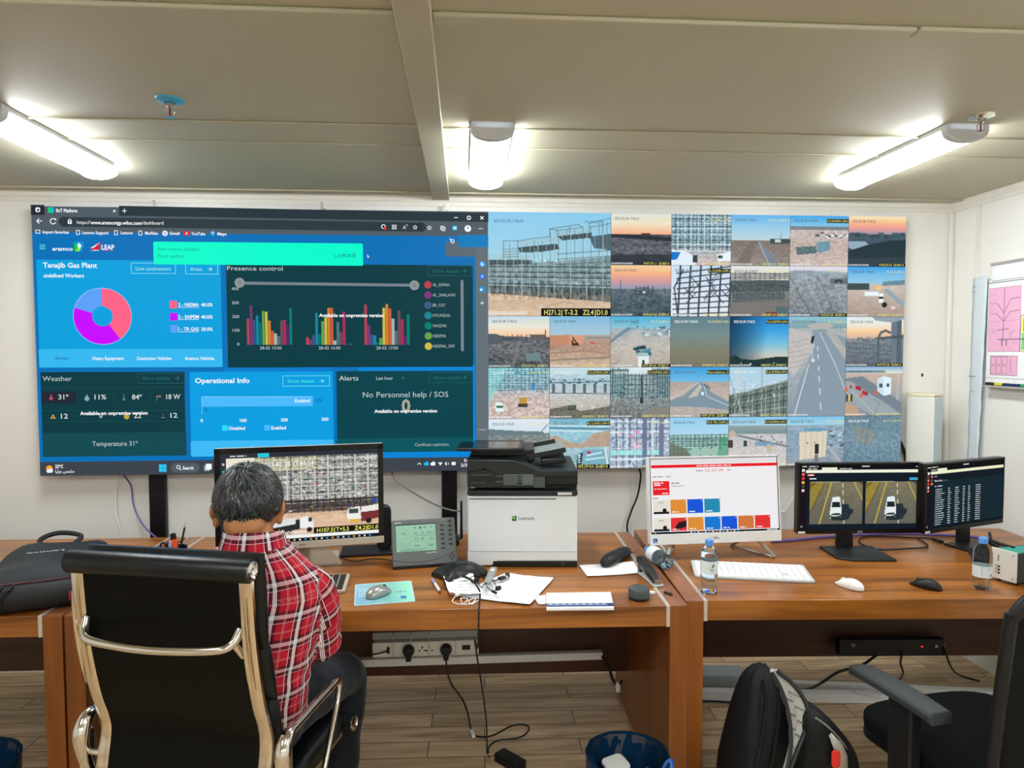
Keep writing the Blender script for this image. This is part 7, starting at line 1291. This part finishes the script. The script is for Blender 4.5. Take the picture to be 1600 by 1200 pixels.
# right desk: black strip, floor trunking
a, b2 = at(1310, 1010, Y=2.90), at(1468, 1008, Y=2.90); L = b2.x-a.x; t = thing('power_strip', 'black power strip under the right desk with a red light', 'power strip', ((a.x+b2.x)/2, 2.895, (a.z+b2.z)/2), R(-3.3)); MB().prism(rrect(L, .075, .006), -.018, .018, 'y').build('body', mat('strip_black', (14, 15, 16), .5), t, bevel=.003)
MB().ball((L*.28, -.019, .006), .004, 8, 6).build('indicator_light', mat('neon_red'), t); MB().lathe([(.001, 0), (.007, 0), (.005, .002), (.001, .002)], 12, M=Matrix.Translation((L*.42, -.018, .006)) @ Matrix.Rotation(R(90), 4, 'X')).build('knob', STEEL, t)
g = MB(); g.box((-L*.38, -.020, .014), (.003, .003, .014)); g.box((-L*.36, -.020, .014), (.003, .003, .014)); g.box((L*.49, -.020, .006), (.002, .003, .03)); g.build('metal_contacts', STEEL, t)['kind'] = 'stuff'
zl = t.location.z-.05
cable('power_cable', 'black cable leaving the right end of the black power strip', [(b2.x, 2.86, zl+.02), at(1475, 1012, Y=2.86), at(1486, 1042, Y=2.88), F(1500, 1065)+Vector((0, .0, .03)), F(1530, 1064)], .0045, CABLEB)
cable('power_cable', 'black cable dropping from the middle of the black power strip', [at(1411, 1018, Y=2.87), at(1407, 1035, Y=2.87), at(1411, 1052, Y=2.88), F(1404, 1062), F(1385, 1070)], .0045, CABLEB)
cable('power_cable', 'black cable reaching from behind the backpack to the armrest', [F(1230, 1078), F(1262, 1077), at(1285, 1066, Y=2.9), at(1310, 1050, Y=2.9), at(1345, 1040, Y=2.9), at(1372, 1022, Y=2.88)], .006, CABLEB)
a, b2 = Vector((1.02, 3.085, 0)), Vector((1.93, 2.985, 0)); d = b2-a; t = thing('floor_trunking', 'white square trunking lying on the floor under the right desk', 'trunking', a, math.atan2(d.y, d.x)); MB().box((d.length/2, 0, .02), (d.length, .05, .04)).build('duct', MTR, t, bevel=.003)
a, b2 = Vector((1.55, 3.16, 0)), Vector((2.55, 2.99, 0)); d = b2-a; t = thing('floor_trunking', 'thin white trunking lying further back under the right desk', 'trunking', a, math.atan2(d.y, d.x)); MB().box((d.length/2, 0, .012), (d.length, .04, .024)).build('duct', MTR, t, bevel=.003)
t = thing('floor_box', 'pale blue flat box on the floor behind the backpack', 'box', (1.205, 3.20, 0), R(-6)); MB().box((0, .03, .028), (.28, .12, .056)).build('body', mat('pale_blue_box', (186, 204, 212), .5), t, bevel=.004)
cable('network_cable', 'loop of pale lilac cable on the floor trunking', [at(x, y, z=.05) for x, y in ((1372, 1081), (1352, 1073), (1336, 1072), (1330, 1077), (1340, 1083), (1360, 1088), (1373, 1089))], .003, mat('cable_lilac', (206, 196, 226), .5))
cable('power_cable', 'black cable lying on the floor left of the backpack', [F(1098, 1090)+Vector((-.02, -.03, 0)), F(1120, 1096), F(1150, 1098), F(1175, 1097)], .004, CABLEB)
# ================================================================== bins
LIN = mat('blue_bin_liner', (18, 52, 84), .2, spec=.7, bump=.5, bscale=22, trans=.25, ior=1.2)
def bin_(x, y, label, r=.135, h=.28, crumple=True):
    t = thing('waste_bin', label, 'bin', (x, y, 0), 0, 'waste bins'); MB().lathe([(.001, .002), (r*.72, 0), (r*.98, h), (r, h+.004), (r*.96, h), (r*.70, .008), (.001, .010)], 32).build('bucket', mat('bin_blue_grey', (20, 32, 46), .45), t, smooth=50)
    n = 48; rg = []
    for z, k, am in ((h-.10, 1.015, .002), (h-.03, 1.02, .004), (h+.008, 1.03, .004), (h+.010, .98, .004), (h-.02, .93, .014), (h-.08, .84, .026), (h-.15, .70, .02), (h-.17, .3, .01)):
        rg.append([((r*k+am*mnoise.noise(Vector((5*math.cos(6.283*i/n), 5*math.sin(6.283*i/n), z*12))))*math.cos(6.283*i/n), (r*k+am*mnoise.noise(Vector((5*math.cos(6.283*i/n), 5*math.sin(6.283*i/n), z*12))))*math.sin(6.283*i/n), z+.4*am*mnoise.noise(Vector((9*math.cos(6.283*i/n), 9*math.sin(6.283*i/n), z)))) for i in range(n)])
    MB().loft(rg, cap=False).build('liner', LIN, t, smooth=30)
    return t
bc = at(981, 1172, z=.30); B1 = bin_(bc.x, bc.y, 'round waste bin with a blue liner beside the right leg of the printer desk')
g = MB(); vs = []; fs = []
for j in range(9):
    for i in range(9): u, v = i/8-.5, j/8-.5; vs.append((.085+.10*u, -.085+.07*v, .262+.05*mnoise.noise(Vector((u*4, v*4, 1)))+.03*u))
fs = [(j*9+i, j*9+i+1, (j+1)*9+i+1, (j+1)*9+i) for j in range(8) for i in range(8)]
o = MB().mesh(vs, fs).build('liner_fold', mat('liner_bright', (30, 92, 176), .25, spec=.6, bump=.4, bscale=30), B1, smooth=60); so = o.modifiers.new('t', 'SOLIDIFY'); so.thickness = .002
t = thing('food_tray', 'white food tray thrown into the blue lined bin', 'tray', (at(962, 1191, z=.235).x, at(962, 1191, z=.235).y, .222), R(25)); MB().prism(rrect(.085, .07, .018), 0, .014, 'z', Matrix.Rotation(R(12), 4, 'X')).build('tray', mat('tray_white', (228, 230, 230), .5), t, bevel=.004)
bin_(-1.60, 2.27, 'waste bin with a dark blue liner under the left desk', .15, .29)
# ================================================================== backpack on the floor
BP1 = mat('backpack_black', (15, 18, 20), .6, spec=.3, bump=.25, bscale=160); BP2 = mat('backpack_trim', (26, 31, 34), .5, bump=.1, bscale=300)
bk_ = thing('backpack', 'open black backpack with grey lining slumped on the floor under the right desk', 'bag', (.965, 2.14, 0), 0); n = 40; rg = []; BL = Vector(bk_.location)
for z, cx_, cy_, hw, hd in ((0, -.005, .0, .125, .10), (.03, -.0, 0, .150, .125), (.14, -.0, 0, .148, .13), (.26, .0, .01, .128, .125), (.36, .005, .02, .105, .115), (.45, .008, .03, .085, .10), (.52, .010, .035, .060, .08), (.560, .010, .04, .034, .05), (.574, .012, .04, .012, .02)):
    rg.append([(cx_+hw*math.copysign(abs(math.cos(6.283*i/n))**.7, math.cos(6.283*i/n))+.016*mnoise.noise(Vector((2.4*math.cos(6.283*i/n), 2.4*math.sin(6.283*i/n), z*9))), cy_+hd*math.copysign(abs(math.sin(6.283*i/n))**.7, math.sin(6.283*i/n))+.022*mnoise.noise(Vector((3.4*math.cos(6.283*i/n), 3.4*math.sin(6.283*i/n), z*5+5))), z) for i in range(n)])
MB().loft(rg).build('body', BP1, bk_, smooth=60, sub=1)
YF_ = lambda y: 2.10-.14*(y-1045)/155
fl = [at(x, y, Y=YF_(y))-BL for x, y in ((1214, 1048), (1240, 1070), (1258, 1096), (1263, 1120), (1257, 1145), (1247, 1170), (1236, 1200), (1226, 1230))]
inn = [at(x, y, Y=YF_(y)-.02)-BL for x, y in ((1206, 1050), (1220, 1075), (1230, 1105), (1235, 1135), (1236, 1160), (1234, 1180), (1229, 1203), (1222, 1230))]; vs = []; m_ = 7
for a, b2 in zip(fl, inn):
    for i in range(m_): u = i/(m_-1); vs.append(b2*(1-u)+a*u+Vector((0, .02*math.sin(u*3.1), 0)))
fs = [(j*m_+i, j*m_+i+1, (j+1)*m_+i+1, (j+1)*m_+i) for j in range(len(fl)-1) for i in range(m_-1)]
o = MB().mesh(vs, fs).build('lining', mat('grey_lining', (176, 174, 166), .7, bump=.25, bscale=50), bk_, smooth=80); so = o.modifiers.new('t', 'SOLIDIFY'); so.thickness = .006
MB().tube(fl, .007, 8).build('zipper_edge', BP2, bk_); MB().tube(inn, .006, 8).build('zipper_edge', BP2, bk_)
q = Paint(lambda x, y, k: tuple(sum(((inn[j]*(1-x)+fl[j]*x)*w2 for j, w2 in ((int(min(y, .999)*7), 1-(y*7-int(min(y, .999)*7))), (int(min(y, .999)*7)+1, y*7-int(min(y, .999)*7)))), Vector())+Vector((0, .02*math.sin(x*3.1)-.006-k, 0))), .0003)
for y in (.22, .34, .46, .58, .7): q.line([(.1, y), (.45, y+.06), (.5, y-.02), (.9, y+.03)], .012, (92, 90, 86), 1)
q.build('lining_print', PRINT, bk_)
PK = [(1240, 1180), (1246, 1145), (1254, 1118), (1266, 1106), (1280, 1108), (1298, 1122), (1318, 1144), (1333, 1166), (1340, 1190), (1340, 1220), (1334, 1300), (1322, 1388), (1250, 1392), (1238, 1300)]
ctr = at(1288, 1200, Y=2.03)-BL; rg = []
for Yp, sc_ in ((2.20, .55), (2.17, .86), (2.10, .98), (2.03, 1), (2.0, .96), (1.985, .86), (1.975, .6), (1.972, .2)):
    pts = []
    for k, (x, y) in enumerate(PK): q_ = at(x, y, Y=2.03)-BL; q_ = ctr+(q_-ctr)*sc_; pts.append(Vector((q_.x+.006*mnoise.noise(Vector((k*1.3, Yp*20, 0))), Yp-BL.y+.004*mnoise.noise(Vector((k*.9, Yp*9, 4))), max(q_.z, .002))))
    rg.append(pts)
MB().loft(rg).build('front_pocket', BP1, bk_, smooth=60, sub=1)
zp = [at(x, y, Y=1.985)-BL for x, y in ((1275, 1122), (1294, 1136), (1312, 1155), (1324, 1174), (1327, 1198))]; MB().tube(zp, .0035, 8).build('zipper', mat('zip_grey', (120, 122, 118), .45), bk_)
pa, pb2 = [at(x, y, Y=1.968)-BL for x, y in ((1300, 1146), (1317, 1164), (1324, 1181), (1325, 1204))], [at(x, y, Y=1.966)-BL for x, y in ((1296, 1150), (1304, 1172), (1309, 1186), (1310, 1206))]
o = MB().mesh(pb2+pa, [(i, i+1, 5+i, 4+i) for i in range(3)]).build('pocket_lining', mat('grey_lining'), bk_); so = o.modifiers.new('t', 'SOLIDIFY'); so.thickness = .004
for pts in (((1192, 1062), (1196, 1100), (1190, 1150), (1180, 1200)), ((1214, 1085), (1216, 1120), (1210, 1160), (1203, 1205))): MB().tube([at(x, y, Y=2.035-.02*i)-BL for i, (x, y) in enumerate(pts)], [.006, .010, .012, .012], 10, flat=.5).build('seam_fold', BP1, bk_, smooth=60)
MB().tube([(-.13, -.05, .20), (-.19, -.08, .20), (-.215, -.09, .13), (-.205, -.08, .02)], .010, 8, flat=.5).build('side_strap', BP2, bk_)
q = Paint(lambda x, z, k: (x+.075, -.150-k, z), .0003)
for pts in (((-.055, .25), (-.04, .225), (-.055, .205)), ((-.045, .24), (-.028, .21)), ((-.035, .23), (-.03, .205), (-.045, .19)), ((-.04, .185), (-.035, .17))): q.line(pts, .003, (206, 208, 206))
q.build('print', STICKER, bk_)
MB().tube([zp[2]+Vector((-.004, -.004, 0)), zp[2]+Vector((.004, -.008, -.025)), zp[2]+Vector((-.008, -.006, -.045))], .0025, 6).build('zipper_pull', STEEL, bk_); t = thing('key_tag', 'red tag hanging from the backpack\'s zip', 'tag', at(1306, 1186, Y=1.955)); MB().prism(rrect(.026, .052, .010), -.004, .004, 'y').build('tag', REDP, t, bevel=.0015)
